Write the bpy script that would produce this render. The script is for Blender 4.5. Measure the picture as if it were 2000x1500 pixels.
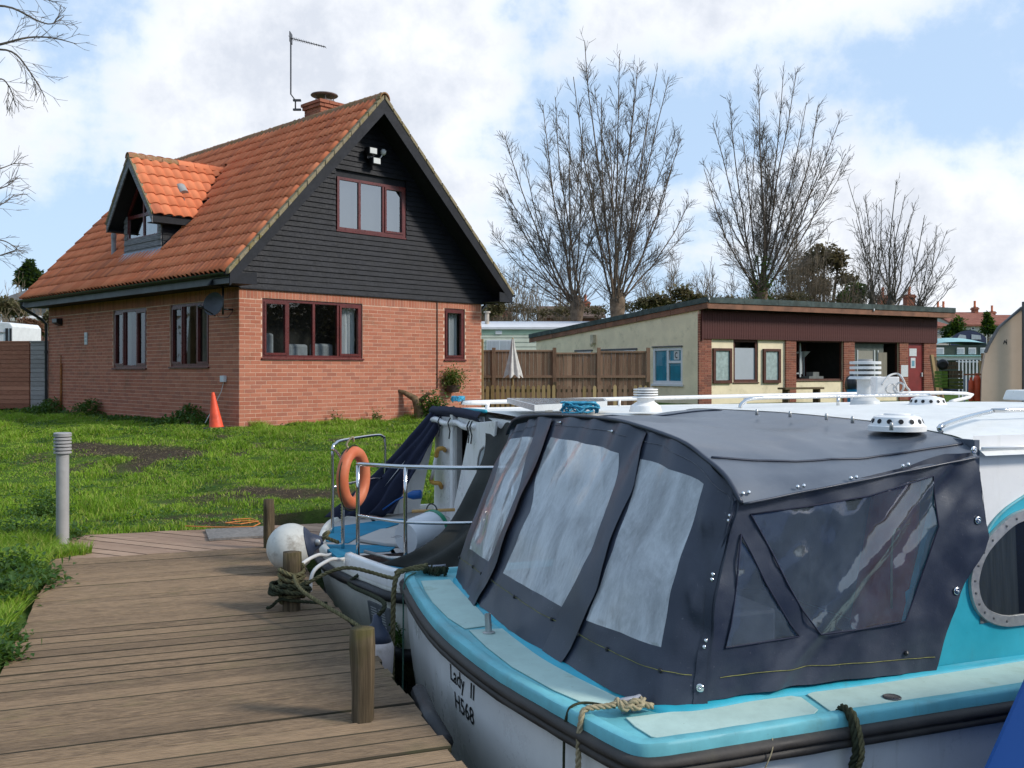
import bpy, bmesh, math, random
import numpy as np
from mathutils import Vector, Matrix, noise
from mathutils.geometry import delaunay_2d_cdt
R = math.radians
random.seed(7)
rng = np.random.default_rng(7)
for _o in list(bpy.data.objects): bpy.data.objects.remove(_o)
SC = bpy.context.scene
COL = SC.collection

# ---------------------------------------------------------------- camera
CAMH, FPX, HZN = 1.6, 1900.0, 722.0
cam_d = bpy.data.cameras.new('camera'); cam = bpy.data.objects.new('camera', cam_d); COL.objects.link(cam)
cam.location = (0, 0, CAMH); cam.rotation_euler = (R(90), 0, 0)
cam_d.sensor_width = 36; cam_d.lens = FPX/2000*36; cam_d.shift_y = -(750-HZN)/2000
cam_d.clip_start = 0.05; cam_d.clip_end = 3000
SC.camera = cam

# ---------------------------------------------------------------- daylight: sky with broken cloud, one sun from the right
SUN_EL, SUN_AZ = R(33), R(106)      # azimuth clockwise from +Y
world = bpy.data.worlds.new('World'); SC.world = world; world.use_nodes = True
def build_sky():
    nt = world.node_tree; nt.nodes.clear(); N = nt.nodes.new; L = nt.links.new
    out = N('ShaderNodeOutputWorld'); bg = N('ShaderNodeBackground'); bg.inputs['Strength'].default_value = 0.14
    sky = N('ShaderNodeTexSky'); sky.sky_type = 'NISHITA'; sky.sun_disc = False
    sky.sun_elevation = SUN_EL; sky.sun_rotation = SUN_AZ; sky.air_density = 1.0; sky.dust_density = 1.2; sky.ozone_density = 1.4
    tc = N('ShaderNodeTexCoord')
    sep = N('ShaderNodeSeparateXYZ'); L(tc.outputs['Generated'], sep.inputs[0])
    def math_(op, a, b=None, c=None, clamp=False):
        m = N('ShaderNodeMath'); m.operation = op; m.use_clamp = clamp
        for i, x in enumerate((a, b, c)):
            if x is None: continue
            if isinstance(x, (int, float)): m.inputs[i].default_value = x
            else: L(x, m.inputs[i])
        return m.outputs[0]
    # clouds lie on a flat-bottomed deck: project the direction on a plane overhead
    zz = math_('MAXIMUM', sep.outputs[2], 0.0)
    den = math_('ADD', zz, 0.16)
    cx = math_('DIVIDE', sep.outputs[0], den); cy = math_('DIVIDE', sep.outputs[1], den)
    com = N('ShaderNodeCombineXYZ'); L(cx, com.inputs[0]); L(cy, com.inputs[1])
    def noise_(vec, scale, detail, rough, off=(0, 0, 0)):
        mp = N('ShaderNodeMapping'); mp.inputs['Location'].default_value = off; L(vec, mp.inputs[0])
        n = N('ShaderNodeTexNoise'); n.inputs['Scale'].default_value = scale; n.inputs['Detail'].default_value = detail
        n.inputs['Roughness'].default_value = rough; L(mp.outputs[0], n.inputs['Vector']); return n.outputs['Fac']
    big = noise_(com.outputs[0], 0.62, 6, 0.55, SKY_OFF)
    fine = noise_(tc.outputs['Generated'], 9.0, 8, 0.62)
    # banks of cloud: soft lobes round directions, broken up by the noise
    acc = None
    for (dx, dy, dz, k, amp) in BANKS:
        d = N('ShaderNodeVectorMath'); d.operation = 'DOT_PRODUCT'; L(tc.outputs['Generated'], d.inputs[0])
        v = Vector((dx, dy, dz)).normalized(); d.inputs[1].default_value = v
        e = math_('EXPONENT', math_('MULTIPLY', math_('SUBTRACT', d.outputs['Value'], 1.0), k))
        e = math_('MULTIPLY', e, amp)
        acc = e if acc is None else math_('ADD', acc, e)
    dens = math_('ADD', math_('MULTIPLY', math_('SUBTRACT', big, 0.575), 1.3), math_('MULTIPLY', math_('SUBTRACT', fine, 0.57), 1.0))
    dens = math_('ADD', dens, acc)
    mr = N('ShaderNodeMapRange'); mr.interpolation_type = 'SMOOTHSTEP'; L(dens, mr.inputs[0])
    mr.inputs[1].default_value = -0.06; mr.inputs[2].default_value = 0.30
    mask = math_('MULTIPLY', mr.outputs[0], 0.96)
    # cloud shade: bright rims, soft grey cores
    core = N('ShaderNodeMapRange'); L(math_('ADD', dens, math_('MULTIPLY', math_('SUBTRACT', fine, 0.5), 0.9)), core.inputs[0]); core.inputs[1].default_value = 0.05; core.inputs[2].default_value = 0.6
    mixc = N('ShaderNodeMixRGB'); L(core.outputs[0], mixc.inputs[0])
    mixc.inputs[1].default_value = (3.75, 3.8, 3.9, 1); mixc.inputs[2].default_value = (2.5, 2.65, 2.95, 1)
    # thin veil whitens the blue
    veil = N('ShaderNodeMixRGB'); veil.inputs[0].default_value = SKY_VEIL; L(sky.outputs[0], veil.inputs[1]); veil.inputs[2].default_value = (1.72, 2.3, 3.1, 1)
    mix = N('ShaderNodeMixRGB'); L(mask, mix.inputs[0]); L(veil.outputs[0], mix.inputs[1]); L(mixc.outputs[0], mix.inputs[2])
    L(mix.outputs[0], bg.inputs['Color']); L(bg.outputs[0], out.inputs['Surface'])
SKY_OFF = (3.1, 1.7, 0); SKY_VEIL = 0.88
def _dir(px, py): return ((px-1000)/FPX, 1.0, (HZN-py)/FPX)
BANKS = [(*_dir(x, y), k, a) for (x, y, k, a) in [
    (700, 60, 70, .24), (450, 60, 90, .18), (620, 190, 140, .24), (330, 250, 160, .26), (480, 270, 160, .16), (900, 230, 200, .24), (930, 90, 200, .14),
    (1450, 30, 55, .52), (1200, 20, 80, .40), (1800, 0, 60, .46), (40, 260, 180, .42), (950, 420, 240, .34), (1380, 440, 130, .46), (1650, 480, 140, .40),
    (1960, 450, 110, .55), (1830, 490, 140, .36),
    (1740, 260, 40, -.46), (1900, 320, 120, -.2), (1560, 240, 120, -.26), (1200, 220, 180, -.36), (1320, 260, 200, -.24), (985, 330, 260, -.36), (1050, 40, 900, -.3),
    (195, 440, 160, -.30), (190, 140, 260, -.26), (230, 230, 500, -.10)]]
build_sky()
sun_d = bpy.data.lights.new('sun', 'SUN'); sun_d.energy = 1.5; sun_d.angle = R(10); sun_d.color = (1, .95, .87)
sun = bpy.data.objects.new('sun', sun_d); COL.objects.link(sun)
sun.rotation_euler = Vector((-math.sin(SUN_AZ)*math.cos(SUN_EL), -math.cos(SUN_AZ)*math.cos(SUN_EL), -math.sin(SUN_EL))).to_track_quat('-Z', 'Y').to_euler()
vs = SC.view_settings; SC.display_settings.display_device = 'sRGB'
vs.view_transform = 'Standard'; vs.look = 'None'; vs.exposure = 1.12; vs.gamma = 1.0; vs.use_curve_mapping = False

# ---------------------------------------------------------------- helpers
def at(px, py, Y): return Vector(((px-1000)/FPX*Y, Y, CAMH-(py-HZN)/FPX*Y))
def onz(px, py, z):
    Y = FPX*(CAMH-z)/(py-HZN); return at(px, py, Y)
U2, V2 = Vector((.936, .352)), Vector((-.352, .936))
def onu(px, py, u):
    r = (px-1000)/FPX; Y = u/(U2.x*r+U2.y); return at(px, py, Y)
def UV(u, v, z): return Vector((U2.x*u+V2.x*v, U2.y*u+V2.y*v, z))
HO, HA, HB = Vector((-4.965, 17.7)), Vector((.700, .714)), Vector((-.714, .700))
def HS(s, t, z): return Vector((HO.x+HA.x*s+HB.x*t, HO.y+HA.y*s+HB.y*t, z))
CO, CPd, CQd = Vector((5.84, 30.0)), Vector((.883, .471)), Vector((-.471, .883))
def CP(p, q, z): return Vector((CO.x+CPd.x*p+CQd.x*q, CO.y+CPd.y*p+CQd.y*q, z))
def sstep(a, b, x):
    t = np.clip((x-a)/(b-a), 0, 1); return t*t*(3-2*t)

class MB:
    """collects shapes; build() links them as one mesh object"""
    def __init__(s, f=None): s.v = []; s.f = []; s.fr = f
    def pt(s, p):
        s.v.append(s.fr(*p) if s.fr else Vector(p)); return len(s.v)-1
    def poly(s, pts): s.f.append([s.pt(p) for p in pts])
    def box(s, a, b):
        (x0, y0, z0), (x1, y1, z1) = a, b
        i = [s.pt(p) for p in ((x0,y0,z0),(x1,y0,z0),(x1,y1,z0),(x0,y1,z0),(x0,y0,z1),(x1,y0,z1),(x1,y1,z1),(x0,y1,z1))]
        for q in ((0,3,2,1),(4,5,6,7),(0,1,5,4),(1,2,6,5),(2,3,7,6),(3,0,4,7)): s.f.append([i[k] for k in q])
    def prism(s, base, vec):
        """base: polygon points; vec: extrusion in the same coordinates"""
        n = len(base); a = [s.pt(p) for p in base]; b = [s.pt([p[k]+vec[k] for k in range(3)]) for p in base]
        s.f.append(a[::-1]); s.f.append(b)
        for k in range(n): s.f.append([a[k], a[(k+1)%n], b[(k+1)%n], b[k]])
    def hexa(s, p8):
        i = [s.pt(p) for p in p8]
        for q in ((0,3,2,1),(4,5,6,7),(0,1,5,4),(1,2,6,5),(2,3,7,6),(3,0,4,7)): s.f.append([i[k] for k in q])
    def bar(s, p, q, w, h, up=(0,0,1)):
        """rectangular bar between two WORLD-like points (frame applied after)"""
        p, q = Vector(p), Vector(q); d = (q-p).normalized(); x = d.cross(Vector(up))
        if x.length < 1e-5: x = d.cross(Vector((0,1,0)))
        x.normalize(); y = x.cross(d)
        c = [(-w/2,-h/2),(w/2,-h/2),(w/2,h/2),(-w/2,h/2)]
        s.hexa([p+x*a+y*b for a, b in c]+[q+x*a+y*b for a, b in c])
    def tube(s, path, r, n=8, caps=True, closed=False):
        P = [s.fr(*p) if s.fr else Vector(p) for p in path]; m = len(P)
        rr = r if hasattr(r, '__len__') else [r]*m
        t0 = (P[1]-P[0]).normalized(); up = Vector((0,0,1)) if abs(t0.z) < .9 else Vector((1,0,0))
        x = t0.cross(up).normalized(); rings = []
        for k in range(m):
            if closed: t = (P[(k+1)%m]-P[k-1])
            else: t = (P[min(k+1,m-1)]-P[max(k-1,0)])
            t = t.normalized() if t.length > 1e-9 else t0
            x = (x-t*x.dot(t)); x = x.normalized() if x.length > 1e-6 else t.orthogonal().normalized()
            y = t.cross(x); ring = []
            for j in range(n):
                a = 2*math.pi*j/n; s.v.append(P[k]+x*(math.cos(a)*rr[k])+y*(math.sin(a)*rr[k])); ring.append(len(s.v)-1)
            rings.append(ring)
        for k in range(m if closed else m-1):
            a, b = rings[k], rings[(k+1)%m]
            for j in range(n): s.f.append([a[j], a[(j+1)%n], b[(j+1)%n], b[j]])
        if caps and not closed: s.f.append(rings[0][::-1]); s.f.append(rings[-1])
    def lathe(s, c, prof, n=16, axis=(0,0,1), caps=True):
        """prof: (radius, height) pairs along the axis from c"""
        c = s.fr(*c) if s.fr else Vector(c); ax = Vector(axis).normalized()
        x = ax.orthogonal().normalized(); y = ax.cross(x); rings = []
        for r, h in prof:
            ring = []
            for j in range(n):
                a = 2*math.pi*j/n; s.v.append(c+ax*h+x*(r*math.cos(a))+y*(r*math.sin(a))); ring.append(len(s.v)-1)
            rings.append(ring)
        for k in range(len(prof)-1):
            a, b = rings[k], rings[k+1]
            for j in range(n): s.f.append([a[j], a[(j+1)%n], b[(j+1)%n], b[j]])
        if caps: s.f.append(rings[0][::-1]); s.f.append(rings[-1])
    def grid(s, fn, nu, nv, wrap=False):
        idx = [[s.pt(fn(i/nu, j/nv)) for j in range(nv+1)] for i in range(nu+1)]
        for i in range(nu):
            for j in range(nv): s.f.append([idx[i][j], idx[i+1][j], idx[i+1][j+1], idx[i][j+1]])
        return idx
    def build(s, name, mat, parent=None, smooth=False, kind=None, label=None, bevel=0, autosmooth=None, loc=None):
        me = bpy.data.meshes.new(name)
        org = Vector(parent['_o']) if parent is not None and '_o' in parent else Vector((0,0,0))
        if parent is None and s.v:
            org = Vector(loc) if loc is not None else Vector((sum(p.x for p in s.v)/len(s.v), sum(p.y for p in s.v)/len(s.v), min(p.z for p in s.v)))
        me.from_pydata([tuple(p-org) for p in s.v], [], s.f)
        me.update()
        o = link(name, me, mat, parent, kind, label)
        if parent is None: o.location = org; o['_o'] = tuple(org)
        else: o['_o'] = tuple(org)
        if smooth: me.polygons.foreach_set('use_smooth', [True]*len(me.polygons))
        if bevel:
            b = o.modifiers.new('bevel', 'BEVEL'); b.width = bevel; b.segments = 2; b.limit_method = 'ANGLE'; b.angle_limit = R(40)
        if autosmooth:
            bm = bmesh.new(); bm.from_mesh(me); bmesh.ops.recalc_face_normals(bm, faces=bm.faces)
            for f in bm.faces: f.smooth = True
            for e in bm.edges:
                if len(e.link_faces) == 2 and e.calc_face_angle(0) > R(autosmooth): e.smooth = False
            bm.to_mesh(me); bm.free()
        return o

def link(name, me, mat, parent=None, kind=None, label=None):
    o = bpy.data.objects.new(name, me); COL.objects.link(o)
    if mat is not None and me is not None and not me.materials: me.materials.append(mat)
    if parent is not None: o.parent = parent
    if kind: o['kind'] = kind
    if label: o['label'] = label
    return o
def thing(name, label, cat, loc, group=None, kind=None):
    o = bpy.data.objects.new(name, None); COL.objects.link(o); o.location = loc; o['_o'] = tuple(loc)
    o.empty_display_size = .2
    if label: o['label'] = label
    if cat: o['category'] = cat
    if group: o['group'] = group
    if kind: o['kind'] = kind
    return o
def tag(o, label, cat, group=None, kind=None):
    o['label'] = label; o['category'] = cat
    if group: o['group'] = group
    if kind: o['kind'] = kind
    return o
def npmesh(name, verts, faces, mat, parent=None, kind=None, smooth=False, label=None):
    """numpy verts (n,3), faces (m,k)"""
    me = bpy.data.meshes.new(name); org = np.array(parent['_o']) if parent is not None and '_o' in parent else np.zeros(3)
    verts = np.asarray(verts, dtype=np.float32)-org; faces = np.asarray(faces, dtype=np.int32); k = faces.shape[1]
    me.vertices.add(len(verts)); me.vertices.foreach_set('co', verts.astype(np.float32).ravel())
    me.loops.add(faces.size); me.loops.foreach_set('vertex_index', faces.ravel())
    me.polygons.add(len(faces)); me.polygons.foreach_set('loop_start', np.arange(len(faces), dtype=np.int32)*k)
    try: me.polygons.foreach_set('loop_total', np.full(len(faces), k, dtype=np.int32))
    except Exception: pass
    if smooth: me.polygons.foreach_set('use_smooth', np.ones(len(faces), dtype=bool))
    me.update(calc_edges=True); me.validate()
    return link(name, me, mat, parent, kind, label)

# ---------------------------------------------------------------- materials
MATS = {}
class NT:
    def __init__(s, name):
        s.m = bpy.data.materials.new(name); s.m.use_nodes = True; s.nt = s.m.node_tree; s.nt.nodes.clear()
        s.out = s.n('ShaderNodeOutputMaterial')
    def n(s, t, **kw):
        x = s.nt.nodes.new(t)
        for k, v in kw.items(): setattr(x, k, v)
        return x
    def l(s, a, b): s.nt.links.new(a, b)
    def schlick(s, f0=.04):
        w = s.n('ShaderNodeLayerWeight'); w.inputs[0].default_value = .5
        return s.math('ADD', f0, s.math('MULTIPLY', 1-f0, s.math('POWER', w.outputs['Facing'], 5.)))
    def set(s, sock, v):
        if isinstance(v, bpy.types.NodeSocket): s.l(v, sock)
        elif isinstance(v, (tuple, list)) and len(v) == 3 and sock.type == 'RGBA': sock.default_value = (*v, 1)
        else: sock.default_value = v
    def coord(s, kind='Object', scale=(1,1,1), rot=(0,0,0), loc=(0,0,0)):
        tc = s.n('ShaderNodeTexCoord'); mp = s.n('ShaderNodeMapping'); mp.inputs['Scale'].default_value = scale
        mp.inputs['Rotation'].default_value = rot; mp.inputs['Location'].default_value = loc
        s.l(tc.outputs[kind], mp.inputs[0]); return mp.outputs[0]
    def noise(s, vec, scale=5, detail=4, rough=.55, dist=0):
        n = s.n('ShaderNodeTexNoise'); n.inputs['Scale'].default_value = scale; n.inputs['Detail'].default_value = detail
        n.inputs['Roughness'].default_value = rough; n.inputs['Distortion'].default_value = dist
        if vec is not None: s.l(vec, n.inputs['Vector'])
        return n.outputs['Fac']
    def ramp(s, f, a, b, lo=0., hi=1., smooth=True):
        m = s.n('ShaderNodeMapRange'); m.interpolation_type = 'SMOOTHSTEP' if smooth else 'LINEAR'
        s.l(f, m.inputs[0]); m.inputs[1].default_value = a; m.inputs[2].default_value = b; m.inputs[3].default_value = lo; m.inputs[4].default_value = hi
        return m.outputs[0]
    def mix(s, f, a, b, mode='MIX'):
        m = s.n('ShaderNodeMixRGB', blend_type=mode); s.set(m.inputs[0], f); s.set(m.inputs[1], a); s.set(m.inputs[2], b); return m.outputs[0]
    def math(s, op, a, b=0., clamp=False):
        m = s.n('ShaderNodeMath', operation=op, use_clamp=clamp); s.set(m.inputs[0], a); s.set(m.inputs[1], b); return m.outputs[0]
    def rnd(s):
        """a random number per object and per loose piece"""
        o = s.n('ShaderNodeObjectInfo'); g = s.n('ShaderNodeNewGeometry')
        return s.math('FRACT', s.math('ADD', o.outputs['Random'], g.outputs['Random Per Island']))
    def bsdf(s, col, rough=.6, spec=.4, metal=0., bump=None, bstr=.3, bdist=.01, **kw):
        b = s.n('ShaderNodeBsdfPrincipled'); s.set(b.inputs['Base Color'], col); s.set(b.inputs['Roughness'], rough)
        s.set(b.inputs['Specular IOR Level'], spec); s.set(b.inputs['Metallic'], metal)
        for k, v in kw.items(): s.set(b.inputs[k], v)
        if bump is not None:
            bp = s.n('ShaderNodeBump'); bp.inputs['Strength'].default_value = bstr; bp.inputs['Distance'].default_value = bdist
            s.l(bump, bp.inputs['Height']); s.l(bp.outputs[0], b.inputs['Normal'])
        return b.outputs[0]
    def done(s, sh): s.l(sh, s.out.inputs['Surface']); MATS[s.m.name] = s.m; return s.m

def worn(name, col, var=.25, rough=.6, scale=6, dirt=None, dirt_amt=.35, spec=.4, bstr=.15, metal=0., rscale=None, island=.0, stretch=(1,1,1), bdist=.006):
    """a plain paint or plaster with uneven tone, fine grain and some dirt"""
    t = NT(name); c = t.coord('Object', stretch)
    n1 = t.noise(c, scale, 6, .6); n2 = t.noise(c, scale*7, 4, .65)
    dark = tuple(x*(1-var) for x in col); lite = tuple(min(1, x*(1+var*.6)) for x in col)
    k = t.mix(t.ramp(n1, .3, .7), dark, lite)
    if island: k = t.mix(island, k, t.mix(t.rnd(), tuple(x*.55 for x in col), tuple(min(1, x*1.4) for x in col)))
    if dirt: k = t.mix(t.math('MULTIPLY', t.ramp(t.noise(c, scale*.8+1.3, 8, .7), .5, .72), dirt_amt), k, dirt)
    rr = t.ramp(n2, .2, .8, max(0, rough-.1), min(1, rough+.1))
    return t.done(t.bsdf(k, rr, spec, metal, n2, bstr, bdist))
# ================================================================ ground, water, lawn, landing stage
def vnoise(x, y, sc, seed=0):
    """smooth value noise for arrays, 0..1"""
    x = np.asarray(x)*sc+seed*17.31; y = np.asarray(y)*sc+seed*9.7
    xi = np.floor(x).astype(np.int64); yi = np.floor(y).astype(np.int64); fx = x-xi; fy = y-yi
    fx = fx*fx*(3-2*fx); fy = fy*fy*(3-2*fy)
    def h(a, b):
        n = (a*374761393+b*668265263+seed*1442695) & 0xffffffff
        n = ((n ^ (n >> 13))*1274126177) & 0xffffffff
        return ((n ^ (n >> 16)) & 0xffff)/65535.0
    return (h(xi, yi)*(1-fx)+h(xi+1, yi)*fx)*(1-fy)+(h(xi, yi+1)*(1-fx)+h(xi+1, yi+1)*fx)*fy
def fbm(x, y, sc, seed=0, o=4):
    return sum(vnoise(x, y, sc*2**k, seed+k)*.5**(k+1) for k in range(o))/(1-.5**o)
def uv_of(x, y): return x*U2.x+y*U2.y, x*V2.x+y*V2.y
WATER_Z = -.62
def gz(x, y):
    x = np.asarray(x, float); y = np.asarray(y, float); u, v = uv_of(x, y)
    z = -.03+.55*sstep(9.6, 17.6, y)+(fbm(x, y, .7, 3)-.5)*.10*sstep(9, 12, y)+(fbm(x, y, 2.2, 5)-.5)*.10
    z = z+5.5*sstep(62, 190, y)*(1-.5*sstep(-20, -60, x))
    z = np.where((u > -.70) & (u < 1.21) & (v < 9.05), -.30, z)
    z = np.where((u > -.80) & (u < 1.6) & (v >= 9.05) & (v < 10.25), -.10, z)
    z = np.where((u >= 1.21) & (v < 10.9) & (u < 60), -1.7, z)
    return z
def gp(px, py):
    Y = 12.
    for _ in range(40):
        X = (px-1000)/FPX*Y; z = float(gz(X, Y)); Y = .5*Y+.5*min(60, max(2, FPX*(CAMH-z)/max(py-HZN, 1)))
    return Vector(((px-1000)/FPX*Y, Y, CAMH-(py-HZN)/FPX*Y))
MUD = [gp(x, y).to_2d().to_tuple()+(a, b, s) for x, y, a, b, s in [(285, 884, 1.0, .75, 1.0), (180, 872, 1.4, .45, .7), (345, 862, .9, .4, .6), (560, 962, .8, .35, .9),
       (640, 965, .7, .3, .8), (270, 1018, 1.6, .22, .8), (440, 1012, 1.0, .2, .6), (240, 905, .6, .5, .5), (420, 952, .6, .3, .5), (600, 1005, .8, .25, .8), (130, 905, .6, .5, .4), (450, 935, .4, .3, .5), (430, 850, .5, .35, .6)]]
def mud(x, y):
    """0 turf .. 1 bare soil"""
    x = np.asarray(x, float); y = np.asarray(y, float)
    m = np.zeros_like(x)
    for cx, cy, a, b, s in MUD: m = np.maximum(m, s*np.exp(-((x-cx)/a)**2-((y-cy)/b)**2))
    n = fbm(x, y, 1.6, 11)
    return np.clip(sstep(.46, .74, m*.55+n*.66)+.9*sstep(.56, .70, fbm(x, y, 1.15, 21))*sstep(9.5, 11, y)*sstep(19, 15, y)*sstep(.35, .6, fbm(x, y, 4., 24)), 0, 1)

def build_ground():
    def lines(segs):
        out = []
        for a, b, st in segs: out += list(np.arange(a, b, st))
        return np.array(sorted(set(np.round(out+[segs[-1][1]], 4))))
    us = lines([(-900, -100, 100), (-100, -30, 10), (-30, -14, 2), (-14, -.8, .24), (-.8, -.72, .08), (-.72, -.68, .04), (-.68, 1.19, .62), (1.19, 1.23, .04), (1.23, 1.6, .37), (1.6, 1.66, .06), (1.66, 14, .4), (14, 40, 2), (40, 59.9, 5), (59.9, 60.2, .3), (60.2, 200, 20), (200, 900, 100)])
    vs_ = lines([(-900, -100, 100), (-100, -10, 10), (-10, 2, 1), (2, 9.03, .3), (9.03, 9.07, .04), (9.07, 10.23, .3), (10.23, 10.27, .04), (10.27, 10.88, .15), (10.88, 10.93, .05), (10.93, 27, .25), (27, 60, 2), (60, 220, 8), (220, 900, 100)])
    A, B = np.meshgrid(us, vs_, indexing='ij')
    X = A*U2.x+B*V2.x; Y = A*U2.y+B*V2.y; Z = gz(X, Y)
    n, m = A.shape; V = np.stack([X, Y, Z], -1).reshape(-1, 3)
    I = np.arange(n*m).reshape(n, m); F = np.stack([I[:-1, :-1], I[1:, :-1], I[1:, 1:], I[:-1, 1:]], -1).reshape(-1, 4)
    t = NT('ground_soil'); c = t.coord('Object')
    at_ = t.n('ShaderNodeAttribute', attribute_name='soil'); n1 = t.noise(c, 3, 8, .65); n2 = t.noise(c, 22, 6, .7)
    grass = t.mix(t.ramp(n1, .3, .7), (.045, .085, .014), (.085, .15, .022)); soil = t.mix(n2, (.030, .021, .014), (.10, .075, .052))
    k = t.mix(t.math('ADD', t.math('MULTIPLY', at_.outputs['Fac'], 1.1), t.math('MULTIPLY', t.math('SUBTRACT', n2, .5), .7), True), grass, soil)
    o = npmesh('ground', V, F, t.done(t.bsdf(k, .95, .1, 0, n2, .9, .05)), None, 'structure', True)
    a = o.data.attributes.new('soil', 'FLOAT', 'POINT'); a.data.foreach_set('value', np.clip(mud(X, Y), 0, 1).astype(np.float32).ravel())
    o['label'] = 'uneven riverside ground with turf and bare muddy soil'
build_ground()

def build_water():
    t = NT('river_water'); c = t.coord('Object', (1, 1, 1)); n = t.noise(c, 3.5, 4, .6); n2 = t.noise(c, 14, 3, .5)
    m = MB(); m.poly([UV(-.2, -60, WATER_Z), UV(62, -60, WATER_Z), UV(62, 11.2, WATER_Z), UV(-.2, 11.2, WATER_Z)])
    o = m.build('water', t.done(t.bsdf((.012, .016, .012), .04, .5, 0, t.math('ADD', n, t.math('MULTIPLY', n2, .3)), .25, .04)), None, kind='structure')
    o['label'] = 'dark still river water under the moored boats'
build_water()

# ---- timber materials
def timber(name, a, b, grain=(1, 14, 14), moss=(.10, .11, .035), moss_amt=.4, rough=.8, spec=.25, isl=.6, bstr=.35, axis='Object'):
    t = NT(name); o = t.n('ShaderNodeObjectInfo'); tc = t.n('ShaderNodeTexCoord'); ad = t.n('ShaderNodeVectorMath', operation='ADD')
    cx = t.n('ShaderNodeCombineXYZ'); r = t.rnd(); t.l(t.math('MULTIPLY', r, 37.), cx.inputs[0]); t.l(t.math('MULTIPLY', r, 11.), cx.inputs[1])
    t.l(tc.outputs[axis], ad.inputs[0]); t.l(cx.outputs[0], ad.inputs[1]); mp = t.n('ShaderNodeMapping'); mp.inputs['Scale'].default_value = grain
    t.l(ad.outputs[0], mp.inputs[0]); g = t.noise(mp.outputs[0], 3.2, 8, .65, .6); big = t.noise(ad.outputs[0], 2.3, 5, .6)
    k = t.mix(t.ramp(g, .28, .72), a, b)
    k = t.mix(t.math('MULTIPLY', r, isl), k, t.mix(t.math('FRACT', t.math('MULTIPLY', r, 7.3)), tuple(x*.62 for x in a), tuple(min(1, x*1.35) for x in b)))
    k = t.mix(t.math('MULTIPLY', t.ramp(big, .52, .75), moss_amt), k, moss)
    return t.done(t.bsdf(k, t.ramp(g, .2, .8, rough-.12, rough+.1), spec, 0, g, bstr, .006))
timber('deck_timber', (.098, .062, .035), (.30, .202, .118), (3.2, 44, 44), (.15, .12, .05), .5, .58, .35, .5, .7)
timber('deck_gap_shade', (.030, .024, .014), (.075, .058, .036), (2.4, 34, 34), (.05, .055, .02), .6, .8, .2, .6, .3)  # shade of plank gaps and grooves painted into the colour, with algae grime
timber('old_deck_timber', (.22, .13, .085), (.43, .29, .20), (1.2, 20, 20), (.16, .14, .08), .3, .75, .2, .6)
timber('post_timber', (.042, .030, .018), (.165, .120, .072), (16, 16, .8), (.075, .072, .016), .85, .85, .15, .4, .7)
timber('fence_timber', (.15, .085, .055), (.30, .19, .125), (14, 14, 1.2), (.16, .14, .09), .35, .85, .15, .75)
timber('picket_timber', (.30, .19, .075), (.42, .30, .15), (14, 14, 1.2), (.17, .16, .10), .5, .85, .15, .9)

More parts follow.
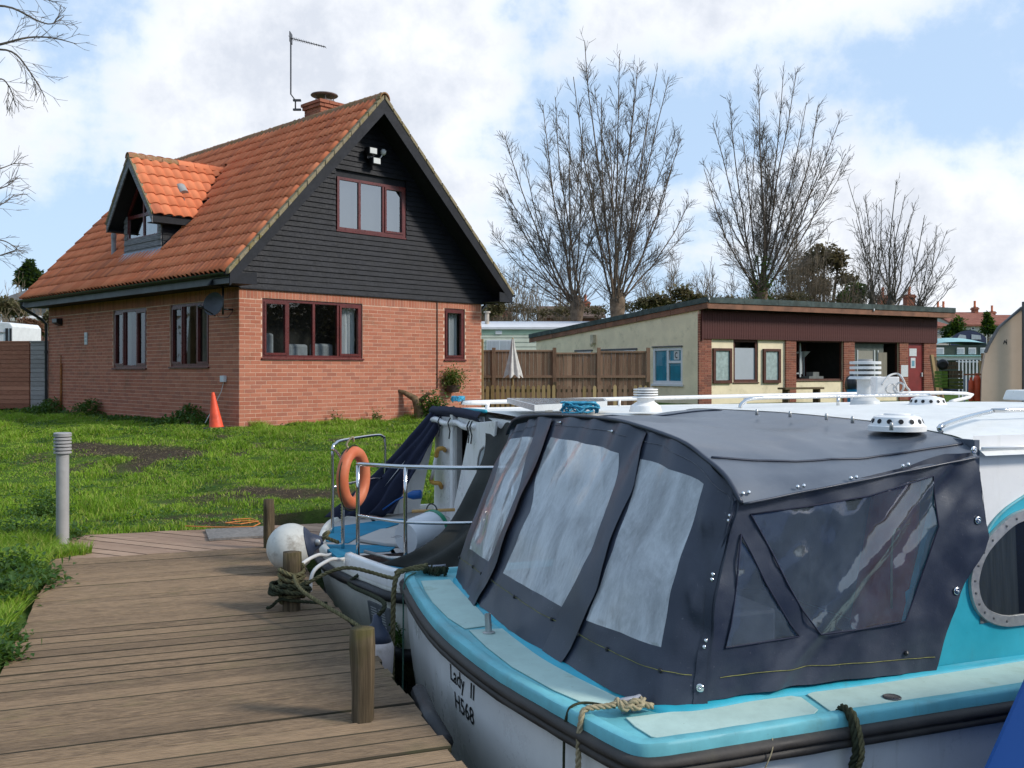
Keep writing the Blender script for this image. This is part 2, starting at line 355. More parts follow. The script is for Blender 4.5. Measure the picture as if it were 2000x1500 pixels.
def build_stage():
    d = thing('landing_stage', 'grooved brown timber landing stage running from the foreground to the lawn', 'jetty', UV(.24, 5.6, 0))
    W, T, NR = .1372, .03, 8
    def plank_mesh(seed):
        rg = random.Random(seed); m = MB(); L = 1.92; pts = []
        for i in range(NR*4+1):
            x = -W/2+W*i/(NR*4); ph = i % 4
            z = 0 if ph in (1, 2) else -.0066
            pts.append((x, z if 0 < i < NR*4 else -.008))
        ends = []
        for q in (-.5, .5):
            ring = [m.pt((q*L, x, z)) for x, z in pts]+[m.pt((q*L, W/2, -T)), m.pt((q*L, -W/2, -T))]
            ends.append(ring)
        a, b = ends; n = len(a)
        for k in range(n): m.f.append([a[k], b[k], b[(k+1) % n], a[(k+1) % n]])
        m.f.append(a); m.f.append(b[::-1])
        me = bpy.data.meshes.new('plank'); me.from_pydata([tuple(p) for p in m.v], [], m.f); me.materials.append(MATS['deck_timber']); me.materials.append(MATS['deck_gap_shade'])
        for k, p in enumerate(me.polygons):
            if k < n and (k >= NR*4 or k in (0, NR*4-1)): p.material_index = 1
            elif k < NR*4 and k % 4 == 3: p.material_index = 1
        return me
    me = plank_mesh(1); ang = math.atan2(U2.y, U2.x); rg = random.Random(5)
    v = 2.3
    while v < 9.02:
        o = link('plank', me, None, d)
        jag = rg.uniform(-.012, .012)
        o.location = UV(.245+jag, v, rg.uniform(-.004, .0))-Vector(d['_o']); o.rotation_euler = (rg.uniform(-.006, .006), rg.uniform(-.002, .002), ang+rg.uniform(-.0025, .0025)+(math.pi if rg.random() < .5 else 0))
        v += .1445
    m = MB(UV)
    for u in (-.55, .25, 1.08): m.box((u-.04, 2.2, -.22), (u+.04, 9.0, -.034))
    m.build('joist', MATS['post_timber'], d)
    m = MB(UV); m.box((1.13, 2.2, -.26), (1.165, 9.0, -.03)); m.build('edge_board', MATS['post_timber'], d)
    # older diagonal boards beyond
    e = thing('old_deck', 'faded pinkish diagonal boards at the far end of the landing stage', 'decking', UV(.3, 9.7, 0))
    def clip(poly, n, c):
        out = []
        for i in range(len(poly)):
            p, q = poly[i], poly[(i+1) % len(poly)]; dp = p[0]*n[0]+p[1]*n[1]-c; dq = q[0]*n[0]+q[1]*n[1]-c
            if dp <= 0: out.append(p)
            if (dp < 0) != (dq < 0) and abs(dp-dq) > 1e-9: f = dp/(dp-dq); out.append((p[0]+(q[0]-p[0])*f, p[1]+(q[1]-p[1])*f))
        return out
    dr = Vector((.68, -.73)); pr = Vector((.73, .68))
    for k in range(-22, 26):
        c = Vector((.3, 9.7))+pr*(k*.146); poly = [tuple(c+dr*a+pr*b) for a, b in ((-4, -.068), (4, -.068), (4, .068), (-4, .068))]
        for n, cc in (((-1, 0), .83+rg.uniform(-.03, .03)), ((1, 0), 1.75), ((0, -1), -9.06), ((.03, 1), 10.30)): poly = clip(poly, n, cc) if len(poly) > 2 else []
        if len(poly) < 3: continue
        m = MB(UV); m.prism([(p[0], p[1], -.045) for p in poly], (0, 0, .035+rg.uniform(-.004, .004))); m.build('board', MATS['old_deck_timber'], e)
    tag(MBbox(UV, (.55, 9.55, -.008), (1.12, 10.15, .012)).build('grit_panel', worn('grit_grey', (.20, .18, .16), .3, .9, 30)), 'grey gritty anti-slip panel lying on the diagonal boards', 'panel')
def MBbox(fr, a, b):
    m = MB(fr); m.box(a, b); return m
build_stage()

# ---- grass
def leaf_mat(name, a, b, c3, rough=.55, trans=.35, tc=(.20, .32, .02)):
    t = NT(name); c = t.coord('Object'); r = t.rnd(); n = t.noise(c, 1.1, 5, .6)
    k = t.mix(t.ramp(n, .35, .65), a, b); k = t.mix(t.ramp(r, .55, 1.0), k, c3); k = t.mix(t.math('MULTIPLY', t.math('FRACT', t.math('MULTIPLY', r, 5.7)), .55), k, tuple(x*.5 for x in a))
    d = t.bsdf(k, rough, .3); tr = t.n('ShaderNodeBsdfTranslucent'); t.set(tr.inputs[0], t.mix(.5, k, tc))
    mx = t.n('ShaderNodeMixShader'); mx.inputs[0].default_value = trans; t.l(d, mx.inputs[1]); t.l(tr.outputs[0], mx.inputs[2]); return t.done(mx.outputs[0])
leaf_mat('grass_blades', (.165, .315, .015), (.30, .49, .032), (.50, .48, .13))
leaf_mat('weed_leaves', (.040, .105, .022), (.075, .155, .030), (.12, .19, .05))
leaf_mat('dry_stems', (.20, .16, .08), (.28, .22, .11), (.34, .28, .16), .8, .2)
def blades(P, h, w, lean, rg):
    n = len(P); az = rg.uniform(0, 2*np.pi, n); d = np.stack([np.cos(az), np.sin(az), np.zeros(n)], -1)
    ln = np.stack([rg.normal(0, 1, n), rg.normal(0, 1, n), np.zeros(n)], -1)*(lean*h)[:, None]
    up = np.zeros((n, 3)); up[:, 2] = h
    b0 = P-d*w[:, None]; b1 = P+d*w[:, None]; md = P+up*.6+ln*.4; m0 = md-d*w[:, None]*.7; m1 = md+d*w[:, None]*.7; tp = P+up*.93+ln
    V = np.stack([b0, b1, m0, m1, tp], 1).reshape(-1, 3); k = np.arange(n)*5
    F = np.concatenate([np.stack([k, k+1, k+3], -1), np.stack([k, k+3, k+2], -1), np.stack([k+2, k+3, k+4], -1)])
    return V, F
def scatter(n, x0, x1, y0, y1, rg, keep):
    x = rg.uniform(x0, x1, n); y = rg.uniform(y0, y1, n); k = keep(x, y); return x[k], y[k]
def inhouse(x, y):
    s = (x-HO.x)*HA.x+(y-HO.y)*HA.y; t = (x-HO.x)*HB.x+(y-HO.y)*HB.y
    return (s > -.02) & (s < 6.3) & (t > -.02) & (t < 9.4)
def build_grass():
    rg = np.random.default_rng(3)
    def lawn(x, y):
        u, v = uv_of(x, y); px = x/y*FPX+1000
        ok = (px > -200) & (px < 1010) & ((v > 10.3) | (u < -.74)) & ~((u > 1.2) & (v < 10.95)) & ~inhouse(x, y) & (y > 8.6)
        ok &= rg.random(len(x)) > mud(x, y)*1.02
        return ok
    x, y = scatter(640000, -15.5, .3, 8.6, 25.5, rg, lawn); n = len(x); z = gz(x, y)-.004
    tuft = sstep(.25, .8, fbm(x, y, 2.6, 31)); tall = sstep(.5, .72, fbm(x, y, .8, 41))
    h = (.014+.055*tuft+.085*tall*tuft)*rg.uniform(.6, 1.35, n); w = rg.uniform(.0035, .0075, n)*np.clip(y/13, .8, 1.7)
    V, F = blades(np.stack([x, y, z], -1), h, w, np.full(n, .45), rg)
    npmesh('grass', V, F, MATS['grass_blades'], None, 'stuff')['label'] = 'short bright green lawn grass'
    # long grass on the bank beside the landing stage
    def bank(x, y):
        u, v = uv_of(x, y); px = x/y*FPX+1000
        edge = -.72-.10*fbm(v*1., v*0.+3, 1.1, 51)+.32*sstep(.62, .85, fbm(v, v*0+9, 1.7, 52))
        return (u < edge) & (px > -40) & (y > 2.6) & (y < 9.9)
    x, y = scatter(330000, -5.6, -1.0, 2.6, 9.9, rg, bank); n = len(x); z = gz(x, y)
    z = np.maximum(z, -.03)
    h = (.05+.13*fbm(x, y, 2.2, 61))*rg.uniform(.5, 1.4, n); w = rg.uniform(.002, .0045, n)
    V, F = blades(np.stack([x, y, z], -1), h, w, np.full(n, .55), rg)
    npmesh('long_grass', V, F, MATS['grass_blades'], None, 'stuff')['label'] = 'long grass growing over the left edge of the landing stage'
    def leaves(P, size, rg, flat=.5, ratio=.5):
        n = len(P); az = rg.uniform(0, 2*np.pi, n); tl = rg.normal(0, flat, n)+.35
        d = np.stack([np.cos(az)*np.cos(tl), np.sin(az)*np.cos(tl), np.sin(tl)], -1); s = np.stack([-np.sin(az), np.cos(az), rg.normal(0, .25, n)], -1)
        L = size[:, None]; a = P; b = P+d*L*.5+s*L*ratio*.5; c = P+d*L; e = P+d*L*.5-s*L*ratio*.5; b[:, 2] += size*.1; e[:, 2] += size*.1; c[:, 2] -= size*.15
        V = np.stack([a, b, c, e], 1).reshape(-1, 3); k = np.arange(n)*4
        return V, np.concatenate([np.stack([k, k+1, k+2], -1), np.stack([k, k+2, k+3], -1)])
    # broad leaved weeds: left bank
    xs, ys, zs, sz = [], [], [], []
    for cx, cy, r_, hh, k, s0 in [(90, 1015, .24, .26, 1300, .045), (30, 1060, .3, .2, 1200, .045), (20, 1140, .24, .18, 900, .06), (0, 1190, .18, .16, 700, .065), (60, 1135, .12, .10, 400, .04), (5, 1270, .10, .1, 300, .045), (148, 1062, .06, .06, 90, .04), (60, 1155, .2, .12, 500, .055), (5, 1300, .1, .12, 250, .05), (100, 1060, .25, .15, 700, .05)]:
        p = gp(cx, cy); q = rg.normal(0, 1, (k, 2))*r_*.55; hz_ = np.abs(rg.normal(0, .5, k))*hh
        xs.append(p.x+q[:, 0]); ys.append(p.y+q[:, 1]); zs.append(np.maximum(gz(p.x+q[:, 0], p.y+q[:, 1]), -.02)+hz_+.01); sz.append(rg.uniform(.6, 1.3, k)*s0)
    V, F = leaves(np.stack([np.concatenate(xs), np.concatenate(ys), np.concatenate(zs)], -1), np.concatenate(sz), rg)
    npmesh('bank_weeds', V, F, MATS['weed_leaves'], None, 'stuff')['label'] = 'broad leaved weeds on the bank left of the landing stage'
    # nettles along the foot of the side wall and fence
    t = rg.uniform(.55, 13.5, 9000); off = np.abs(rg.normal(0, .28, 9000))+.06; s = -off
    hgt = (.05+.34*sstep(.35, .75, vnoise(t, t*0, 1.3, 71)))*np.clip(1.2-off*1.2, .15, 1)*sstep(.4, 1.6, t)
    x = HO.x+HA.x*s+HB.x*t; y = HO.y+HA.y*s+HB.y*t; z = gz(x, y)+hgt*np.sqrt(rg.random(9000))
    V, F = leaves(np.stack([x, y, z], -1), rg.uniform(.05, .11, 9000), rg, .6, .55)
    npmesh('nettles', V, F, MATS['weed_leaves'], None, 'stuff')['label'] = 'nettles growing along the foot of the side wall'
    # low clover-like ground cover and straw mixed through the lawn
    x, y = scatter(60000, -13, .2, 9.8, 20, rg, lambda x, y: lawn(x, y) & (fbm(x, y, 1.1, 81) > .52)); n = len(x)
    V, F = leaves(np.stack([x, y, gz(x, y)+rg.uniform(.01, .05, n)], -1), rg.uniform(.02, .05, n), rg, .4, .7)
    npmesh('ground_cover', V, F, MATS['weed_leaves'], None, 'stuff')['label'] = 'low leafy ground cover mixed through the lawn'
    def soil(x, y):
        px = x/y*FPX+1000; u, v = uv_of(x, y); return (px > -30) & (px < 720) & (mud(x, y) > .25) & ~inhouse(x, y) & (v > 10.3) & ~((u > 1.2) & (v < 10.95))
    x, y = scatter(60000, -13, 0, 9.7, 19, rg, soil); n = len(x)
    V, F = blades(np.stack([x, y, gz(x, y)], -1), rg.uniform(.008, .03, n), rg.uniform(.003, .006, n), np.full(n, 2.5), rg)
    npmesh('dead_grass', V, F, MATS['dry_stems'], None, 'stuff')['label'] = 'dead straw lying on the muddy patches'
    # tufts at the foot of the front wall
    s = rg.uniform(.2, 6.2, 9000); tt = -np.abs(rg.normal(0, .18, 9000))-.03; x = HO.x+HA.x*s+HB.x*tt; y = HO.y+HA.y*s+HB.y*tt; n = len(x)
    V, F = blades(np.stack([x, y, gz(x, y)-.01], -1), (.04+.16*sstep(.5, .8, vnoise(s, s*0, 2.2, 91)))*rg.uniform(.4, 1.2, n), rg.uniform(.003, .006, n), np.full(n, .5), rg)
    npmesh('wall_grass', V, F, MATS['grass_blades'], None, 'stuff')['label'] = 'tufts of grass along the foot of the brick gable wall'
    # wet crumbs of bark and leaf on the stage
    return leaves
leaves_fn = build_grass()

def build_bollard():
    p = Vector((-4.13, 8.94, 0)); b = thing('bollard_light', 'grey metal bollard light with louvred head at the corner of the landing stage', 'bollard', p)
    g = worn('grey_metal', (.34, .325, .315), .12, .42, 5, (.12, .11, .09), .2, .5)
    m = MB(); m.lathe(p, [(.056, 0), (.056, .83)], 20); m.build('post', g, b, autosmooth=40)
    m = MB()
    for k in range(6): m.lathe(p+Vector((0, 0, .832+k*.031)), [(.05, 0), (.078, .0), (.078, .013), (.062, .024), (.05, .024)], 24)
    m.build('louvre', g, b, autosmooth=35)
    m = MB(); m.lathe(p+Vector((0, 0, .82)), [(.046, 0), (.046, .185)], 16); m.build('lamp_glass', worn('opal', (.5, .5, .47), .05, .3), b, True)
    m = MB(); m.lathe(p+Vector((0, 0, 1.004)), [(.078, 0), (.078, .012), (.07, .018), (.0, .02)], 24); m.build('cap', g, b, autosmooth=35)
build_bollard()
def build_cord():
    m = MB(); pts = []
    for k, (x, y) in enumerate([(362, 1031), (400, 1033), (450, 1034), (495, 1033), (508, 1027), (498, 1022), (470, 1023), (440, 1027), (470, 1029), (505, 1024), (490, 1019), (455, 1021)]):
        p = onz(x, y, .0); p.z = .02+.008*k/6; pts.append(p)
    m.tube(pts, .0055, 6); tag(m.build('cord', worn('orange_cord', (.62, .20, .045), .2, .6)), 'orange cord lying in loops at the end of the decking', 'cord')
build_cord()
# ================================================================ brick house with pantile roof
GZH = .50                 # ground at the house
L_FRONT, L_SIDE = 6.10, 9.10
WT = 3.13                 # top of the brickwork
S0, S1, RS = -.52, 6.50, 2.86      # eave, eave, ridge along s
ZE, ZR = 3.35, 7.03
OV, OVB = .60, .28
def roof_z(s): return ZE+(s-S0)*(ZR-ZE)/(RS-S0) if s <= RS else ZE+(S1-s)*(ZR-ZE)/(S1-RS)

def brick_mat(name, a, b, c, d):
    t = NT(name); r = t.rnd(); co = t.coord('Object'); n = t.noise(co, 2.2, 6, .65); g = t.noise(co, 60, 4, .7)
    k = t.mix(t.ramp(r, .0, .5), a, b); k = t.mix(t.ramp(r, .55, .95), k, c); k = t.mix(t.math('MULTIPLY', t.ramp(t.math('FRACT', t.math('MULTIPLY', r, 9.7)), .62, .95), .75), k, d)
    k = t.mix(t.math('MULTIPLY', t.ramp(n, .5, .72), .5), k, (.14, .085, .05)); k = t.mix(t.math('MULTIPLY', t.ramp(g, .4, .7), .25), k, (.42, .20, .13))
    return t.done(t.bsdf(k, .88, .2, 0, g, .6, .006))
brick_mat('house_brick', (.39, .130, .079), (.455, .172, .107), (.43, .155, .094), (.32, .120, .082))
worn('mortar', (.64, .43, .32), .2, .95, 9, (.26, .17, .11), .35, .1, .5)
def tile_mat():
    t = NT('pantile'); r = t.rnd(); co = t.coord('Object'); n = t.noise(co, 1.3, 6, .65); g = t.noise(co, 28, 6, .7)
    k = t.mix(t.ramp(r, .1, .9), (.62, .178, .078), (.69, .225, .105)); k = t.mix(t.math('MULTIPLY', t.ramp(t.math('FRACT', t.math('MULTIPLY', r, 13.7)), .8, 1.), .7), k, (.42, .135, .075))
    k = t.mix(t.math('MULTIPLY', t.ramp(n, .58, .78), .4), k, (.26, .11, .07)); k = t.mix(t.math('MULTIPLY', t.ramp(g, .58, .75), .4), k, (.40, .25, .14))
    return t.done(t.bsdf(k, .8, .25, 0, g, .5, .006))
tile_mat()
def lichen_mat(name, base):
    t = NT(name); co = t.coord('Object'); n = t.noise(co, 5, 6, .7); g = t.noise(co, 30, 5, .7)
    k = t.mix(t.ramp(n, .42, .68, 0, .75), base, (.20, .155, .045)); k = t.mix(t.ramp(g, .52, .7), k, (.34, .33, .25)); k = t.mix(t.ramp(t.noise(co, 11, 4), .6, .75), k, (.10, .085, .05))
    return t.done(t.bsdf(k, .95, .1, 0, g, .8, .01))
lichen_mat('verge_mortar', (.25, .20, .13)); lichen_mat('ridge_clay', (.33, .16, .09))
worn('black_board', (.011, .012, .017), .3, .62, 4, (.035, .034, .034), .25, .25, .25)
worn('black_plastic', (.012, .012, .014), .2, .35, 5, None, 0, .5)
worn('grey_fascia', (.090, .092, .098), .2, .55, 3, (.045, .04, .035), .3, .4)
worn('red_window', (.105, .016, .014), .25, .32, 4, None, 0, .5)
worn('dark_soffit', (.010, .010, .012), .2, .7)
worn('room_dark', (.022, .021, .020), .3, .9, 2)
worn('curtain', (.62, .62, .66), .25, .9, 3, None, 0, .1, .1, stretch=(14, 14, .4))
worn('blind', (.20, .205, .19), .12, .9, 2)
def glass_mat(name, tint=(.82, .86, .85), refl=.10):
    t = NT(name); tr = t.n('ShaderNodeBsdfTransparent'); t.set(tr.inputs[0], tint); gl = t.n('ShaderNodeBsdfGlossy'); gl.inputs['Roughness'].default_value = .015
    f = t.math('ADD', t.math('MULTIPLY', t.schlick(), 1.3), refl, True)
    mx = t.n('ShaderNodeMixShader'); t.l(f, mx.inputs[0]); t.l(tr.outputs[0], mx.inputs[1]); t.l(gl.outputs[0], mx.inputs[2]); return t.done(mx.outputs[0])
glass_mat('window_glass', (.72, .76, .75), .045)
glass_mat('upper_glass', (.35, .38, .4), .30)

house = thing('brick_house', 'red brick cottage with orange pantile roof, black boarded gable and dormer', 'house', HS(3.0, 4.5, GZH))
def wall_pieces(mb, L, z0, z1, holes, pt):
    """flat wall with openings, built as rectangles between the opening lines; pt(l, z, depth)"""
    xs = sorted({0, L, *[h[0] for h in holes], *[h[1] for h in holes]}); zs = sorted({z0, z1, *[h[2] for h in holes], *[h[3] for h in holes]})
    for a, b in zip(xs, xs[1:]):
        for c, d in zip(zs, zs[1:]):
            if any(a >= h[0]-1e-6 and b <= h[1]+1e-6 and c >= h[2]-1e-6 and d <= h[3]+1e-6 for h in holes): continue
            mb.poly([pt(a, c, 0), pt(b, c, 0), pt(b, d, 0), pt(a, d, 0)])
    for x0, x1, za, zb in holes:
        dp = -.10
        for (p, q) in (((x0, za), (x0, zb)), ((x0, zb), (x1, zb)), ((x1, zb), (x1, za)), ((x1, za), (x0, za))):
            mb.poly([pt(p[0], p[1], 0), pt(q[0], q[1], 0), pt(q[0], q[1], dp), pt(p[0], p[1], dp)])
F_HOLES = [(.474, 2.772, 1.82, 2.93), (4.983, 5.592, 1.82, 2.945)]
S_HOLES = [(1.11, 2.69, 1.66, 2.90), (3.74, 5.37, 1.64, 2.90)]
def brick_wall(name, L, holes, frame, ang, sel, kind_label, parent=house, z0=GZH-.15, z1=WT, mat='house_brick', soldier=True, nrm=None, along=None):
    """frame(l, z, depth) -> world; every brick proud of the mortar. sel(l,z): bricks built one by one"""
    w = MB(); wall_pieces(w, L, z0, z1, holes, lambda l, z, d: frame(l, z, d)); wo = w.build(name, MATS['mortar'], parent, label=kind_label)
    BL, BH, P = .215, .065, .0035
    rest = MB(); single = []; rg = random.Random(hash(name) % 999)
    course = 0; z = z0
    zt = z1-.225 if soldier else z1
    while z+BH <= zt+1e-6:
        cut = sorted([(h[0]-.004, h[1]+.004) for h in holes if z+BH > h[2]-.002 and z < h[3]+.002])
        spans = []; a = 0
        for c0, c1 in cut: spans.append((a, c0)); a = c1
        spans.append((a, L))
        off = (course % 2)*.1125+.005
        for sa, sb in spans:
            k = math.floor((sa-off)/.225)
            while True:
                x0 = off+k*.225; x1 = x0+BL; k += 1
                if x0 >= sb: break
                a0, a1 = max(x0, sa), min(x1, sb)
                if a1-a0 < .03: continue
                full = a0 == x0 and a1 == x1
                if full and sel(x0, z): single.append((x0, z))
                else:
                    e = P+rg.uniform(-.0008, .0008)
                    q = [frame(a0, z, 0), frame(a1, z, 0), frame(a1, z+BH, 0), frame(a0, z+BH, 0), frame(a0, z, e), frame(a1, z, e), frame(a1, z+BH, e), frame(a0, z+BH, e)]
                    i = [rest.pt(p) for p in q]
                    for f in ((4,5,6,7),(0,1,5,4),(1,2,6,5),(2,3,7,6),(3,0,4,7)): rest.f.append([i[j] for j in f])
        z += .075; course += 1
    if soldier:
        x = .005
        while x < L-.05:
            zl = max([z1-.22]+[h[3]+.004 for h in holes if x+.065 > h[0] and x < h[1]])
            if z1-zl > .08:
                e = P+rg.uniform(-.0008, .0008); a0, a1, za, zb = x, x+.065, zl, z1-.005
                q = [frame(a0, za, 0), frame(a1, za, 0), frame(a1, zb, 0), frame(a0, zb, 0), frame(a0, za, e), frame(a1, za, e), frame(a1, zb, e), frame(a0, zb, e)]
                i = [rest.pt(p) for p in q]
                for f in ((4,5,6,7),(0,1,5,4),(1,2,6,5),(2,3,7,6),(3,0,4,7)): rest.f.append([i[j] for j in f])
            x += .075
    rest.build('bricks', MATS[mat], wo, kind='stuff')
    if single:
        me = bpy.data.meshes.new('brick'); org = frame(0, 0, 0)
        pts = [frame(a, b, c)-org for a, b, c in ((0,0,0),(BL,0,0),(BL,BH,0),(0,BH,0),(0,0,P),(BL,0,P),(BL,BH,P),(0,BH,P))]
        me.from_pydata([tuple(p) for p in pts], [], [(4,5,6,7),(0,1,5,4),(1,2,6,5),(2,3,7,6),(3,0,4,7)]); me.materials.append(MATS[mat])
        for x0, z in single:
            o = link('brick', me, None, wo); o.location = frame(x0, z, rg.uniform(-.001, .001))-Vector(wo['_o'])
    return wo
def ff(l, z, d): return HS(l, -d, z)
def fs(l, z, d): return HS(-d, l, z)
def fback(l, z, d): return HS(6.10+d, l, z)
brick_wall('front_wall', L_FRONT, F_HOLES, ff, 0, lambda x, z: x < 3.3 and .8 < z < 1.75, 'brick gable end wall')
brick_wall('side_wall', L_SIDE, S_HOLES, fs, 0, lambda x, z: x < 3.4 and .95 < z < 1.6, 'long brick side wall with two windows')
def plain_walls():
    m = MB(HS); m.poly([(6.1, 0, GZH-.15), (6.1, 9.1, GZH-.15), (6.1, 9.1, WT), (6.1, 0, WT)]); m.poly([(0, 9.1, GZH-.15), (6.1, 9.1, GZH-.15), (6.1, 9.1, WT), (0, 9.1, WT)])
    m.poly([(0, 9.1, WT), (6.1, 9.1, WT), (RS, 9.1, roof_z(RS)-.1)]); m.build('rear_wall', MATS['house_brick'], house)
plain_walls()

def window(frame, holes, cols, name='window', parent=house, mat='red_window', pane='window_glass', dp=-.055, fw=.055, opens=(), sill=True, interior=None, mid=None, roomdepth=.7):
    """cols: widths as fractions; each light its own pane"""
    x0, x1, z0, z1 = holes; f = MB()
    def bx(a, b, c, d, e0, e1):
        q = [frame(a, c, e0), frame(b, c, e0), frame(b, d, e0), frame(a, d, e0), frame(a, c, e1), frame(b, c, e1), frame(b, d, e1), frame(a, d, e1)]
        i = [f.pt(p) for p in q]
        for k in ((0,3,2,1),(4,5,6,7),(0,1,5,4),(1,2,6,5),(2,3,7,6),(3,0,4,7)): f.f.append([i[j] for j in k])
    bx(x0, x1, z1-fw, z1, dp-.04, dp+.03); bx(x0, x1, z0, z0+fw, dp-.04, dp+.03)
    bx(x0, x0+fw, z0+fw, z1-fw, dp-.04, dp+.03); bx(x1-fw, x1, z0+fw, z1-fw, dp-.04, dp+.03)
    edges = [x0]; tot = sum(cols)
    for c in cols: edges.append(edges[-1]+c/tot*(x1-x0))
    panes = []
    for k in range(len(cols)):
        a, b = edges[k], edges[k+1]; pa = a+(fw if k == 0 else fw*.5); pb = b-(fw if k == len(cols)-1 else fw*.5); c, d = z0+fw, z1-fw
        if k > 0: bx(a-fw*.5, a+fw*.5, z0+fw, z1-fw, dp-.04, dp+.026)
        if k in opens:
            e = .042; bx(pa, pb, d-e, d, dp-.02, dp+.045); bx(pa, pb, c, c+e, dp-.02, dp+.045); bx(pa, pa+e, c+e, d-e, dp-.02, dp+.045); bx(pb-e, pb, c+e, d-e, dp-.02, dp+.045)
            pa += e; pb -= e; c += e; d -= e
        if mid and k in mid:
            zm = c+(d-c)*mid[k]; bx(pa, pb, zm-fw*.4, zm+fw*.4, dp-.03, dp+.026); panes += [(pa, pb, c, zm-fw*.4), (pa, pb, zm+fw*.4, d)]
        else: panes.append((pa, pb, c, d))
    fo = f.build(name, MATS[mat], parent)
    if sill:
        s = MB(); f2 = f; f = s; bx(x0-.02, x1+.02, z0-.035, z0-.002, dp-.02, .035); s.build('sill', MATS[mat], fo); f = f2
    for a, b, c, d in panes:
        p = MB(); p.poly([frame(a, c, dp), frame(b, c, dp), frame(b, d, dp), frame(a, d, dp)]); p.build('pane', MATS[pane], fo)
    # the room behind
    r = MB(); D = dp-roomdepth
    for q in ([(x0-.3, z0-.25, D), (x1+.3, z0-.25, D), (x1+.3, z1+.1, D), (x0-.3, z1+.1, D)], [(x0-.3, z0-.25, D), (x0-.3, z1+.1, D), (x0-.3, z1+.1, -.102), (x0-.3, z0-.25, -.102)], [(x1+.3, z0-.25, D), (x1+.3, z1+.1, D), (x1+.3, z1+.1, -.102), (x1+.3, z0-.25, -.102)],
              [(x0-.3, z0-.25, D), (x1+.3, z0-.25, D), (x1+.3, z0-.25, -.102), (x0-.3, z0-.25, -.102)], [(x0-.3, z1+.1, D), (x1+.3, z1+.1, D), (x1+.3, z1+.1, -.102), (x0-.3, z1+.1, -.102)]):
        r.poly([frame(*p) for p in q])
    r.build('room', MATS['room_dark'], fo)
    for (a, b, c, d, m_) in (interior or []):
        g = MB(); n = 26
        def fn(i, j):
            x = a+(b-a)*i; return frame(x, c+(d-c)*j, dp-(.012 if m_ in ('white_card', 'blue_blind') else .13)+(.022*math.sin(i*(b-a)*62)+.01*math.sin(i*(b-a)*151) if m_ == 'curtain' else 0))
        g.grid(fn, n, 2); g.build('curtain' if m_ == 'curtain' else 'blind', MATS[m_], fo, True)
    return fo
W1 = window(ff, F_HOLES[0], [1, 1.02, 1, 1], opens=(0, 3), interior=[(.40, .60, 1.8, 2.95, 'curtain'), (2.34, 2.72, 1.8, 2.95, 'curtain')])
def sitting_room():
    # low pale seat backs seen through the large window
    for s0, s1, z in ((1.3, 1.75, 2.10), (1.85, 2.35, 2.12), (.62, .98, 2.3)):
        m = MB(HS); m.box((s0, .40, 1.6), (s1, .55, z)); m.build('chair_back', worn('pale_cloth', (.34, .35, .38), .2, .9), W1, bevel=.05)
sitting_room()
window(ff, F_HOLES[1], [1], opens=(0,), interior=[(5.26, 5.52, 1.8, 2.95, 'curtain')])
window(fs, S_HOLES[0], [1, 1.05, 1], opens=(0, 2), interior=[(1.15, 1.70, 1.6, 2.92, 'blind'), (2.2, 2.68, 1.6, 2.92, 'blind')], pane='window_glass')
window(fs, S_HOLES[1], [1, 1.1, 1], opens=(0, 2), interior=[(4.85, 5.30, 1.6, 2.92, 'blind')])

# ---- boarded gable
GW = (2.135, 3.863, 4.37, 5.42)
def gable():
    b = MB(HS); D = .03
    def half(z):   # where the boarding meets the underside of the roof
        zz = z+.14; return (S0+(zz-ZE)/(ZR-ZE)*(RS-S0), S1-(zz-ZE)/(ZR-ZE)*(S1-RS))
    # backing
    bk = MB(HS); xs = [GW[0], GW[1]]
    zt = roof_z(RS)-.16
    lo, hi = half(WT), half(GW[2])
    bk.poly([(lo[0], D, WT), (lo[1], D, WT), (hi[1], D, GW[2]), (hi[0], D, GW[2])])
    h2 = half(GW[3]); bk.poly([(hi[0], D, GW[2]), (GW[0], D, GW[2]), (GW[0], D, GW[3]), (h2[0], D, GW[3])]); bk.poly([(GW[1], D, GW[2]), (hi[1], D, GW[2]), (h2[1], D, GW[3]), (GW[1], D, GW[3])])
    bk.poly([(h2[0], D, GW[3]), (h2[1], D, GW[3]), (RS, D, zt)])
    g = bk.build('gable', MATS['black_board'], house, label='black weatherboarded gable')
    z = WT-.03; E = .103; rg = random.Random(2)
    while z < zt-.05:
        z1 = min(z+E+.018, zt); a0, a1 = half(z); c0, c1 = half(z1)
        spans = [((a0, a1), (c0, c1))]
        if z1 > GW[2]-.01 and z < GW[3]+.05: spans = [((a0, GW[0]-.03), (c0, GW[0]-.03)), ((GW[1]+.03, a1), (GW[1]+.03, c1))]
        for (p, q), (r, s_) in spans:
            if q-p < .05: continue
            e = rg.uniform(0, .004); m = MB(HS)
            m.hexa([(p, D-.001, z), (q, D-.001, z), (q, -.034-e, z), (p, -.034-e, z), (r, D-.001, z1), (max(r+.001, s_), D-.001, z1), (max(r+.001, s_), -.006-e, z1), (r, -.006-e, z1)])
            m.build('board', MATS['black_board'], g)
        z += E
    m = MB(HS); m.box((0, -.045, WT-.05), (6.1, D, WT-.031)); m.build('drip_board', MATS['black_board'], g)
    return g
gable_o = gable()
window(ff, GW, [1, 1.1, 1.05], opens=(2,), pane='upper_glass', dp=.0, interior=[(2.2, 3.1, 4.3, 5.5, 'blind'), (3.1, 3.8, 4.3, 5.5, 'blind')], sill=True)

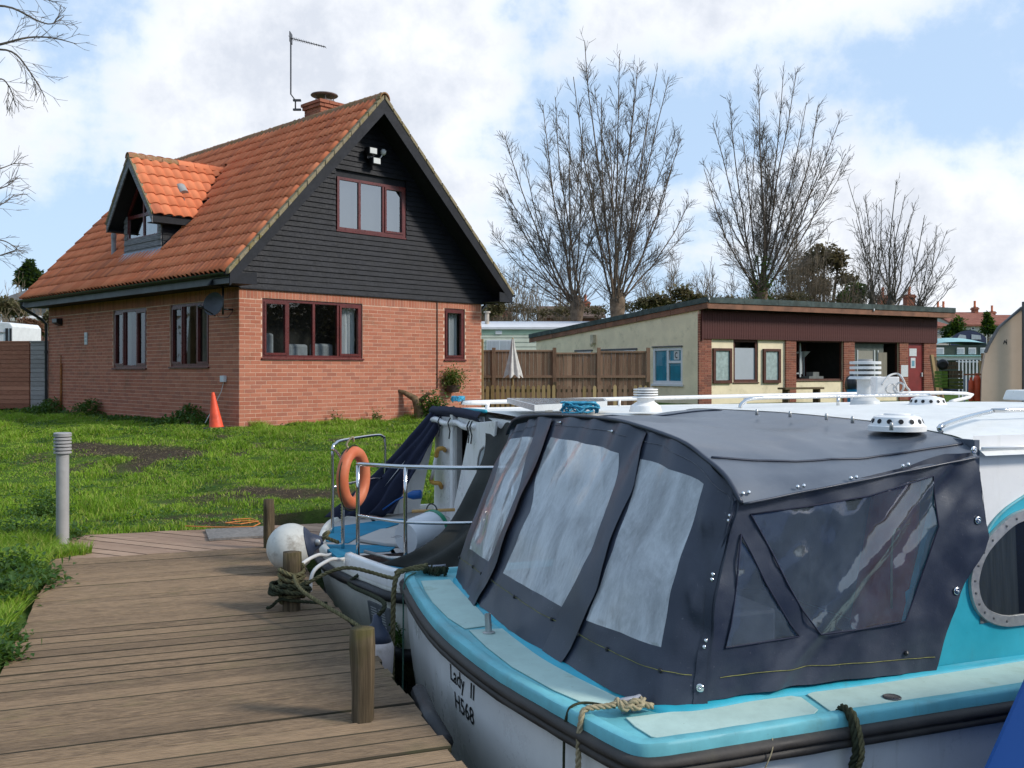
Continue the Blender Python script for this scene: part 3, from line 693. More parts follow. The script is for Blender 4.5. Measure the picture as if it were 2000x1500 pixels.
# ---- roof
roof = thing('roof', None, None, HS(RS, 4.5, ZE)); roof.parent = house; roof.location = HS(RS, 4.5, ZE)-Vector(house['_o']); roof['label'] = 'steep orange pantile roof'
def tile_geo(TW, TL, roll, c0, hw):
    """x across, y up the slope, z off the slope; lower end tips up over the course below"""
    n = 10; P = []
    for i in range(n):
        u = i/(n-1); d = abs(u-c0)/hw
        P.append((u*(TW+.02), roll*(math.cos(min(d, 1)*math.pi/2)**.75)))
    V = [(x, 0, z+.026) for x, z in P]+[(x, TL, z*.92+.004) for x, z in P]+[(x, 0, z+.010) for x, z in P]; F = []
    for i in range(n-1): F.append((i, i+1, n+i+1, n+i)); F.append((2*n+i, 2*n+i+1, i+1, i))
    F.append((n-1, 3*n-1, 2*n-1))
    me = bpy.data.meshes.new('roof_tile'); me.from_pydata(V, [], F); me.materials.append(MATS['pantile'])
    for p in me.polygons: p.use_smooth = p.index % 2 == 0
    return V, F, me
TILE_BIG = (.170, .33)+tile_geo(.170, .375, .072, .58, .36)
TILE_DORMER = (.205, .30)+tile_geo(.205, .345, .040, .62, .42)
def tile_slope(org, ax, up, ncol, nrow, clip, parent, singles, name='roof_tiles', seed=1, kit=None):
    TW, TG, TV, TF, tile_me = kit or TILE_BIG
    """org: lower corner; ax: unit along eave; up: unit up the slope"""
    rg = random.Random(seed); nr = ax.cross(up).normalized(); rest = MB(); cnt = 0
    M3 = Matrix((ax, up, nr)).transposed()
    for r in range(nrow):
        for c in range(ncol):
            o = org+ax*(c*TW)+up*(r*TG)
            mid = o+ax*(TW/2)+up*(TG/2)
            if not clip(mid, r, c): continue
            j = Matrix.Rotation(rg.uniform(-.012, .012), 3, 'Z') @ Matrix.Rotation(rg.uniform(-.012, .012), 3, 'X')
            o = o+nr*rg.uniform(-.003, .004)+up*rg.uniform(-.006, .006)
            if singles(r, c) and cnt < 300:
                t = link('roof_tile', tile_me, None, parent); mt = (M3 @ j).to_4x4(); t.matrix_local = Matrix.Translation(o-Vector(parent['_o'])) @ mt; cnt += 1
            else:
                b = len(rest.v); A = M3 @ j
                for v in TV: rest.v.append(o+A @ Vector(v))
                for f in TF: rest.f.append([b+i for i in f])
    if rest.v:
        ob = rest.build(name, MATS['pantile'], parent, kind='stuff')
        for p in ob.data.polygons: p.use_smooth = (p.index % 19) % 2 == 0 and (p.index % 19) < 18
    return cnt
DT0, DT1, DS = 3.34, 5.10, .15     # dormer cheeks and face
def build_roof():
    # sarking sheets below the tiles
    m = MB(HS); th = .05
    for a, b in ((S0, RS), (S1, RS)):
        za, zb = ZE, ZR
        m.hexa([(a, -OV+.06, za-th), (b, -OV+.06, zb-th), (b, L_SIDE+OVB-.06, zb-th), (a, L_SIDE+OVB-.06, za-th), (a, -OV+.06, za-.004), (b, -OV+.06, zb-.004), (b, L_SIDE+OVB-.06, zb-.004), (a, L_SIDE+OVB-.06, za-.004)])
    m.build('sarking', MATS['dark_soffit'], roof)
    axl = HS(0, -1, 0)-HS(0, 0, 0); axl.normalize()       # left slope seen from outside: across runs towards the gable
    upl = (HS(RS, 0, ZR)-HS(S0, 0, ZE)); sl = upl.length; upl.normalize()
    TW, TG = TILE_BIG[:2]; ncol = int((L_SIDE+OV+OVB)/TW); nrow = int(sl/TG)+1
    org = HS(S0-.05, L_SIDE+OVB, ZE-.055)
    def clipL(p, r, c):
        d = Vector((p.x-HO.x, p.y-HO.y)); s = d.dot(HA); t = d.dot(HB)
        if p.z > ZR-.02: return False
        if DT0-.05 < t < DT1+.05 and s > DS-.02:
            zr = dormer_z(t); return p.z > zr+.02 if zr else True
        z = dormer_z(t, True)
        if z and s > DS+.1 and p.z < z-.05 and p.z > 4.75 and DT0-.3 < t < DT1+.3: return not (p.z < z-.12)
        return True
    tile_slope(org, axl, upl, ncol, nrow, clipL, roof, lambda r, c: c >= ncol-20, seed=3)
    axr = HS(0, 1, 0)-HS(0, 0, 0); axr.normalize(); upr = HS(RS, 0, ZR)-HS(S1, 0, ZE); sr = upr.length; upr.normalize()
    tile_slope(HS(S1+.05, -OV, ZE-.055), axr, upr, ncol, int(sr/TG)+1, lambda p, r, c: p.z < ZR-.02, roof, lambda r, c: False, seed=4)
    # ridge tiles
    t = -OV-.03
    k = 0
    while t < L_SIDE+OVB:
        m = MB(); n = 8; L = .44; rr = .125
        ring = []
        for e, tt in ((0, t), (1, min(t+L, L_SIDE+OVB+.02))):
            for R_ in (rr, rr-.02):
                ring.append([m.pt(HS(RS+R_*1.02*math.cos(math.pi*j/n), tt, ZR-.075+R_*1.25*math.sin(math.pi*j/n)+(.004*(k % 3)))) for j in range(n+1)])
        a0, a1, b0, b1 = ring
        for j in range(n): m.f += [[a0[j], a0[j+1], b0[j+1], b0[j]], [a1[j], b1[j], b1[j+1], a1[j+1]], [a0[j], a1[j], a1[j+1], a0[j+1]]]
        m.build('ridge_tile', MATS['ridge_clay'], roof, autosmooth=40); t += L+.008; k += 1
    # mossy mortar and undercloak on the gable verge, one length per course
    for sd in (0, 1):
        for k in range(17):
            f0, f1 = k/17, (k+1)/17-.004; e = S0-.03 if sd == 0 else S1+.03
            p = (e+(RS-e)*f0, ZE-.04+(ZR-ZE+.04)*f0); q = (e+(RS-e)*f1, ZE-.04+(ZR-ZE+.04)*f1); dz = random.uniform(-.006, .006)
            m = MB(HS); m.hexa([(p[0], -OV-.015+dz, p[1]-.045), (q[0], -OV-.015+dz, q[1]-.045), (q[0], -OV+.10, q[1]-.045), (p[0], -OV+.10, p[1]-.045), (p[0], -OV-.015+dz, p[1]+.055), (q[0], -OV-.015+dz, q[1]+.045), (q[0], -OV+.10, q[1]+.045), (p[0], -OV+.10, p[1]+.055)])
            m.build('verge_tile', MATS['verge_mortar'], roof, bevel=.008)
    # bargeboards
    for sd in (0, 1):
        e, b0 = (S0, -.02) if sd == 0 else (S1, .02)
        w = .235; z0, z1 = ZE-.05, ZR-.045
        m = MB(HS); m.hexa([(e, -OV, z0-w), (RS, -OV, z1-w*1.25), (RS, -OV+.025, z1-w*1.25), (e, -OV+.025, z0-w), (e, -OV, z0), (RS, -OV, z1), (RS, -OV+.025, z1), (e, -OV+.025, z0)])
        m.build('bargeboard', MATS['black_board'], roof)
        # sloping soffit between barge and wall
        m = MB(HS); m.hexa([(e, -OV+.026, z0-.10), (RS, -OV+.026, z1-.12), (RS, .02, z1-.12), (e, .02, z0-.10), (e, -OV+.026, z0-.08), (RS, -OV+.026, z1-.10), (RS, .02, z1-.10), (e, .02, z0-.08)])
        m.build('soffit', MATS['dark_soffit'], roof)
    # boxed eaves
    for a, b, nm in ((S0, -.012, 'grey_fascia'), (S1, 6.112, 'black_board')):
        sg = 1 if a < 0 else -1
        m = MB(HS); m.box((min(a, a+sg*.02), -OV+.03, WT-.02), (max(a, a+sg*.02), L_SIDE+OVB, ZE-.055)); m.build('fascia', MATS[nm], roof)
        m = MB(HS); m.box((min(a+sg*.021, b), -OV+.03, WT-.012), (max(a+sg*.021, b), L_SIDE+OVB, WT+.008)); m.build('eave_soffit', MATS['dark_soffit'], roof)
        m = MB(HS); m.prism([(a, -OV+.002, WT-.02), (b+sg*.02, -OV+.002, WT-.02), (b+sg*.02, -OV+.002, ZE-.02), (a, -OV+.002, ZE-.07)], (0, .026, 0)); m.build('eave_end', MATS['black_board'], roof)
        # half round gutter
        def gut(i, j):
            th = math.pi*(1+j); return (a-sg*(.062-.055*math.cos(th)), -OV+.02+(L_SIDE+OV+OVB-.04)*i, ZE-.055+.055*math.sin(th))
        m = MB(HS); m.grid(gut, 1, 8); m.build('gutter', MATS['black_plastic'], roof, True)
    # downpipes
    m = MB(HS); m.tube([(S0-.06, 9.28, ZE-.10), (S0-.06, 9.28, ZE-.22), (-.16, 9.17, ZE-.50), (-.05, 9.13, ZE-.62), (-.05, 9.13, GZH)], .036, 8)
    m.lathe((-.05, 9.13, 2.0), [(.046, 0), (.046, .06)], 8); m.build('downpipe', MATS['black_plastic'], roof, autosmooth=50)
    m = MB(HS); m.tube([(S1+.06, .35, ZE-.10), (S1+.03, .3, ZE-.24), (6.18, .2, ZE-.46), (6.16, .2, GZH)], .034, 8); m.build('downpipe', MATS['black_plastic'], roof, autosmooth=50)
def dormer_z(t, wide=False):
    """height of the dormer roof at t"""
    h = 1.13 if wide else 1.09; d = abs(t-4.17)
    return 6.12-d*1.21 if d < h else None
build_roof()

# ---- dormer
def build_dormer():
    d = thing('dormer', None, None, HS(.3, 4.5, 4.0)); d.parent = house; d.location = HS(.3, 4.5, 4.0)-Vector(house['_o']); d['label'] = 'small gabled dormer with weathered boards'
    RT, RZ, HWD, EZ = 4.17, 6.12, 1.10, 4.80; F0 = -.19     # ridge t, ridge z, half width, eave z, front edge s
    slope = (RZ-EZ)/HWD
    wb = worn('silver_board', (.21, .20, .205), .35, .8, 5, (.09, .08, .07), .35, .2, .4, stretch=(1, 1, 8)); bb = MATS['black_board']
    zr = lambda s: roof_z(s)
    smax = S0+(RZ-ZE)/(ZR-ZE)*(RS-S0)
    for sd in (-1, 1):
        # tiles
        te = RT+sd*HWD; ax = (HS(1, 0, 0)-HS(0, 0, 0))*(1 if sd < 0 else -1); up = (HS(0, RT, RZ)-HS(0, te, EZ)).normalized()
        org = HS(F0 if sd < 0 else F0+.205*11, te+sd*.04, EZ-.05)
        tile_slope(org, ax.normalized(), up, 11, 6, lambda p, r, c: p.z < RZ-.01 and p.z > zr((Vector((p.x, p.y))-HO).dot(HA))+.02, d, lambda r, c: sd < 0, seed=8+sd, kit=TILE_DORMER)
        m = MB(HS); s_e = S0+(EZ-ZE)/(ZR-ZE)*(RS-S0)
        m.poly([(F0+.03, te, EZ-.03), (s_e, te, EZ-.03), (smax, RT, RZ-.03), (F0+.03, RT, RZ-.03)]); m.build('sarking', MATS['dark_soffit'], d)
        # bargeboard, grey and weathered
        m = MB(HS); w = .16; m.hexa([(F0-.005, te, EZ-.05-w), (F0-.005, RT, RZ-.04-w*1.3), (F0+.02, RT, RZ-.04-w*1.3), (F0+.02, te, EZ-.05-w), (F0-.005, te, EZ-.05), (F0-.005, RT, RZ-.04), (F0+.02, RT, RZ-.04), (F0+.02, te, EZ-.05)])
        m.build('bargeboard', wb, d)
        m = MB(HS); m.hexa([(F0-.02, te, EZ-.05), (F0-.02, RT, RZ-.04), (F0+.06, RT, RZ-.04), (F0+.06, te, EZ-.05), (F0-.02, te, EZ+.01), (F0-.02, RT, RZ+.03), (F0+.06, RT, RZ+.03), (F0+.06, te, EZ+.01)])
        m.build('verge_tile', MATS['verge_mortar'], d)
        # dark soffit to the face and eave board
        m = MB(HS); m.poly([(F0+.02, te, EZ-.15), (DS+.02, te, EZ-.15), (DS+.02, RT, RZ-.19), (F0+.02, RT, RZ-.19)]); m.build('soffit', MATS['dark_soffit'], d)
        m = MB(HS); m.box((F0+.02, te-.012, EZ-.20), (s_e-.1, te+.012, EZ-.04)); m.build('fascia', bb, d)
        tw = DT0 if sd < 0 else DT1
        m = MB(HS); m.box((F0+.02, min(te, tw), EZ-.20), (s_e-.05, max(te, tw), EZ-.185)); m.build('eave_soffit', MATS['dark_soffit'], d)
        # cheek boards
        z = zr(DS)-.05; k = 0
        while z < EZ-.05:
            s1 = S0+(z+.06-ZE)/(ZR-ZE)*(RS-S0)
            z2 = z+.125; s2 = S0+(z2-ZE)/(ZR-ZE)*(RS-S0)
            m = MB(HS); y0 = tw; y1 = tw+sd*.02; m.hexa([(DS, y0, z), (max(s2, DS+.3)+.15, y0, z), (max(s2, DS+.3)+.15, y1+sd*.016, z), (DS, y1+sd*.016, z), (DS, y0, z2), (max(s2, DS+.3)+.15, y0, z2), (max(s2, DS+.3)+.15, y1, z2), (DS, y1, z2)])
            m.build('board', bb, d); z += .125
    # face boards below and beside the window
    wz0, wz1 = 4.42, 4.90; wt0, wt1 = DT0+.14, DT1-.16
    z = zr(DS)-.02
    rg = random.Random(4)
    while z < 4.86:
        z2 = z+.13
        for a, b in ([(DT0, DT1)] if z2 < wz0+.02 else [(DT0, wt0), (wt1, DT1)]):
            m = MB(HS); e = rg.uniform(0, .004); m.hexa([(DS-.03-e, a, z), (DS-.03-e, b, z), (DS+.02, b, z), (DS+.02, a, z), (DS-.012-e, a, z2), (DS-.012-e, b, z2), (DS+.02, b, z2), (DS+.02, a, z2)]); m.build('board', wb, d)
        z += .125
    # window: two lower lights, two upper lights cut to the gable
    f = MB(HS); e0, e1 = DS-.015, DS+.045
    f.box((e0, wt0, wz0-.04), (e1, wt1, wz0+.03)); f.box((e0, wt0, wz1-.035), (e1, wt1, wz1+.035)); f.box((e0, wt0, wz0+.03), (e1, wt0+.055, wz1-.035)); f.box((e0, wt1-.055, wz0+.03), (e1, wt1, wz1-.035)); f.box((e0+.003, RT-.03, wz0+.03), (e1, RT+.03, RZ-.3))
    for sd in (-1, 1):
        a = wt0 if sd < 0 else wt1; hz = min(wz1+.04, EZ); top = RZ-.26
        f.hexa([(e0+.002, a, wz1+.035), (e0+.002, RT, top-.06), (e1, RT, top-.06), (e1, a, wz1+.035), (e0+.002, a, wz1+.11), (e0+.002, RT, top+.02), (e1, RT, top+.02), (e1, a, wz1+.11)])
    fo = f.build('window', MATS['red_window'], d)
    for sd in (-1, 1):
        a = wt0+.055 if sd < 0 else wt1-.055; b = RT+sd*.03
        p = MB(HS); p.poly([(DS+.01, a, wz0+.03), (DS+.01, b, wz0+.03), (DS+.01, b, wz1-.035), (DS+.01, a, wz1-.035)]); p.build('pane', MATS['upper_glass'], fo)
        p = MB(HS); p.poly([(DS+.012, a, wz1+.035), (DS+.012, b, wz1+.035), (DS+.012, b, RZ-.33), (DS+.012, a, wz1+.06)]); p.build('pane', MATS['window_glass'], fo)
    m = MB(HS); m.poly([(DS+.5, DT0, 3.9), (DS+.5, DT1, 3.9), (DS+.5, DT1, 5.2), (DS+.5, RT, 6.0), (DS+.5, DT0, 5.2)]); m.build('room', worn('pale_room', (.55, .58, .55), .35, .9, 3), fo)
    # lead flashing apron and side
    lead = worn('lead', (.30, .32, .36), .2, .5, 7, None, 0, .4)
    m = MB(HS); za = zr(DS)+.03; zb = zr(DS-.22)+.03
    m.hexa([(DS-.02, DT0-.12, za), (DS-.02, DT1+.06, za), (DS-.24, DT1+.14, zb), (DS-.24, DT0-.05, zb), (DS-.02, DT0-.12, za+.035), (DS-.02, DT1+.06, za+.035), (DS-.24, DT1+.14, zb+.035), (DS-.24, DT0-.05, zb+.035)]); m.build('lead_apron', lead, d)
    m = MB(HS); s_e = S0+(EZ-ZE)/(ZR-ZE)*(RS-S0)
    m.hexa([(DS-.05, DT0-.13, zr(DS-.05)+.03), (s_e+.05, DT0-.13, zr(s_e+.05)+.03), (s_e+.05, DT0+.02, zr(s_e+.05)+.03), (DS-.05, DT0+.02, zr(DS-.05)+.03), (DS-.05, DT0-.13, zr(DS-.05)+.06), (s_e+.05, DT0-.13, zr(s_e+.05)+.06), (s_e+.05, DT0+.02, zr(s_e+.05)+.075), (DS-.05, DT0+.02, zr(DS-.05)+.075)]); m.build('lead_soaker', lead, d)
    m = MB(HS); pts = []
    m.hexa([(s_e-.05, RT-HWD-.08, zr(s_e-.05)+.02), (smax, RT-.02, zr(smax)+.02), (smax+.12, RT-.02, zr(smax+.12)+.02), (s_e+.13, RT-HWD-.08, zr(s_e+.13)+.02), (s_e-.05, RT-HWD-.08, zr(s_e-.05)+.045), (smax, RT-.02, zr(smax)+.045), (smax+.12, RT-.02, zr(smax+.12)+.045), (s_e+.13, RT-HWD-.08, zr(s_e+.13)+.045)]); m.build('valley', lead, d)
    # ridge
    s = F0-.03; k = 0
    while s < smax-.1:
        m = MB(); n = 8; L = min(.36, smax+.1-s); rr = .105; ring = []
        for ss in (s, s+L):
            for R_ in (rr, rr-.018): ring.append([m.pt(HS(ss, RT+R_*math.cos(math.pi*j/n), RZ-.06+R_*1.15*math.sin(math.pi*j/n))) for j in range(n+1)])
        a0, a1, b0, b1 = ring
        for j in range(n): m.f += [[a0[j], a0[j+1], b0[j+1], b0[j]], [a1[j], b1[j], b1[j+1], a1[j+1]], [a0[j], a1[j], a1[j+1], a0[j+1]], [b0[j], b0[j+1], b1[j+1], b1[j]]]
        m.build('ridge_tile', MATS['ridge_clay'] if k < 3 else MATS['pantile'], d, autosmooth=40); s += L+.008; k += 1
    # grey hooded vent tile
    c = HS(.70, RT-.62, RZ-.62*slope+.05)
    m = MB(); upv = (HS(0, RT, RZ)-HS(0, RT-HWD, EZ)).normalized(); ax = (HS(1, 0, 0)-HS(0, 0, 0)).normalized(); nv = ax.cross(upv)
    def hood(i, j):
        a = math.pi*j; r = .095*(1-.35*(1-i)); return c+ax*(math.cos(a)*.10)+nv*(math.sin(a)*r)+upv*(.13-.25*i)
    m.grid(hood, 5, 8); m.poly([hood(1, j/8) for j in range(9)]); m.build('tile_vent', worn('vent_grey', (.34, .335, .32), .15, .7), d, True)
build_dormer()

def roof_bits():
    lead = MATS['lead']
    # flue pipe by the dormer
    p = HS(.2, 5.8, roof_z(.2)); m = MB(); m.lathe(p, [(.052, -.05), (.052, .42), (.060, .42), (.060, .50), (.05, .5), (.05, .62)], 12); fo = m.build('flue_pipe', worn('pipe_grey', (.27, .28, .30), .2, .55), house, autosmooth=40)
    m = MB(HS); m.hexa([(x, y, roof_z(x)+d) for d in (.035, .06) for x, y in ((-.02, 5.67), (.3, 5.67), (.3, 5.97), (-.02, 5.97))]); m.build('flashing', lead, fo)
    # chimney
    cx, cy, h = 3.20, 1.95, .31
    brick_mat('chimney_brick', (.30, .10, .06), (.36, .13, .075), (.27, .10, .06), (.22, .085, .06))
    m = MB(HS); m.box((cx-h+.01, cy-h+.01, 6.4), (cx+h-.01, cy+h-.01, 7.42)); ch = m.build('chimney', MATS['mortar'], house, label='short brick chimney with round metal cowl')
    z = 6.75; k = 0
    while z < 7.40:
        g = .0 if z < 7.26 else (.035 if z < 7.33 else .06); H = h+g
        for (ax0, sgn) in ((0, -1), (0, 1), (1, -1), (1, 1)):
            E = H if (ax0 == 0) == (k % 2 == 0) else H-.105
            n_ = max(2, round(2*E/.225)); q0, q1 = (H-.10, H) if sgn > 0 else (-H, -H+.10)
            for j in range(n_):
                a, b = -E+2*E*j/n_+.005, -E+2*E*(j+1)/n_-.005; m = MB(HS)
                if ax0 == 0: m.box((cx+a, cy+q0, z), (cx+b, cy+q1, z+.065))
                else: m.box((cx+q0, cy+a, z), (cx+q1, cy+b, z+.065))
                m.build('brick', MATS['chimney_brick'], ch)
        z += .075; k += 1
    c = HS(cx, cy, 7.46); m = MB(); m.lathe(c, [(.24, -.05), (.24, .02), (.17, .03), (.17, .05)], 20)
    for a in range(5): q = c+Vector((math.cos(a*1.257)*.2, math.sin(a*1.257)*.2, 0)); m.tube([q, q+Vector((0, 0, .15))], .012, 6)
    m.lathe(c+Vector((0, 0, .14)), [(.02, .0), (.29, .0), (.30, .012), (.29, .03), (.0, .05)], 28); m.build('cowl', worn('cowl_metal', (.17, .13, .12), .3, .5, 8), ch, autosmooth=35)
    # television aerial on the chimney: a thing of its own
    base = HS(cx-h-.05, cy+.15, 7.2); p = [at(577, 216, base.y), at(577, 196, base.y), at(568, 184, base.y), at(568, 72, base.y)]
    a = thing('television_aerial', 'thin television aerial on a tall mast beside the chimney', 'aerial', p[0]); dk = worn('aerial_metal', (.06, .06, .065), .2, .5)
    m = MB(); m.tube(p, .017, 6); m.build('mast', dk, a, True)
    m = MB(); m.box(tuple(p[0]-Vector((.05, .03, .0))), tuple(p[0]+Vector((.12, .03, .04)))); m.box(tuple(p[1]-Vector((.05, .03, .02))), tuple(p[1]+Vector((.12, .03, .02)))); m.build('bracket', dk, a)
    b0, b1 = at(566, 74, base.y), at(636, 92, base.y-.25); m = MB(); m.tube([b0, b1], .011, 5); m.build('boom', dk, a)
    sd = Vector((.25, .95, -.1)).normalized()
    for k in range(15):
        q = b0.lerp(b1, .04+.94*k/14); L = .13-.004*k; m = MB(); m.tube([q-sd*L, q+sd*L], .005, 4); m.build('rod', dk, a)
    q = b0.lerp(b1, .06); m = MB(); m.box(tuple(q-Vector((.03, .12, .10))), tuple(q+Vector((-.015, .12, .12)))); m.build('reflector', dk, a)
roof_bits()

def wall_bits():
    # security light and sensor on the gable
    c = ff(2.86, 6.02, .05); a = thing('security_light', 'white twin security floodlight high on the black gable', 'floodlight', c)
    wh = worn('white_plastic', (.60, .60, .59), .08, .45); bk = MATS['black_plastic']
    for dz, ds in ((.0, 0), (-.19, .09)):
        m = MB(HS); s, z = 2.86+ds, 6.0+dz; m.box((s-.10, -.24, z-.065), (s+.10, -.10, z+.075)); m.build('floodlight', bk, a, bevel=.01)
        m = MB(HS); m.box((s-.085, -.252, z-.05), (s+.085, -.2405, z+.06)); m.build('lens', wh, a)
    m = MB(HS); m.tube([(2.9, -.04, 5.93), (2.9, -.12, 5.90), (3.1, -.14, 5.90), (3.16, -.16, 5.98)], .012, 6); m.build('arm', wh, a)
    m = MB(HS); m.lathe((3.17, -.17, 5.97), [(.02, 0), (.055, .03), (.06, .09), (.03, .125)], 12); m.build('sensor', wh, a, True)
    m = MB(HS); m.box((2.80, -.12, 5.86), (2.96, -.036, 6.06)); m.build('backplate', bk, a)
    # satellite dish
    wallp = HS(0, .22, 2.9); c = HS(-.40, .13, 2.77); d = thing('satellite_dish', 'dark grey satellite dish on the side wall beside the corner', 'satellite dish', c)
    ax = Vector((-.35, -.93, .18)).normalized(); gm = worn('dish_grey', (.022, .024, .028), .25, .4, 4)
    m = MB(); m.lathe(c, [(.0, .0), (.10, .008), (.17, .03), (.215, .058), (.215, .064), (.17, .038), (.1, .016), (0, .008)], 28, ax); m.build('reflector', gm, d, autosmooth=35)
    m = MB(); e = c+ax*.34+Vector((-.05, 0, -.12)); m.tube([c-Vector((0, 0, .2)), e], .012, 6); m.build('arm', bk, d); m = MB(); m.lathe(e, [(.028, -.06), (.034, .03), (.02, .06)], 10, ax); m.build('receiver', bk, d, True)
    m = MB(); k = c-ax*.06; m.tube([k, HS(-.30, .26, 2.74), HS(-.2, .22, 2.74)], .02, 8); m.tube([HS(-.2, .22, 2.60), HS(-.2, .22, 3.12)], .02, 8); m.tube([HS(-.2, .22, 2.70), HS(.0, .22, 2.70)], .018, 6); m.build('bracket', bk, d, True)
    m = MB(HS); m.tube([(-.3, .3, 2.7), (-.26, .28, 2.56), (-.12, .2, 2.55), (-.03, .2, 2.65), (-.02, .2, 2.72)], .006, 5); m.build('cable', bk, d, True)
    # label plate, meter box, bulkhead lamp, rusty pipe
    m = MB(HS); m.box((-.030, 6.72, 2.18), (-.008, 6.86, 2.46)); pl = m.build('address_plate', wh); tag(pl, 'small white plate on the brick side wall left of the windows', 'plate')
    for z in (2.36, 2.27): m = MB(HS); m.box((-.0335, 6.74, z-.03), (-.0302, 6.84, z+.025)); m.build('panel', worn('plate_green', (.36, .42, .40), .1, .5), pl)
    m = MB(HS); m.box((-.075, .43, 1.37), (-.008, .57, 1.49)); tag(m.build('socket_box', worn('box_white', (.62, .63, .65), .08, .5), bevel=.008), 'white outdoor socket box low on the side wall near the corner', 'socket')
    m = MB(HS); m.tube([(-.03, .5, 1.37), (-.05, .55, 1.2), (-.12, .66, .95), (-.3, .75, .56)], .007, 5); tag(m.build('cable', worn('cable_white', (.6, .6, .58), .1, .6)), 'thin white cable running down from the socket box', 'cable')
    m = MB(HS); m.hexa([(-.15, 8.2, 2.73), (-.008, 8.2, 2.66), (-.008, 8.5, 2.66), (-.15, 8.5, 2.73), (-.15, 8.2, 2.83), (-.008, 8.2, 2.84), (-.008, 8.5, 2.84), (-.15, 8.5, 2.83)]); tag(m.build('bulkhead_lamp', bk, bevel=.01), 'black outdoor lamp under the eaves at the far left of the side wall', 'lamp')
    m = MB(HS); m.tube([(-.04, 8.22, 1.75), (-.04, 8.22, .45)], .025, 8); m.tube([(-.04, 8.22, 1.75), (-.04, 8.22, 1.95)], .012, 6); tag(m.build('rusty_pipe', worn('rust', (.33, .12, .03), .45, .8, 14, (.12, .05, .03), .6), smooth=True), 'rusty orange pipe on the side wall near the downpipe', 'pipe')
    m = MB(HS); m.tube([(4.76, -.02, WT-.05), (4.76, -.02, 1.2)], .010, 5); tag(m.build('cable', bk), 'thin dark cable down the gable wall left of the small window', 'cable')
    # hanging basket pot with plant
    c = ff(5.10, 1.10, .14); b = thing('wall_planter', 'dark wall planter with leafy plant below the small window', 'planter', c)
    m = MB(); m.lathe(c, [(.05, 0), (.14, .02), (.17, .16), (.15, .16), (.12, .1)], 14); m.build('pot', worn('pot_brown', (.06, .035, .025), .3, .7), b, autosmooth=40)
    rg2 = np.random.default_rng(9); k = 900; P = np.array(c)+np.array([0, 0, .30])+rg2.normal(0, 1, (k, 3))*np.array([.13, .09, .11]); V, F = leaves_fn(P, rg2.uniform(.04, .09, k), rg2, .7, .45)
    leaf_mat('planter_leaves', (.10, .15, .03), (.17, .22, .06), (.25, .26, .09)); npmesh('foliage', V, F, MATS['planter_leaves'], b)
    # dead stump with ivy by the wall
    c = ff(4.0, GZH, .35); s_ = thing('tree_stump', 'old stump with green ivy against the gable wall', 'stump', c)
    m = MB(); m.tube([c+Vector((.0, 0, -.05)), c+Vector((-.03, .0, .3)), c+Vector((-.12, 0, .50)), c+Vector((-.34, .05, .62)), c+Vector((-.6, .05, .7))], [.16, .11, .075, .05, .02], 9); m.tube([c+Vector((-.03, 0, .42)), c+Vector((.16, .02, .6)), c+Vector((.3, .02, .6))], [.06, .035, .015], 7); m.build('trunk', worn('stump_bark', (.17, .115, .065), .45, .95, 12, (.07, .05, .03), .5, .1, .8), s_, True)
    P = np.array(c)+np.array([.28, -.02, .24])+rg2.normal(0, 1, (1300, 3))*np.array([.15, .1, .15]); P[:, 2] = np.maximum(P[:, 2], .52); V, F = leaves_fn(P, rg2.uniform(.05, .09, 1300), rg2, .7, .7); npmesh('ivy', V, F, MATS['weed_leaves'], s_)
    for kx, (s, hh, n) in enumerate(((1.95, .16, 350), (2.95, .2, 350), (5.3, .18, 300))):
        cc = ff(s, GZH, .12); P = np.array(cc)+np.abs(rg2.normal(0, 1, (n, 3)))*np.array([.10, -.08, hh*.6]); V, F = leaves_fn(P, rg2.uniform(.03, .06, n), rg2, .7, .6)
        o = npmesh('weed_clump', V, F, MATS['weed_leaves']); tag(o, ['small leafy weed clump at the wall foot under the big window', 'weed clump at the wall foot left of the stump', 'weed clump at the wall foot under the planter'][kx], 'weed', 'weeds at the foot of the gable wall')
    # traffic cone with dark base
    p = HS(-.42, .06, 0); p.z = float(gz(p.x, p.y)); c = thing('traffic_cone', 'faded orange traffic cone with a dark base by the house corner', 'traffic cone', p)
    orr = worn('cone_orange', (.78, .085, .030), .25, .55, 6, (.4, .05, .02), .3); tilt = Vector((-.10, 0, 1)).normalized()
    m = MB(); m.lathe(p+Vector((0, 0, .035)), [(.135, 0), (.125, .02), (.028, .63), (.0, .635)], 18, tilt); m.build('cone', orr, c, autosmooth=40)
    m = MB(); m.box(tuple(p+Vector((-.19, -.17, -.01))), tuple(p+Vector((.17, .17, .04)))); m.build('base', worn('cone_base', (.04, .04, .042), .3, .8), c, bevel=.015)
wall_bits()
# ================================================================ clubhouse, fences, caravan, yard and far buildings
CO.x = 5.73
CGZ = .35
worn('cream_render', (.83, .71, .49), .10, .85, 1.6, (.36, .31, .20), .4, .2, .2)
worn('maroon_board', (.075, .018, .015), .22, .6, 3, (.05, .012, .01), .3, .3)
worn('brown_frame', (.085, .026, .016), .3, .5, 6)
worn('felt_green', (.075, .095, .090), .35, .9, 4, (.12, .12, .09), .4, .15, .5)
worn('brown_fascia', (.22, .095, .052), .3, .7, 3, (.10, .05, .03), .35)
brick_mat('pier_brick', (.24, .085, .055), (.30, .115, .075), (.20, .07, .05), (.15, .065, .05))
worn('paper', (.58, .60, .60), .1, .9, 20); worn('white_frame', (.66, .67, .68), .06, .4, 4)
glass_mat('club_glass', (.85, .87, .86), -.015)
worn('blue_blind', (.01, .27, .42), .2, .7, 3)
def fcf(l, z, d): return CP(l, -d, z)
def fcs(l, z, d): return CP(-d, l, z)
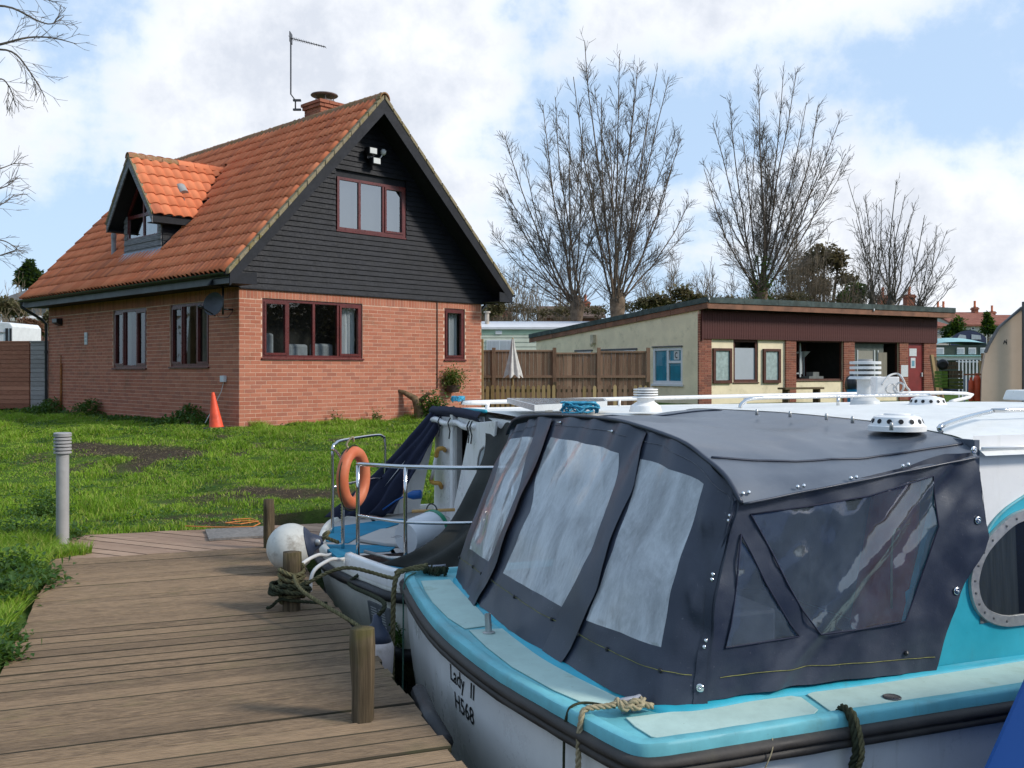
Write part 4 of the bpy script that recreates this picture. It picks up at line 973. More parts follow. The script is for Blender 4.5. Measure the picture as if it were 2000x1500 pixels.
def build_club():
    c = thing('clubhouse', 'low cream clubhouse with maroon fascia, brick piers and sloping green felt roof', 'building', CP(5.4, 5, CGZ))
    LN = 10.76; LB = 10.1; ZC = 2.565
    # front wall between the piers
    w = MB(); wall_pieces(w, LN, CGZ-.2, 3.45, [(1.41, 2.437, 1.20, ZC), (4.008, 6.162, 1.25, ZC), (6.67, 8.87, .95, ZC), (9.312, 10.12, CGZ, ZC)], fcf); fw = w.build('front_wall', MATS['cream_render'], c)
    w = MB(); wall_pieces(w, LB, CGZ-.2, 2.9, [(.753, 2.32, 1.14, 2.32)], fcs)
    w.poly([fcs(0, 2.9, 0), fcs(LB, 2.9, 0), fcs(0, 3.62, 0)]); sw = w.build('side_wall', MATS['cream_render'], c)
    w = MB(CP); w.poly([(LN, 0, CGZ), (LN, LB, CGZ), (LN, LB, 2.9), (LN, 0, 3.5)]); w.poly([(0, LB, CGZ), (LN, LB, CGZ), (LN, LB, 2.9), (0, LB, 2.9)]); w.build('rear_wall', MATS['cream_render'], c)
    # brick piers
    for a, b in ((-.015, .483), (3.56, 4.008), (6.162, 6.67), (8.87, 9.312), (10.12, 10.775)):
        m = MB(CP); m.box((a+.006, -.065, CGZ-.1), (b-.006, -.002, ZC+(1.0 if a < 0 else .02))); po = m.build('pier', MATS['mortar'], c)
        br = MB(CP); z = CGZ-.1; k = 0; top = 3.3 if a < 0 else ZC
        while z < top-.03:
            xs = [a, a+.215, b] if k % 2 == 0 else [a, a+.10, min(a+.33, b-.08), b]
            for x0, x1 in zip(xs, xs[1:]): br.box((x0+.004, -.075, z), (x1-.004, -.010, z+.065))
            z += .075; k += 1
        br.build('bricks', MATS['pier_brick'], po, kind='stuff')
    # maroon cladding boards
    cl = MB(CP); cl.box((.10, -.09, ZC+.003), (LN+.04, -.003, 3.44)); co = cl.build('cladding', MATS['maroon_board'], c)
    x = .09; m = None
    bm = bpy.data.meshes.new('board'); mm = MB(lambda a, b, z: CP(a, b, z)-CP(0, 0, 0)); mm.box((.004, -.022, 0), (.092, 0, 3.38-ZC+.04)); bm.from_pydata([tuple(p) for p in mm.v], [], mm.f); bm.materials.append(MATS['maroon_board'])
    while x < LN-.02:
        o = link('board', bm, None, co); o.location = CP(x, -.0905, ZC-.012)-Vector(co['_o']); x += .097
    m = MB(CP); m.box((.06, -.13, 2.50), (.12, -.06, 3.44)); m.build('downpipe', MATS['maroon_board'], c)
    # roof
    QF, QB = -.55, LB+.5; XL, XR = -.03, LN+.42
    zf, zb = 3.80, 3.02
    rz_ = lambda q: zf+(q-QF)/(QB-QF)*(zb-zf)
    m = MB(CP); m.hexa([(XL, QF, zf-.16), (XR, QF, zf-.16), (XR, QB, zb-.16), (XL, QB, zb-.16), (XL, QF, zf), (XR, QF, zf), (XR, QB, zb), (XL, QB, zb)]); ro = m.build('roof', MATS['felt_green'], c)
    n = 8
    for k in range(n):
        x0, x1 = XL+(XR-XL)*k/n, XL+(XR-XL)*(k+1)/n; m = MB(CP); m.box((x0+.002, QF+.02, zf-.34-.012*k/n), (x1-.002, QF+.06, zf-.135)); m.build('fascia', MATS['brown_fascia'], ro)
        m = MB(CP); m.box((x0+.003, QF-.012, zf-.165), (x1-.003, QF+.02, zf+.008+random.uniform(-.006, .006))); m.build('felt_edge', MATS['felt_green'], ro)
    for k in range(6):
        q0, q1 = QF+.02+(QB-QF)*k/6, QF+(QB-QF)*(k+1)/6; m = MB(CP); m.hexa([(XL-.02, q0, rz_(q0)-.33), (XL+.02, q0, rz_(q0)-.33), (XL+.02, q1, rz_(q1)-.33), (XL-.02, q1, rz_(q1)-.33), (XL-.02, q0, rz_(q0)-.13), (XL+.02, q0, rz_(q0)-.13), (XL+.02, q1, rz_(q1)-.13), (XL-.02, q1, rz_(q1)-.13)]); m.build('fascia', MATS['brown_fascia'], ro)
        m = MB(CP); m.hexa([(XL-.05, q0, rz_(q0)-.15), (XL-.021, q0, rz_(q0)-.15), (XL-.021, q1-.004, rz_(q1)-.15), (XL-.05, q1-.004, rz_(q1)-.15), (XL-.05, q0, rz_(q0)+.012), (XL-.021, q0, rz_(q0)+.012), (XL-.021, q1-.004, rz_(q1)+.012), (XL-.05, q1-.004, rz_(q1)+.012)]); m.build('felt_edge', MATS['felt_green'], ro)
    m = MB(CP); m.poly([(XL+.02, QF+.06, zf-.33), (XR, QF+.06, zf-.33), (XR, .0, zf-.35), (XL+.02, 0, zf-.35)]); m.build('soffit', MATS['dark_soffit'], ro)
    # windows on the front
    window(fcf, (1.41, 2.437, 1.20, ZC), [1], parent=c, pane='club_glass', mat='brown_frame', fw=.09, dp=-.06, interior=[(1.45, 2.40, 1.2, 2.29, 'white_card')], sill=True)
    w2 = window(fcf, (4.008, 6.162, 1.25, ZC), [1], parent=c, mat='brown_frame', pane='club_glass', fw=.05, dp=-.05, roomdepth=2.2)
    m = MB(CP); m.box((5.30, .9, 1.25), (5.33, .93, 2.02)); m.lathe((5.315, .915, 2.02), [(.03, 0), (.22, .2)], 12, caps=False); m.build('floor_lamp', MATS['white_frame'], w2)
    m = MB(CP); m.box((4.72, .5, 1.35), (4.78, .54, 2.5)); m.box((4.3, .62, 1.45), (4.95, .65, 1.5)); m.box((4.3, .62, 2.15), (4.95, .65, 2.2)); m.box((4.90, .62, 1.5), (4.95, .65, 2.15)); m.build('inner_frame', MATS['white_frame'], w2)
    m = MB(CP); m.box((4.95, .3, 1.25), (5.6, .7, 1.38)); m.box((5.12, .3, 1.38), (5.4, .6, 1.52)); m.build('desk', worn('desk', (.25, .25, .24), .2), w2)
    m = MB(CP); m.box((4.02, 1.6, .9), (6.1, 1.62, 2.5)); m.build('inner_wall', worn('inner_red', (.10, .02, .025), .2, .9), w2)
    w3 = window(fcf, (6.67, 8.87, .95, ZC), [1], parent=c, mat='brown_frame', pane='club_glass', fw=.05, dp=-.05, roomdepth=1.5)
    m = MB(CP); m.box((6.72, .14, .95), (8.3, .16, 2.5)); m.build('inner_panel', worn('inner_grey', (.20, .21, .19), .2, .9), w3)
    m = MB(CP); m.box((7.05, .115, 1.35), (7.75, .135, 2.25)); m.build('blind', worn('tan_blind', (.42, .38, .33), .12, .9, 12, stretch=(8, 8, .5)), w3)
    for x in (6.80, 6.98, 7.80, 7.98): m = MB(CP); m.box((x, .108, 1.3), (x+.06, .134, 2.28)); m.build('blind', MATS['white_frame'], w3)
    m = MB(CP); m.box((8.0, .09, 1.0), (8.42, .11, 2.2)); m.build('curtain', worn('tan_curtain', (.36, .31, .25), .25, .9, 3, stretch=(12, 12, .4)), w3)
    for a, b in ((.566, 1.311), (2.617, 3.345)):
        m = MB(CP)
        m.box((a, -.075, 1.17), (b, -.003, 1.27)); m.box((a, -.075, 2.19), (b, -.003, 2.27)); m.box((a, -.075, 1.27), (a+.09, -.003, 2.19)); m.box((b-.09, -.075, 1.27), (b, -.003, 2.19)); nb = m.build('notice_board', MATS['brown_frame'], c)
        m = MB(CP); m.box((a+.09, -.03, 1.27), (b-.09, -.02, 2.19)); m.build('notice', worn('notice_print', (.34, .42, .40), .22, .4, 9, (.20, .28, .27), .5), nb)
    # door with two notices
    m = MB(CP); m.box((9.312, -.01, CGZ), (10.12, .03, ZC-.01)); do = m.build('door', worn('door_red', (.20, .022, .020), .18, .45, 3), c)
    for x0, x1, za, zb, nm in ((9.43, 9.80, 2.08, 2.35, 'paper'), (9.50, 9.74, 1.66, 2.02, 'paper')): m = MB(CP); m.box((x0, -.018, za), (x1, -.0105, zb)); m.build('notice', MATS[nm], do)
    m = MB(CP); m.box((9.55, -.021, 1.72), (9.69, -.0185, 1.92)); m.build('print', worn('print_blue', (.12, .28, .36), .2), do)
    m = MB(CP); m.box((10.03, -.06, 1.35), (10.06, -.01, 1.5)); m.build('handle', MATS['white_frame'], do)
    m = MB(CP); m.box((8.93, -.085, 1.35), (9.28, -.076, 1.76)); m.build('notice', MATS['paper'], c)
    # side window with blue blinds and a C sign
    w4 = window(fcs, (.753, 2.32, 1.14, 2.32), [1, 1], parent=c, pane='club_glass', mat='white_frame', fw=.10, dp=-.04, interior=[(1.60, 2.2, 1.1, 2.4, 'blue_blind'), (.85, 1.45, 1.1, 2.4, 'blue_blind')], mid={0: .62})
    m = MB(); cc = fcs(1.10, 2.06, -.05); m.v += [fcs(a, z, -.035) for a, z in ((1.24, 1.92), (.96, 1.92), (.96, 2.20), (1.24, 2.20))]; m.f.append([0, 1, 2, 3]); m.build('sign_card', MATS['paper'], w4)
    m = MB()
    pts = []
    for k in range(15):
        a = R(50+260*k/14); pts.append((math.cos(a), math.sin(a)))
    for (x0, y0), (x1, y1) in zip(pts, pts[1:]):
        i = [m.pt(fcs(1.10-r*x*.085, 2.06+r*y*.10, -.031)) for r, x, y in ((1, x0, y0), (1, x1, y1), (.6, x1, y1), (.6, x0, y0))]; m.f.append(i)
    m.build('letter', MATS['black_plastic'], w4)
    m = MB(CP); m.box((-.035, .74, 2.325), (-.003, 2.34, 2.365)); m.build('lintel', MATS['grey_fascia'], c)
    m = MB(CP); m.box((-.05, .70, 1.07), (-.003, 2.36, 1.135)); m.build('sill', MATS['white_frame'], c)
    for a, b in ((3.18, 5.47), (5.94, 7.18)):
        m = MB(CP); m.box((-.03, a, 2.27), (-.003, b, 2.33)); m.build('lintel', MATS['grey_fascia'], c)
        m = MB(CP); m.box((-.02, a+.1, 1.9), (-.003, b-.2, 2.26)); m.build('window', MATS['white_frame'], c)
    m = MB(CP); m.box((-.12, 5.75, 2.55), (-.003, 5.95, 2.86)); m.lathe((-.12, 5.85, 2.42), [(.03, 0), (.07, .1), (.05, .2)], 10); m.build('wall_lamp', worn('lamp_cream', (.52, .46, .33), .2), c)
    for p, z, s in ((-.02, 3.62, .09), (1.35, 3.50, .05), (7.05, 3.46, .11), (2.3, 3.36, .05), (9.6, 3.34, .06)):
        m = MB(CP); b = CP(p, QF-.03 if s > .06 or p < 2 else -.2, z); m.lathe(b+Vector((0, 0, -s)), [(.01, 0), (s*.8, s*.5), (s, s), (s*.8, s*1.6), (.01, s*2)], 10); m.box((p-.02, QF-.02, z+s), (p+.02, QF+.02, z+s*1.8)) if s > .06 else None
        tag(m.build('security_camera', MATS['white_plastic'], smooth=True), {0: 'small white camera at the left corner of the clubhouse roof edge', 1: 'small round white fitting on the fascia above the notice boards', 2: 'white twin security light in the middle of the clubhouse roof edge', 3: 'small lamp under the soffit above the white blind', 4: 'small grey lamp under the clubhouse soffit above the red door'}[[-.02, 1.35, 7.05, 2.3, 9.6].index(p)], 'camera')
worn('white_card', (.58, .60, .66), .04, .8, 1)
build_club()

def build_fences():
    Yf = 27.; z0 = .40
    rg = random.Random(11)
    # tall close-boarded fence in three bays
    f = thing('board_fence', 'tall brown close-boarded fence between the cottage and the clubhouse', 'fence', (1.5, Yf, z0))
    tops = [(940, 963, 683), (966, 1080, 683), (1086, 1167, 688), (1172, 1262, 685)]
    for a, b, ty in tops:
        x = (a-1000)/FPX*Yf; xe = (b-1000)/FPX*Yf; zt = CAMH+(HZN-ty-3)/FPX*Yf
        while x < xe-.03:
            w = min(.104, xe-x-.004); m = MB(); e = rg.uniform(-.006, .006); m.box((x, Yf+e, z0+.15), (x+w, Yf+.016+e, zt-rg.uniform(0, .012))); m.build('board', MATS['fence_timber'], f); x += .108
        m = MB(); m.box(((a-1000)/FPX*Yf, Yf-.03, zt-.01), (xe, Yf+.05, zt+.035)); m.build('capping_rail', MATS['fence_timber'], f)
        m = MB(); m.box(((a-1000)/FPX*Yf, Yf-.04, CAMH+(HZN-738)/FPX*Yf), (xe, Yf-.008, CAMH+(HZN-733)/FPX*Yf)); m.build('rail', MATS['fence_timber'], f)
        m = MB(); m.box(((a-1000)/FPX*Yf, Yf-.03, z0-.1), (xe, Yf+.02, z0+.145)); m.build('gravel_board', MATS['fence_timber'], f)
    for px in (964.5, 1083, 1169.5, 1266):
        x = (px-1000)/FPX*Yf; m = MB(); m.box((x-.05, Yf-.05, z0-.1), (x+.05, Yf+.05, CAMH+(HZN-679)/FPX*Yf)); m.build('post', MATS['fence_timber'], f)
    # low picket fence in front of it
    Yp = 25.; g = thing('picket_fence', 'low weathered picket fence with yellow and grey pales', 'fence', (1.4, Yp, z0)); x = -.76; k = 0
    while x < 3.50:
        px = 1000+x/Yp*FPX; mt = 'picket_timber' if (px < 1085 or px > 1240) or rg.random() < .2 else 'fence_timber'
        m = MB(); h = CAMH+(HZN-752-rg.uniform(-1, 2))/FPX*Yp; w = .042
        m.prism([(x-w, Yp-.018, z0), (x+w, Yp-.018, z0), (x+w, Yp-.018, h-.05), (x+w*.6, Yp-.018, h-.012), (x, Yp-.018, h), (x-w*.6, Yp-.018, h-.012), (x-w, Yp-.018, h-.05)], (0, .018, 0)); m.build('pale', MATS[mt], g); x += .131
    for z in (.62, 1.02): m = MB(); m.box((-.8, Yp+.002, z), (3.55, Yp+.04, z+.08)); m.build('rail', MATS['post_timber'], g)
    for x in (-.6, 1.1, 3.5): m = MB(); m.box((x-.045, Yp+.042, z0-.1), (x+.045, Yp+.13, 1.28)); m.build('post', MATS['post_timber'], g)
    m = MB(); x = (940.5-1000)/FPX*22.6; m.box((x-.045, 22.55, .3), (x+.045, 22.64, CAMH+(HZN-662)/FPX*22.6)); tag(m.build('gate_post', MATS['picket_timber'], bevel=.006), 'tall yellowish timber post at the right corner of the cottage', 'post')
    # closed parasol
    p = Vector((.02, 26., .4)); u = thing('garden_parasol', 'closed off-white garden parasol in front of the board fence', 'parasol', p); wc = worn('parasol_cloth', (.60, .57, .53), .2, .95, 7, (.40, .37, .33), .4, .1, .3)
    m = MB()
    def fold(i, j):
        z = CAMH+(HZN-662)/FPX*26-1.0*j; a = 2*math.pi*i; r = (.03+.20*j**1.3)*(1+.22*math.cos(7*a)); return p+Vector((math.cos(a)*r, math.sin(a)*r, z-p.z-(.05*math.cos(7*a) if j > .95 else 0)))
    m.grid(fold, 56, 8); m.build('canopy', wc, u, True); m = MB(); m.lathe(p, [(.022, 0), (.022, 2.05)], 8); m.build('pole', MATS['picket_timber'], u, True)
    m = MB(); m.lathe(p, [(.25, 0), (.25, .05), (.05, .09)], 14); m.build('base', MATS['grey_metal'], u, autosmooth=40)
    # lap-panel fence left of the cottage
    a0 = HS(.1, 9.3, 0); A = Vector((a0.x, a0.y)); D = Vector((-.985, .17)).normalized()
    lf = thing('lap_fence', 'waney lap panel fence, two reddish brown panels and one silver grey, left of the cottage', 'fence', (A.x-2, A.y+.3, .55))
    fp = lambda l, z, d: Vector((A.x+D.x*l+D.y*d, A.y+D.y*l-D.x*d, z))
    timber('lap_brown', (.27, .10, .06), (.46, .20, .125), (1.5, 14, 14), (.30, .16, .10), .4, .85, .15, .6); timber('lap_grey', (.27, .24, .225), (.40, .365, .345), (1.5, 14, 14), (.33, .3, .28), .3, .85, .15, .5)
    for l0, l1, mt in ((.06, .52, 'lap_grey'), (.56, 1.40, 'lap_brown'), (1.44, 3.2, 'lap_brown')):
        z = .62; k = 0
        while z < 2.2:
            m = MB(fp); e = rg.uniform(-.004, .004); m.hexa([(l0, z, -.02), (l1, z, -.02), (l1, z, .022+e), (l0, z, .022+e), (l0, z+.13, -.02), (l1, z+.13, -.02), (l1, z+.13+rg.uniform(-.008, .008), -.004), (l0, z+.13, -.004)]); m.build('board', MATS[mt], lf); z += .112
        for q in np.linspace(l0+.01, l1-.045, 4 if l1-l0 > .8 else 3): m = MB(fp); m.box((q, .6, .027), (q+.036, 2.28, .05)); m.build('batten', MATS[mt], lf)
        m = MB(fp); m.box((l0, 2.285, -.04), (l1, 2.32, .055)); m.build('capping', MATS[mt], lf)
build_fences()

def build_caravan():
    Y = 44.; c = thing('static_caravan', 'pale green and cream static caravan behind the board fence', 'caravan', (.5, Y, .55))
    cr = worn('caravan_cream', (.60, .62, .50), .08, .6, 3); gr = worn('caravan_green', (.36, .48, .36), .1, .6, 3); wr = worn('caravan_roof', (.70, .69, .70), .06, .5, 3)
    x0, x1 = -3.5, 5.4; m = MB(); m.box((x0, Y, .7), (x1, Y+3, 3.32)); b = m.build('body', cr, c)
    z = .8
    while z < 3.1: m = MB(); m.hexa([(x0, Y-.03, z), (x1, Y-.03, z), (x1, Y-.002, z), (x0, Y-.002, z), (x0, Y-.008, z+.2), (x1, Y-.008, z+.2), (x1, Y-.002, z+.2), (x0, Y-.002, z+.2)]); m.build('siding_board', cr, b); z += .205
    m = MB(); m.box((x0-.02, Y-.035, 3.18), (x1+.02, Y-.003, 3.42)); m.build('green_band', gr, c)
    m = MB(); m.prism([(x0-.1, Y-.12, 3.42), (x0-.1, Y-.12, 3.52), (x0-.1, Y+1.5, 3.86), (x0-.1, Y+3.1, 3.52), (x0-.1, Y+3.1, 3.42)], (x1-x0+.2, 0, 0)); m.build('roof', wr, c)
    for a, d in ((-1.15, .02), (-2.6, -1.6)):
        m = MB(); m.box((a, Y-.05, 1.9), (d, Y-.031, 2.95)); w = m.build('window', MATS['white_frame'], c)
        n = 2
        for k in range(n): m = MB(); xa = a+.06+(d-a-.06)*k/n; m.box((xa, Y-.058, 1.96), (xa+(d-a)/n-.08, Y-.051, 2.89)); m.build('pane', worn('net_pane', (.42, .45, .48), .15, .3, 5, stretch=(9, 9, .5)), w)
    m = MB(); m.lathe((-1.15, Y+.8, 3.66), [(.10, 0), (.10, .55), (.16, .55), (.16, .63)], 10); m.build('flue', worn('flue_buff', (.5, .43, .35), .2), c)
    m = MB(); m.box((-.75, Y-.06, 3.2), (-.45, Y-.036, 3.36)); m.build('vent', MATS['white_frame'], c)
build_caravan()

def far_house(name, label, x0, x1, Y, zg, ze, zr, wall, roofm, depth=7, chim=(), wins=(), hip=0, group=None):
    h = thing(name, label, 'house', ((x0+x1)/2, Y+depth/2, zg), group)
    m = MB(); m.box((x0, Y, zg), (x1, Y+depth, ze)); m.poly([(x0, Y, ze), (x0, Y+depth, ze), (x0, Y+depth/2, zr-.05)]); m.poly([(x1, Y, ze), (x1, Y+depth, ze), (x1, Y+depth/2, zr-.05)]); m.build('wall', wall, h)
    m = MB(); o = .3
    for sg in (0, 1):
        ya = Y-o if sg == 0 else Y+depth+o; m.hexa([(x0-o, ya, ze-.15), (x1+o, ya, ze-.15), (x1+o-hip, Y+depth/2, zr-.15), (x0-o+hip, Y+depth/2, zr-.15), (x0-o, ya, ze), (x1+o, ya, ze), (x1+o-hip, Y+depth/2, zr), (x0-o+hip, Y+depth/2, zr)])
    ro = m.build('roof', roofm, h)
    for (cx, cz, w) in chim:
        m = MB(); m.box((cx-w/2, Y+depth/2-.35, zr-.9), (cx+w/2, Y+depth/2+.35, cz)); m.box((cx-w/2-.06, Y+depth/2-.41, cz-.22), (cx+w/2+.06, Y+depth/2+.41, cz-.08)); c = m.build('chimney', MATS['chimney_brick'], ro)
        n = max(1, int(w/.45))
        for k in range(n): m = MB(); m.lathe((cx-w/2+w*(k+.5)/n, Y+depth/2, cz), [(.13, 0), (.10, .12), (.10, .5), (.12, .55)], 8); m.build('chimney_pot', MATS['pantile'], c, True)
    for (a, b, c_, d) in wins:
        m = MB(); m.box((a, Y-.06, c_), (b, Y-.002, d)); w = m.build('window', MATS['white_frame'], h); m = MB(); m.box((a+.08, Y-.07, c_+.08), (b-.08, Y-.0605, d-.08)); m.build('pane', worn('dark_pane', (.05, .06, .07), .3, .2), w)
    return h
def fx(px, Y): return (px-1000)/FPX*Y
def fz(py, Y): return CAMH+(HZN-py)/FPX*Y
def far_roof(name, a, b):
    t = NT(name); co = t.coord('Object', (1.2, 1.2, 1.2)); w = t.n('ShaderNodeTexBrick'); t.l(co, w.inputs['Vector']); n = t.noise(co, 2, 6, .7)
    k = t.mix(t.ramp(n, .3, .7), a, b); g = t.noise(co, 14, 3, .7); return t.done(t.bsdf(t.mix(t.ramp(g, .4, .7, 0, .5), k, tuple(x*.6 for x in a)), .9, .15, 0, g, .6, .03))
def build_far():
    red = far_roof('far_red_roof', (.23, .085, .06), (.34, .14, .095)); brn = far_roof('far_brown_roof', (.13, .085, .07), (.19, .13, .10)); grey = far_roof('far_grey_roof', (.10, .10, .10), (.17, .165, .16))
    wh = worn('far_white', (.58, .55, .50), .1, .9); bk = worn('far_brick', (.27, .12, .085), .25, .9, 4)
    Y = 80.; far_house('red_roofed_house', 'distant red roofed house with big brick chimney above the green boat', fx(1868, Y), fx(1972, Y), Y, 1.5, fz(634, Y), fz(604, Y), wh, red, 8, [(fx(1879, Y), fz(595, Y), .95), (fx(1949, Y), fz(594, Y), .30)], [(fx(1896, Y), fx(1904, Y), fz(645, Y), fz(638, Y))])
    Y = 86.; far_house('red_roofed_house', 'distant small house with red roof and chimney behind the beige wall', fx(1955, Y), fx(2090, Y), Y, 1.5, fz(640, Y), fz(610, Y), bk, red, 8, [(fx(1981, Y), fz(603, Y), .35)])
    Y = 70.; far_house('white_house', 'distant white house with low red roof beside the clubhouse', fx(1780, Y), fx(1852, Y), Y, 1., fz(637, Y), fz(622, Y), wh, red, 6, (), [(fx(1828, Y), fx(1846, Y), fz(652, Y), fz(646, Y))])
    Y = 66.; far_house('brown_roofed_house', 'house with two tall brick chimneys behind the clubhouse roof', fx(1740, Y), fx(1818, Y), Y, 1., fz(604, Y), fz(590, Y), bk, brn, 6, [(fx(1757, Y), fz(570, Y), .55), (fx(1811, Y), fz(569, Y), .6)])
    Y = 74.; far_house('red_roofed_house', 'distant red brick house half hidden behind the pollard trunks', fx(1060, Y), fx(1175, Y), Y, 1., fz(618, Y), fz(592, Y), bk, brn, 7, [(fx(1150, Y), fz(583, Y), .7)])
    Y = 70.; far_house('brick_house', 'distant brick house just right of the cottage eaves', fx(925, Y), fx(990, Y), Y, 1., fz(616, Y), fz(600, Y), bk, red, 6)
    Y = 66.; far_house('grey_roofed_house', 'distant dark roofed house at the left behind the lap fence', fx(4, Y), fx(120, Y), Y, 1.4, fz(588, Y), fz(556, Y), worn('far_grey_wall', (.22, .22, .22), .2, .9), grey, 8, (), [(fx(28, Y), fx(44, Y), fz(612, Y), fz(600, Y))])
    Y = 58.; far_house('shed', 'low dark outbuilding with pale roof edge at the left behind the lap fence', fx(35, Y), fx(140, Y), Y, 1., fz(622, Y), fz(613, Y), bk, wh, 4)
    # white horsebox behind the lap fence
    Y = 33.; v = thing('horsebox', 'white horsebox seen above the lap fence at the far left', 'trailer', (fx(-10, Y), Y+1, .55))
    m = MB(); x0, x1 = fx(-90, Y), fx(25, Y); pts = [(x0, Y, .9), (x1, Y, .9), (x1, Y, fz(638, Y)), (x1-.10, Y, fz(630, Y)), (x0, Y, fz(622, Y))]; m.prism(pts, (0, 2.0, 0)); m.build('body', worn('box_white2', (.66, .67, .68), .08, .5), v, bevel=.03)
    for a, b in ((11, 16), (19, 23)): m = MB(); m.box((fx(a, Y), Y-.02, .9), (fx(b, Y), Y-.003, fz(641, Y))); m.build('dark_strip', MATS['black_plastic'], v)
    m = MB(); m.box((x0, Y-.03, fz(650, Y)), (fx(10, Y), Y-.004, fz(648, Y))); m.build('trim', MATS['grey_metal'], v)
    for a in (-50, 12): m = MB(); m.lathe((fx(a, Y), Y-.02, .72), [(.0, 0), (.28, 0), (.34, .04), (.34, .2)], 16, (0, 1, 0)); m.build('wheel', MATS['black_plastic'], v, autosmooth=40)
    m = MB(); x = fx(31, Y); m.lathe((x, Y+.6, 1.35), [(0, 0), (.3, 0), (.38, .1), (.38, .6)], 16, (0, 1, 0)); m.box((x-.6, Y+.5, 1.2), (x+.45, Y+2.1, 1.75)); tag(m.build('parked_car', worn('car_dark', (.05, .06, .08), .2, .25), autosmooth=40), 'dark parked car just showing beside the white horsebox', 'car')
    # beige end wall with a sloping top
    Y = 25.; m = MB(); pts = [(1916, 800), (1918, 728), (1925, 690), (1931, 676), (1951, 641), (1996, 602.5), (2120, 560), (2120, 800)]
    m.prism([(fx(a, Y), Y, fz(b, Y)) for a, b in pts], (1.2, 2.6, 0)); w = m.build('beige_wall', worn('beige_paint', (.60, .44, .33), .07, .75, 1.2, (.45, .32, .23), .25, .2, .1)); tag(w, 'beige painted end wall with steep sloping top edge at the right', 'wall')
    e = [(1925, 690), (1931, 676), (1951, 641), (1996, 602.5), (2120, 560)]
    for (a, b), (c, d) in zip(e, e[1:]):
        m = MB(); m.bar((fx(a, Y)-.02, Y-.03, fz(b, Y)+.02), (fx(c, Y)-.02, Y-.03, fz(d, Y)+.02), .09, .05); m.build('edge_trim', MATS['grey_fascia'], w)
    for q in ([(1960, 672), (1962, 665)], [(1962, 665), (1966, 671)], [(1966, 673), (1966, 663)]):
        m = MB(); (a, b), (c, d) = q; m.bar((fx(a, Y), Y-.006, fz(b, Y)), (fx(c, Y), Y-.006, fz(d, Y)), .008, .02); m.build('mark', MATS['black_plastic'], w)
    m = MB(); m.box((fx(1995.7, Y-.1), Y-.2, .2), (fx(2001, Y-.1), Y-.1, fz(590, Y))); tag(m.build('steel_post', MATS['grey_fascia']), 'dark upright steel post in front of the beige wall', 'post')
    # green cabin boat on the hard
    Y = 41.; b = thing('green_boat', 'dark green cabin boat with turquoise roof and square white framed windows', 'boat', (fx(1875, Y), Y+1, .6))
    tq = worn('turquoise', (.28, .50, .49), .12, .5, 3); dg = worn('boat_green', (.050, .068, .050), .25, .5, 4); ww = MATS['white_frame']
    x0, x1 = fx(1826, Y), fx(1938, Y); m = MB(); m.box((x0, Y, fz(693, Y)), (x1, Y+2.2, fz(674, Y))); m.build('cabin_side', dg, b)
    m = MB()
    def rf(i, j):
        a = 1827+102*i; return Vector((fx(a, Y), Y-.1+2.4*j, fz(673, Y)+.32*math.sin(math.pi*min(1, max(0, i*1.02)))**.35*math.sin(math.pi*(.12+.76*j))))
    m.grid(rf, 16, 8); m.build('roof', tq, b, True)
    m = MB(); m.prism([(fx(1835, Y), Y+.5, fz(668, Y)), (fx(1907, Y), Y+.5, fz(668, Y)), (fx(1905, Y), Y+.5, fz(664, Y)), (fx(1845, Y), Y+.5, fz(664, Y))], (0, 1.2, 0)); m.build('hatch', tq, b, bevel=.05)
    for a in (1826.5, 1868.5, 1891, 1914):
        m = MB(); wz = 15 if a > 1830 else 17; m.box((fx(a, Y), Y-.03, fz(692, Y)), (fx(a+wz, Y), Y-.002, fz(679, Y))); w = m.build('window', ww, b, bevel=.02)
        m = MB(); m.box((fx(a+2, Y), Y-.04, fz(690, Y)), (fx(a+wz-2, Y), Y-.031, fz(681, Y))); m.build('pane', MATS['net_pane'], w)
    m = MB(); m.box((x0-.1, Y-.2, fz(696, Y)), (x1, Y+2.3, fz(693.5, Y))); m.build('gunwale', tq, b)
    m = MB(); m.prism([(x0, Y-.1, fz(704, Y)), (x1, Y-.1, fz(702, Y)), (x1, Y-.1, fz(696, Y)), (x0, Y-.1, fz(696, Y))], (0, 2.2, 0)); m.build('hull', ww, b)
    m = MB(); m.prism([(x0, Y+.1, fz(740, Y)), (x1, Y+.1, fz(740, Y)), (x1, Y+.1, fz(703, Y)), (x0, Y+.1, fz(704, Y))], (0, 1.8, 0)); m.build('lower_hull', dg, b)
    # boat with arched navy cover behind
    Y = 47.; b = thing('covered_boat', 'boat with arched navy canopy and pale roof behind the green boat', 'boat', (fx(1900, Y), Y+1.5, .6)); nv = worn('far_navy', (.025, .035, .085), .2, .6)
    m = MB(); n = 14; arc = [(fx(1858+68*k/n, Y), Y, fz(660-15*math.sin(math.pi*k/n)**.8, Y)) for k in range(n+1)]
    m.f.append([m.pt(p) for p in arc]+[m.pt((fx(1928, Y), Y, fz(690, Y))), m.pt((fx(1856, Y), Y, fz(690, Y)))]); m.build('canopy_front', nv, b)
    m = MB(); m.grid(lambda i, j: (arc[int(round(i*n))][0]+1.6*j, Y+4*j, arc[int(round(i*n))][2]+.02), n, 2); m.build('roof', worn('tan_roof', (.40, .36, .30), .15, .8), b, True)
    for a, c in ((1868, 1887), (1897, 1916)): m = MB(); m.poly([(fx(a, Y), Y-.02, fz(663, Y)), (fx(c, Y), Y-.02, fz(663, Y)), (fx(c-1, Y), Y-.02, fz(655, Y)), (fx(a+6 if a < 1880 else a, Y), Y-.02, fz(653, Y))]); m.build('window', MATS['net_pane'], b)
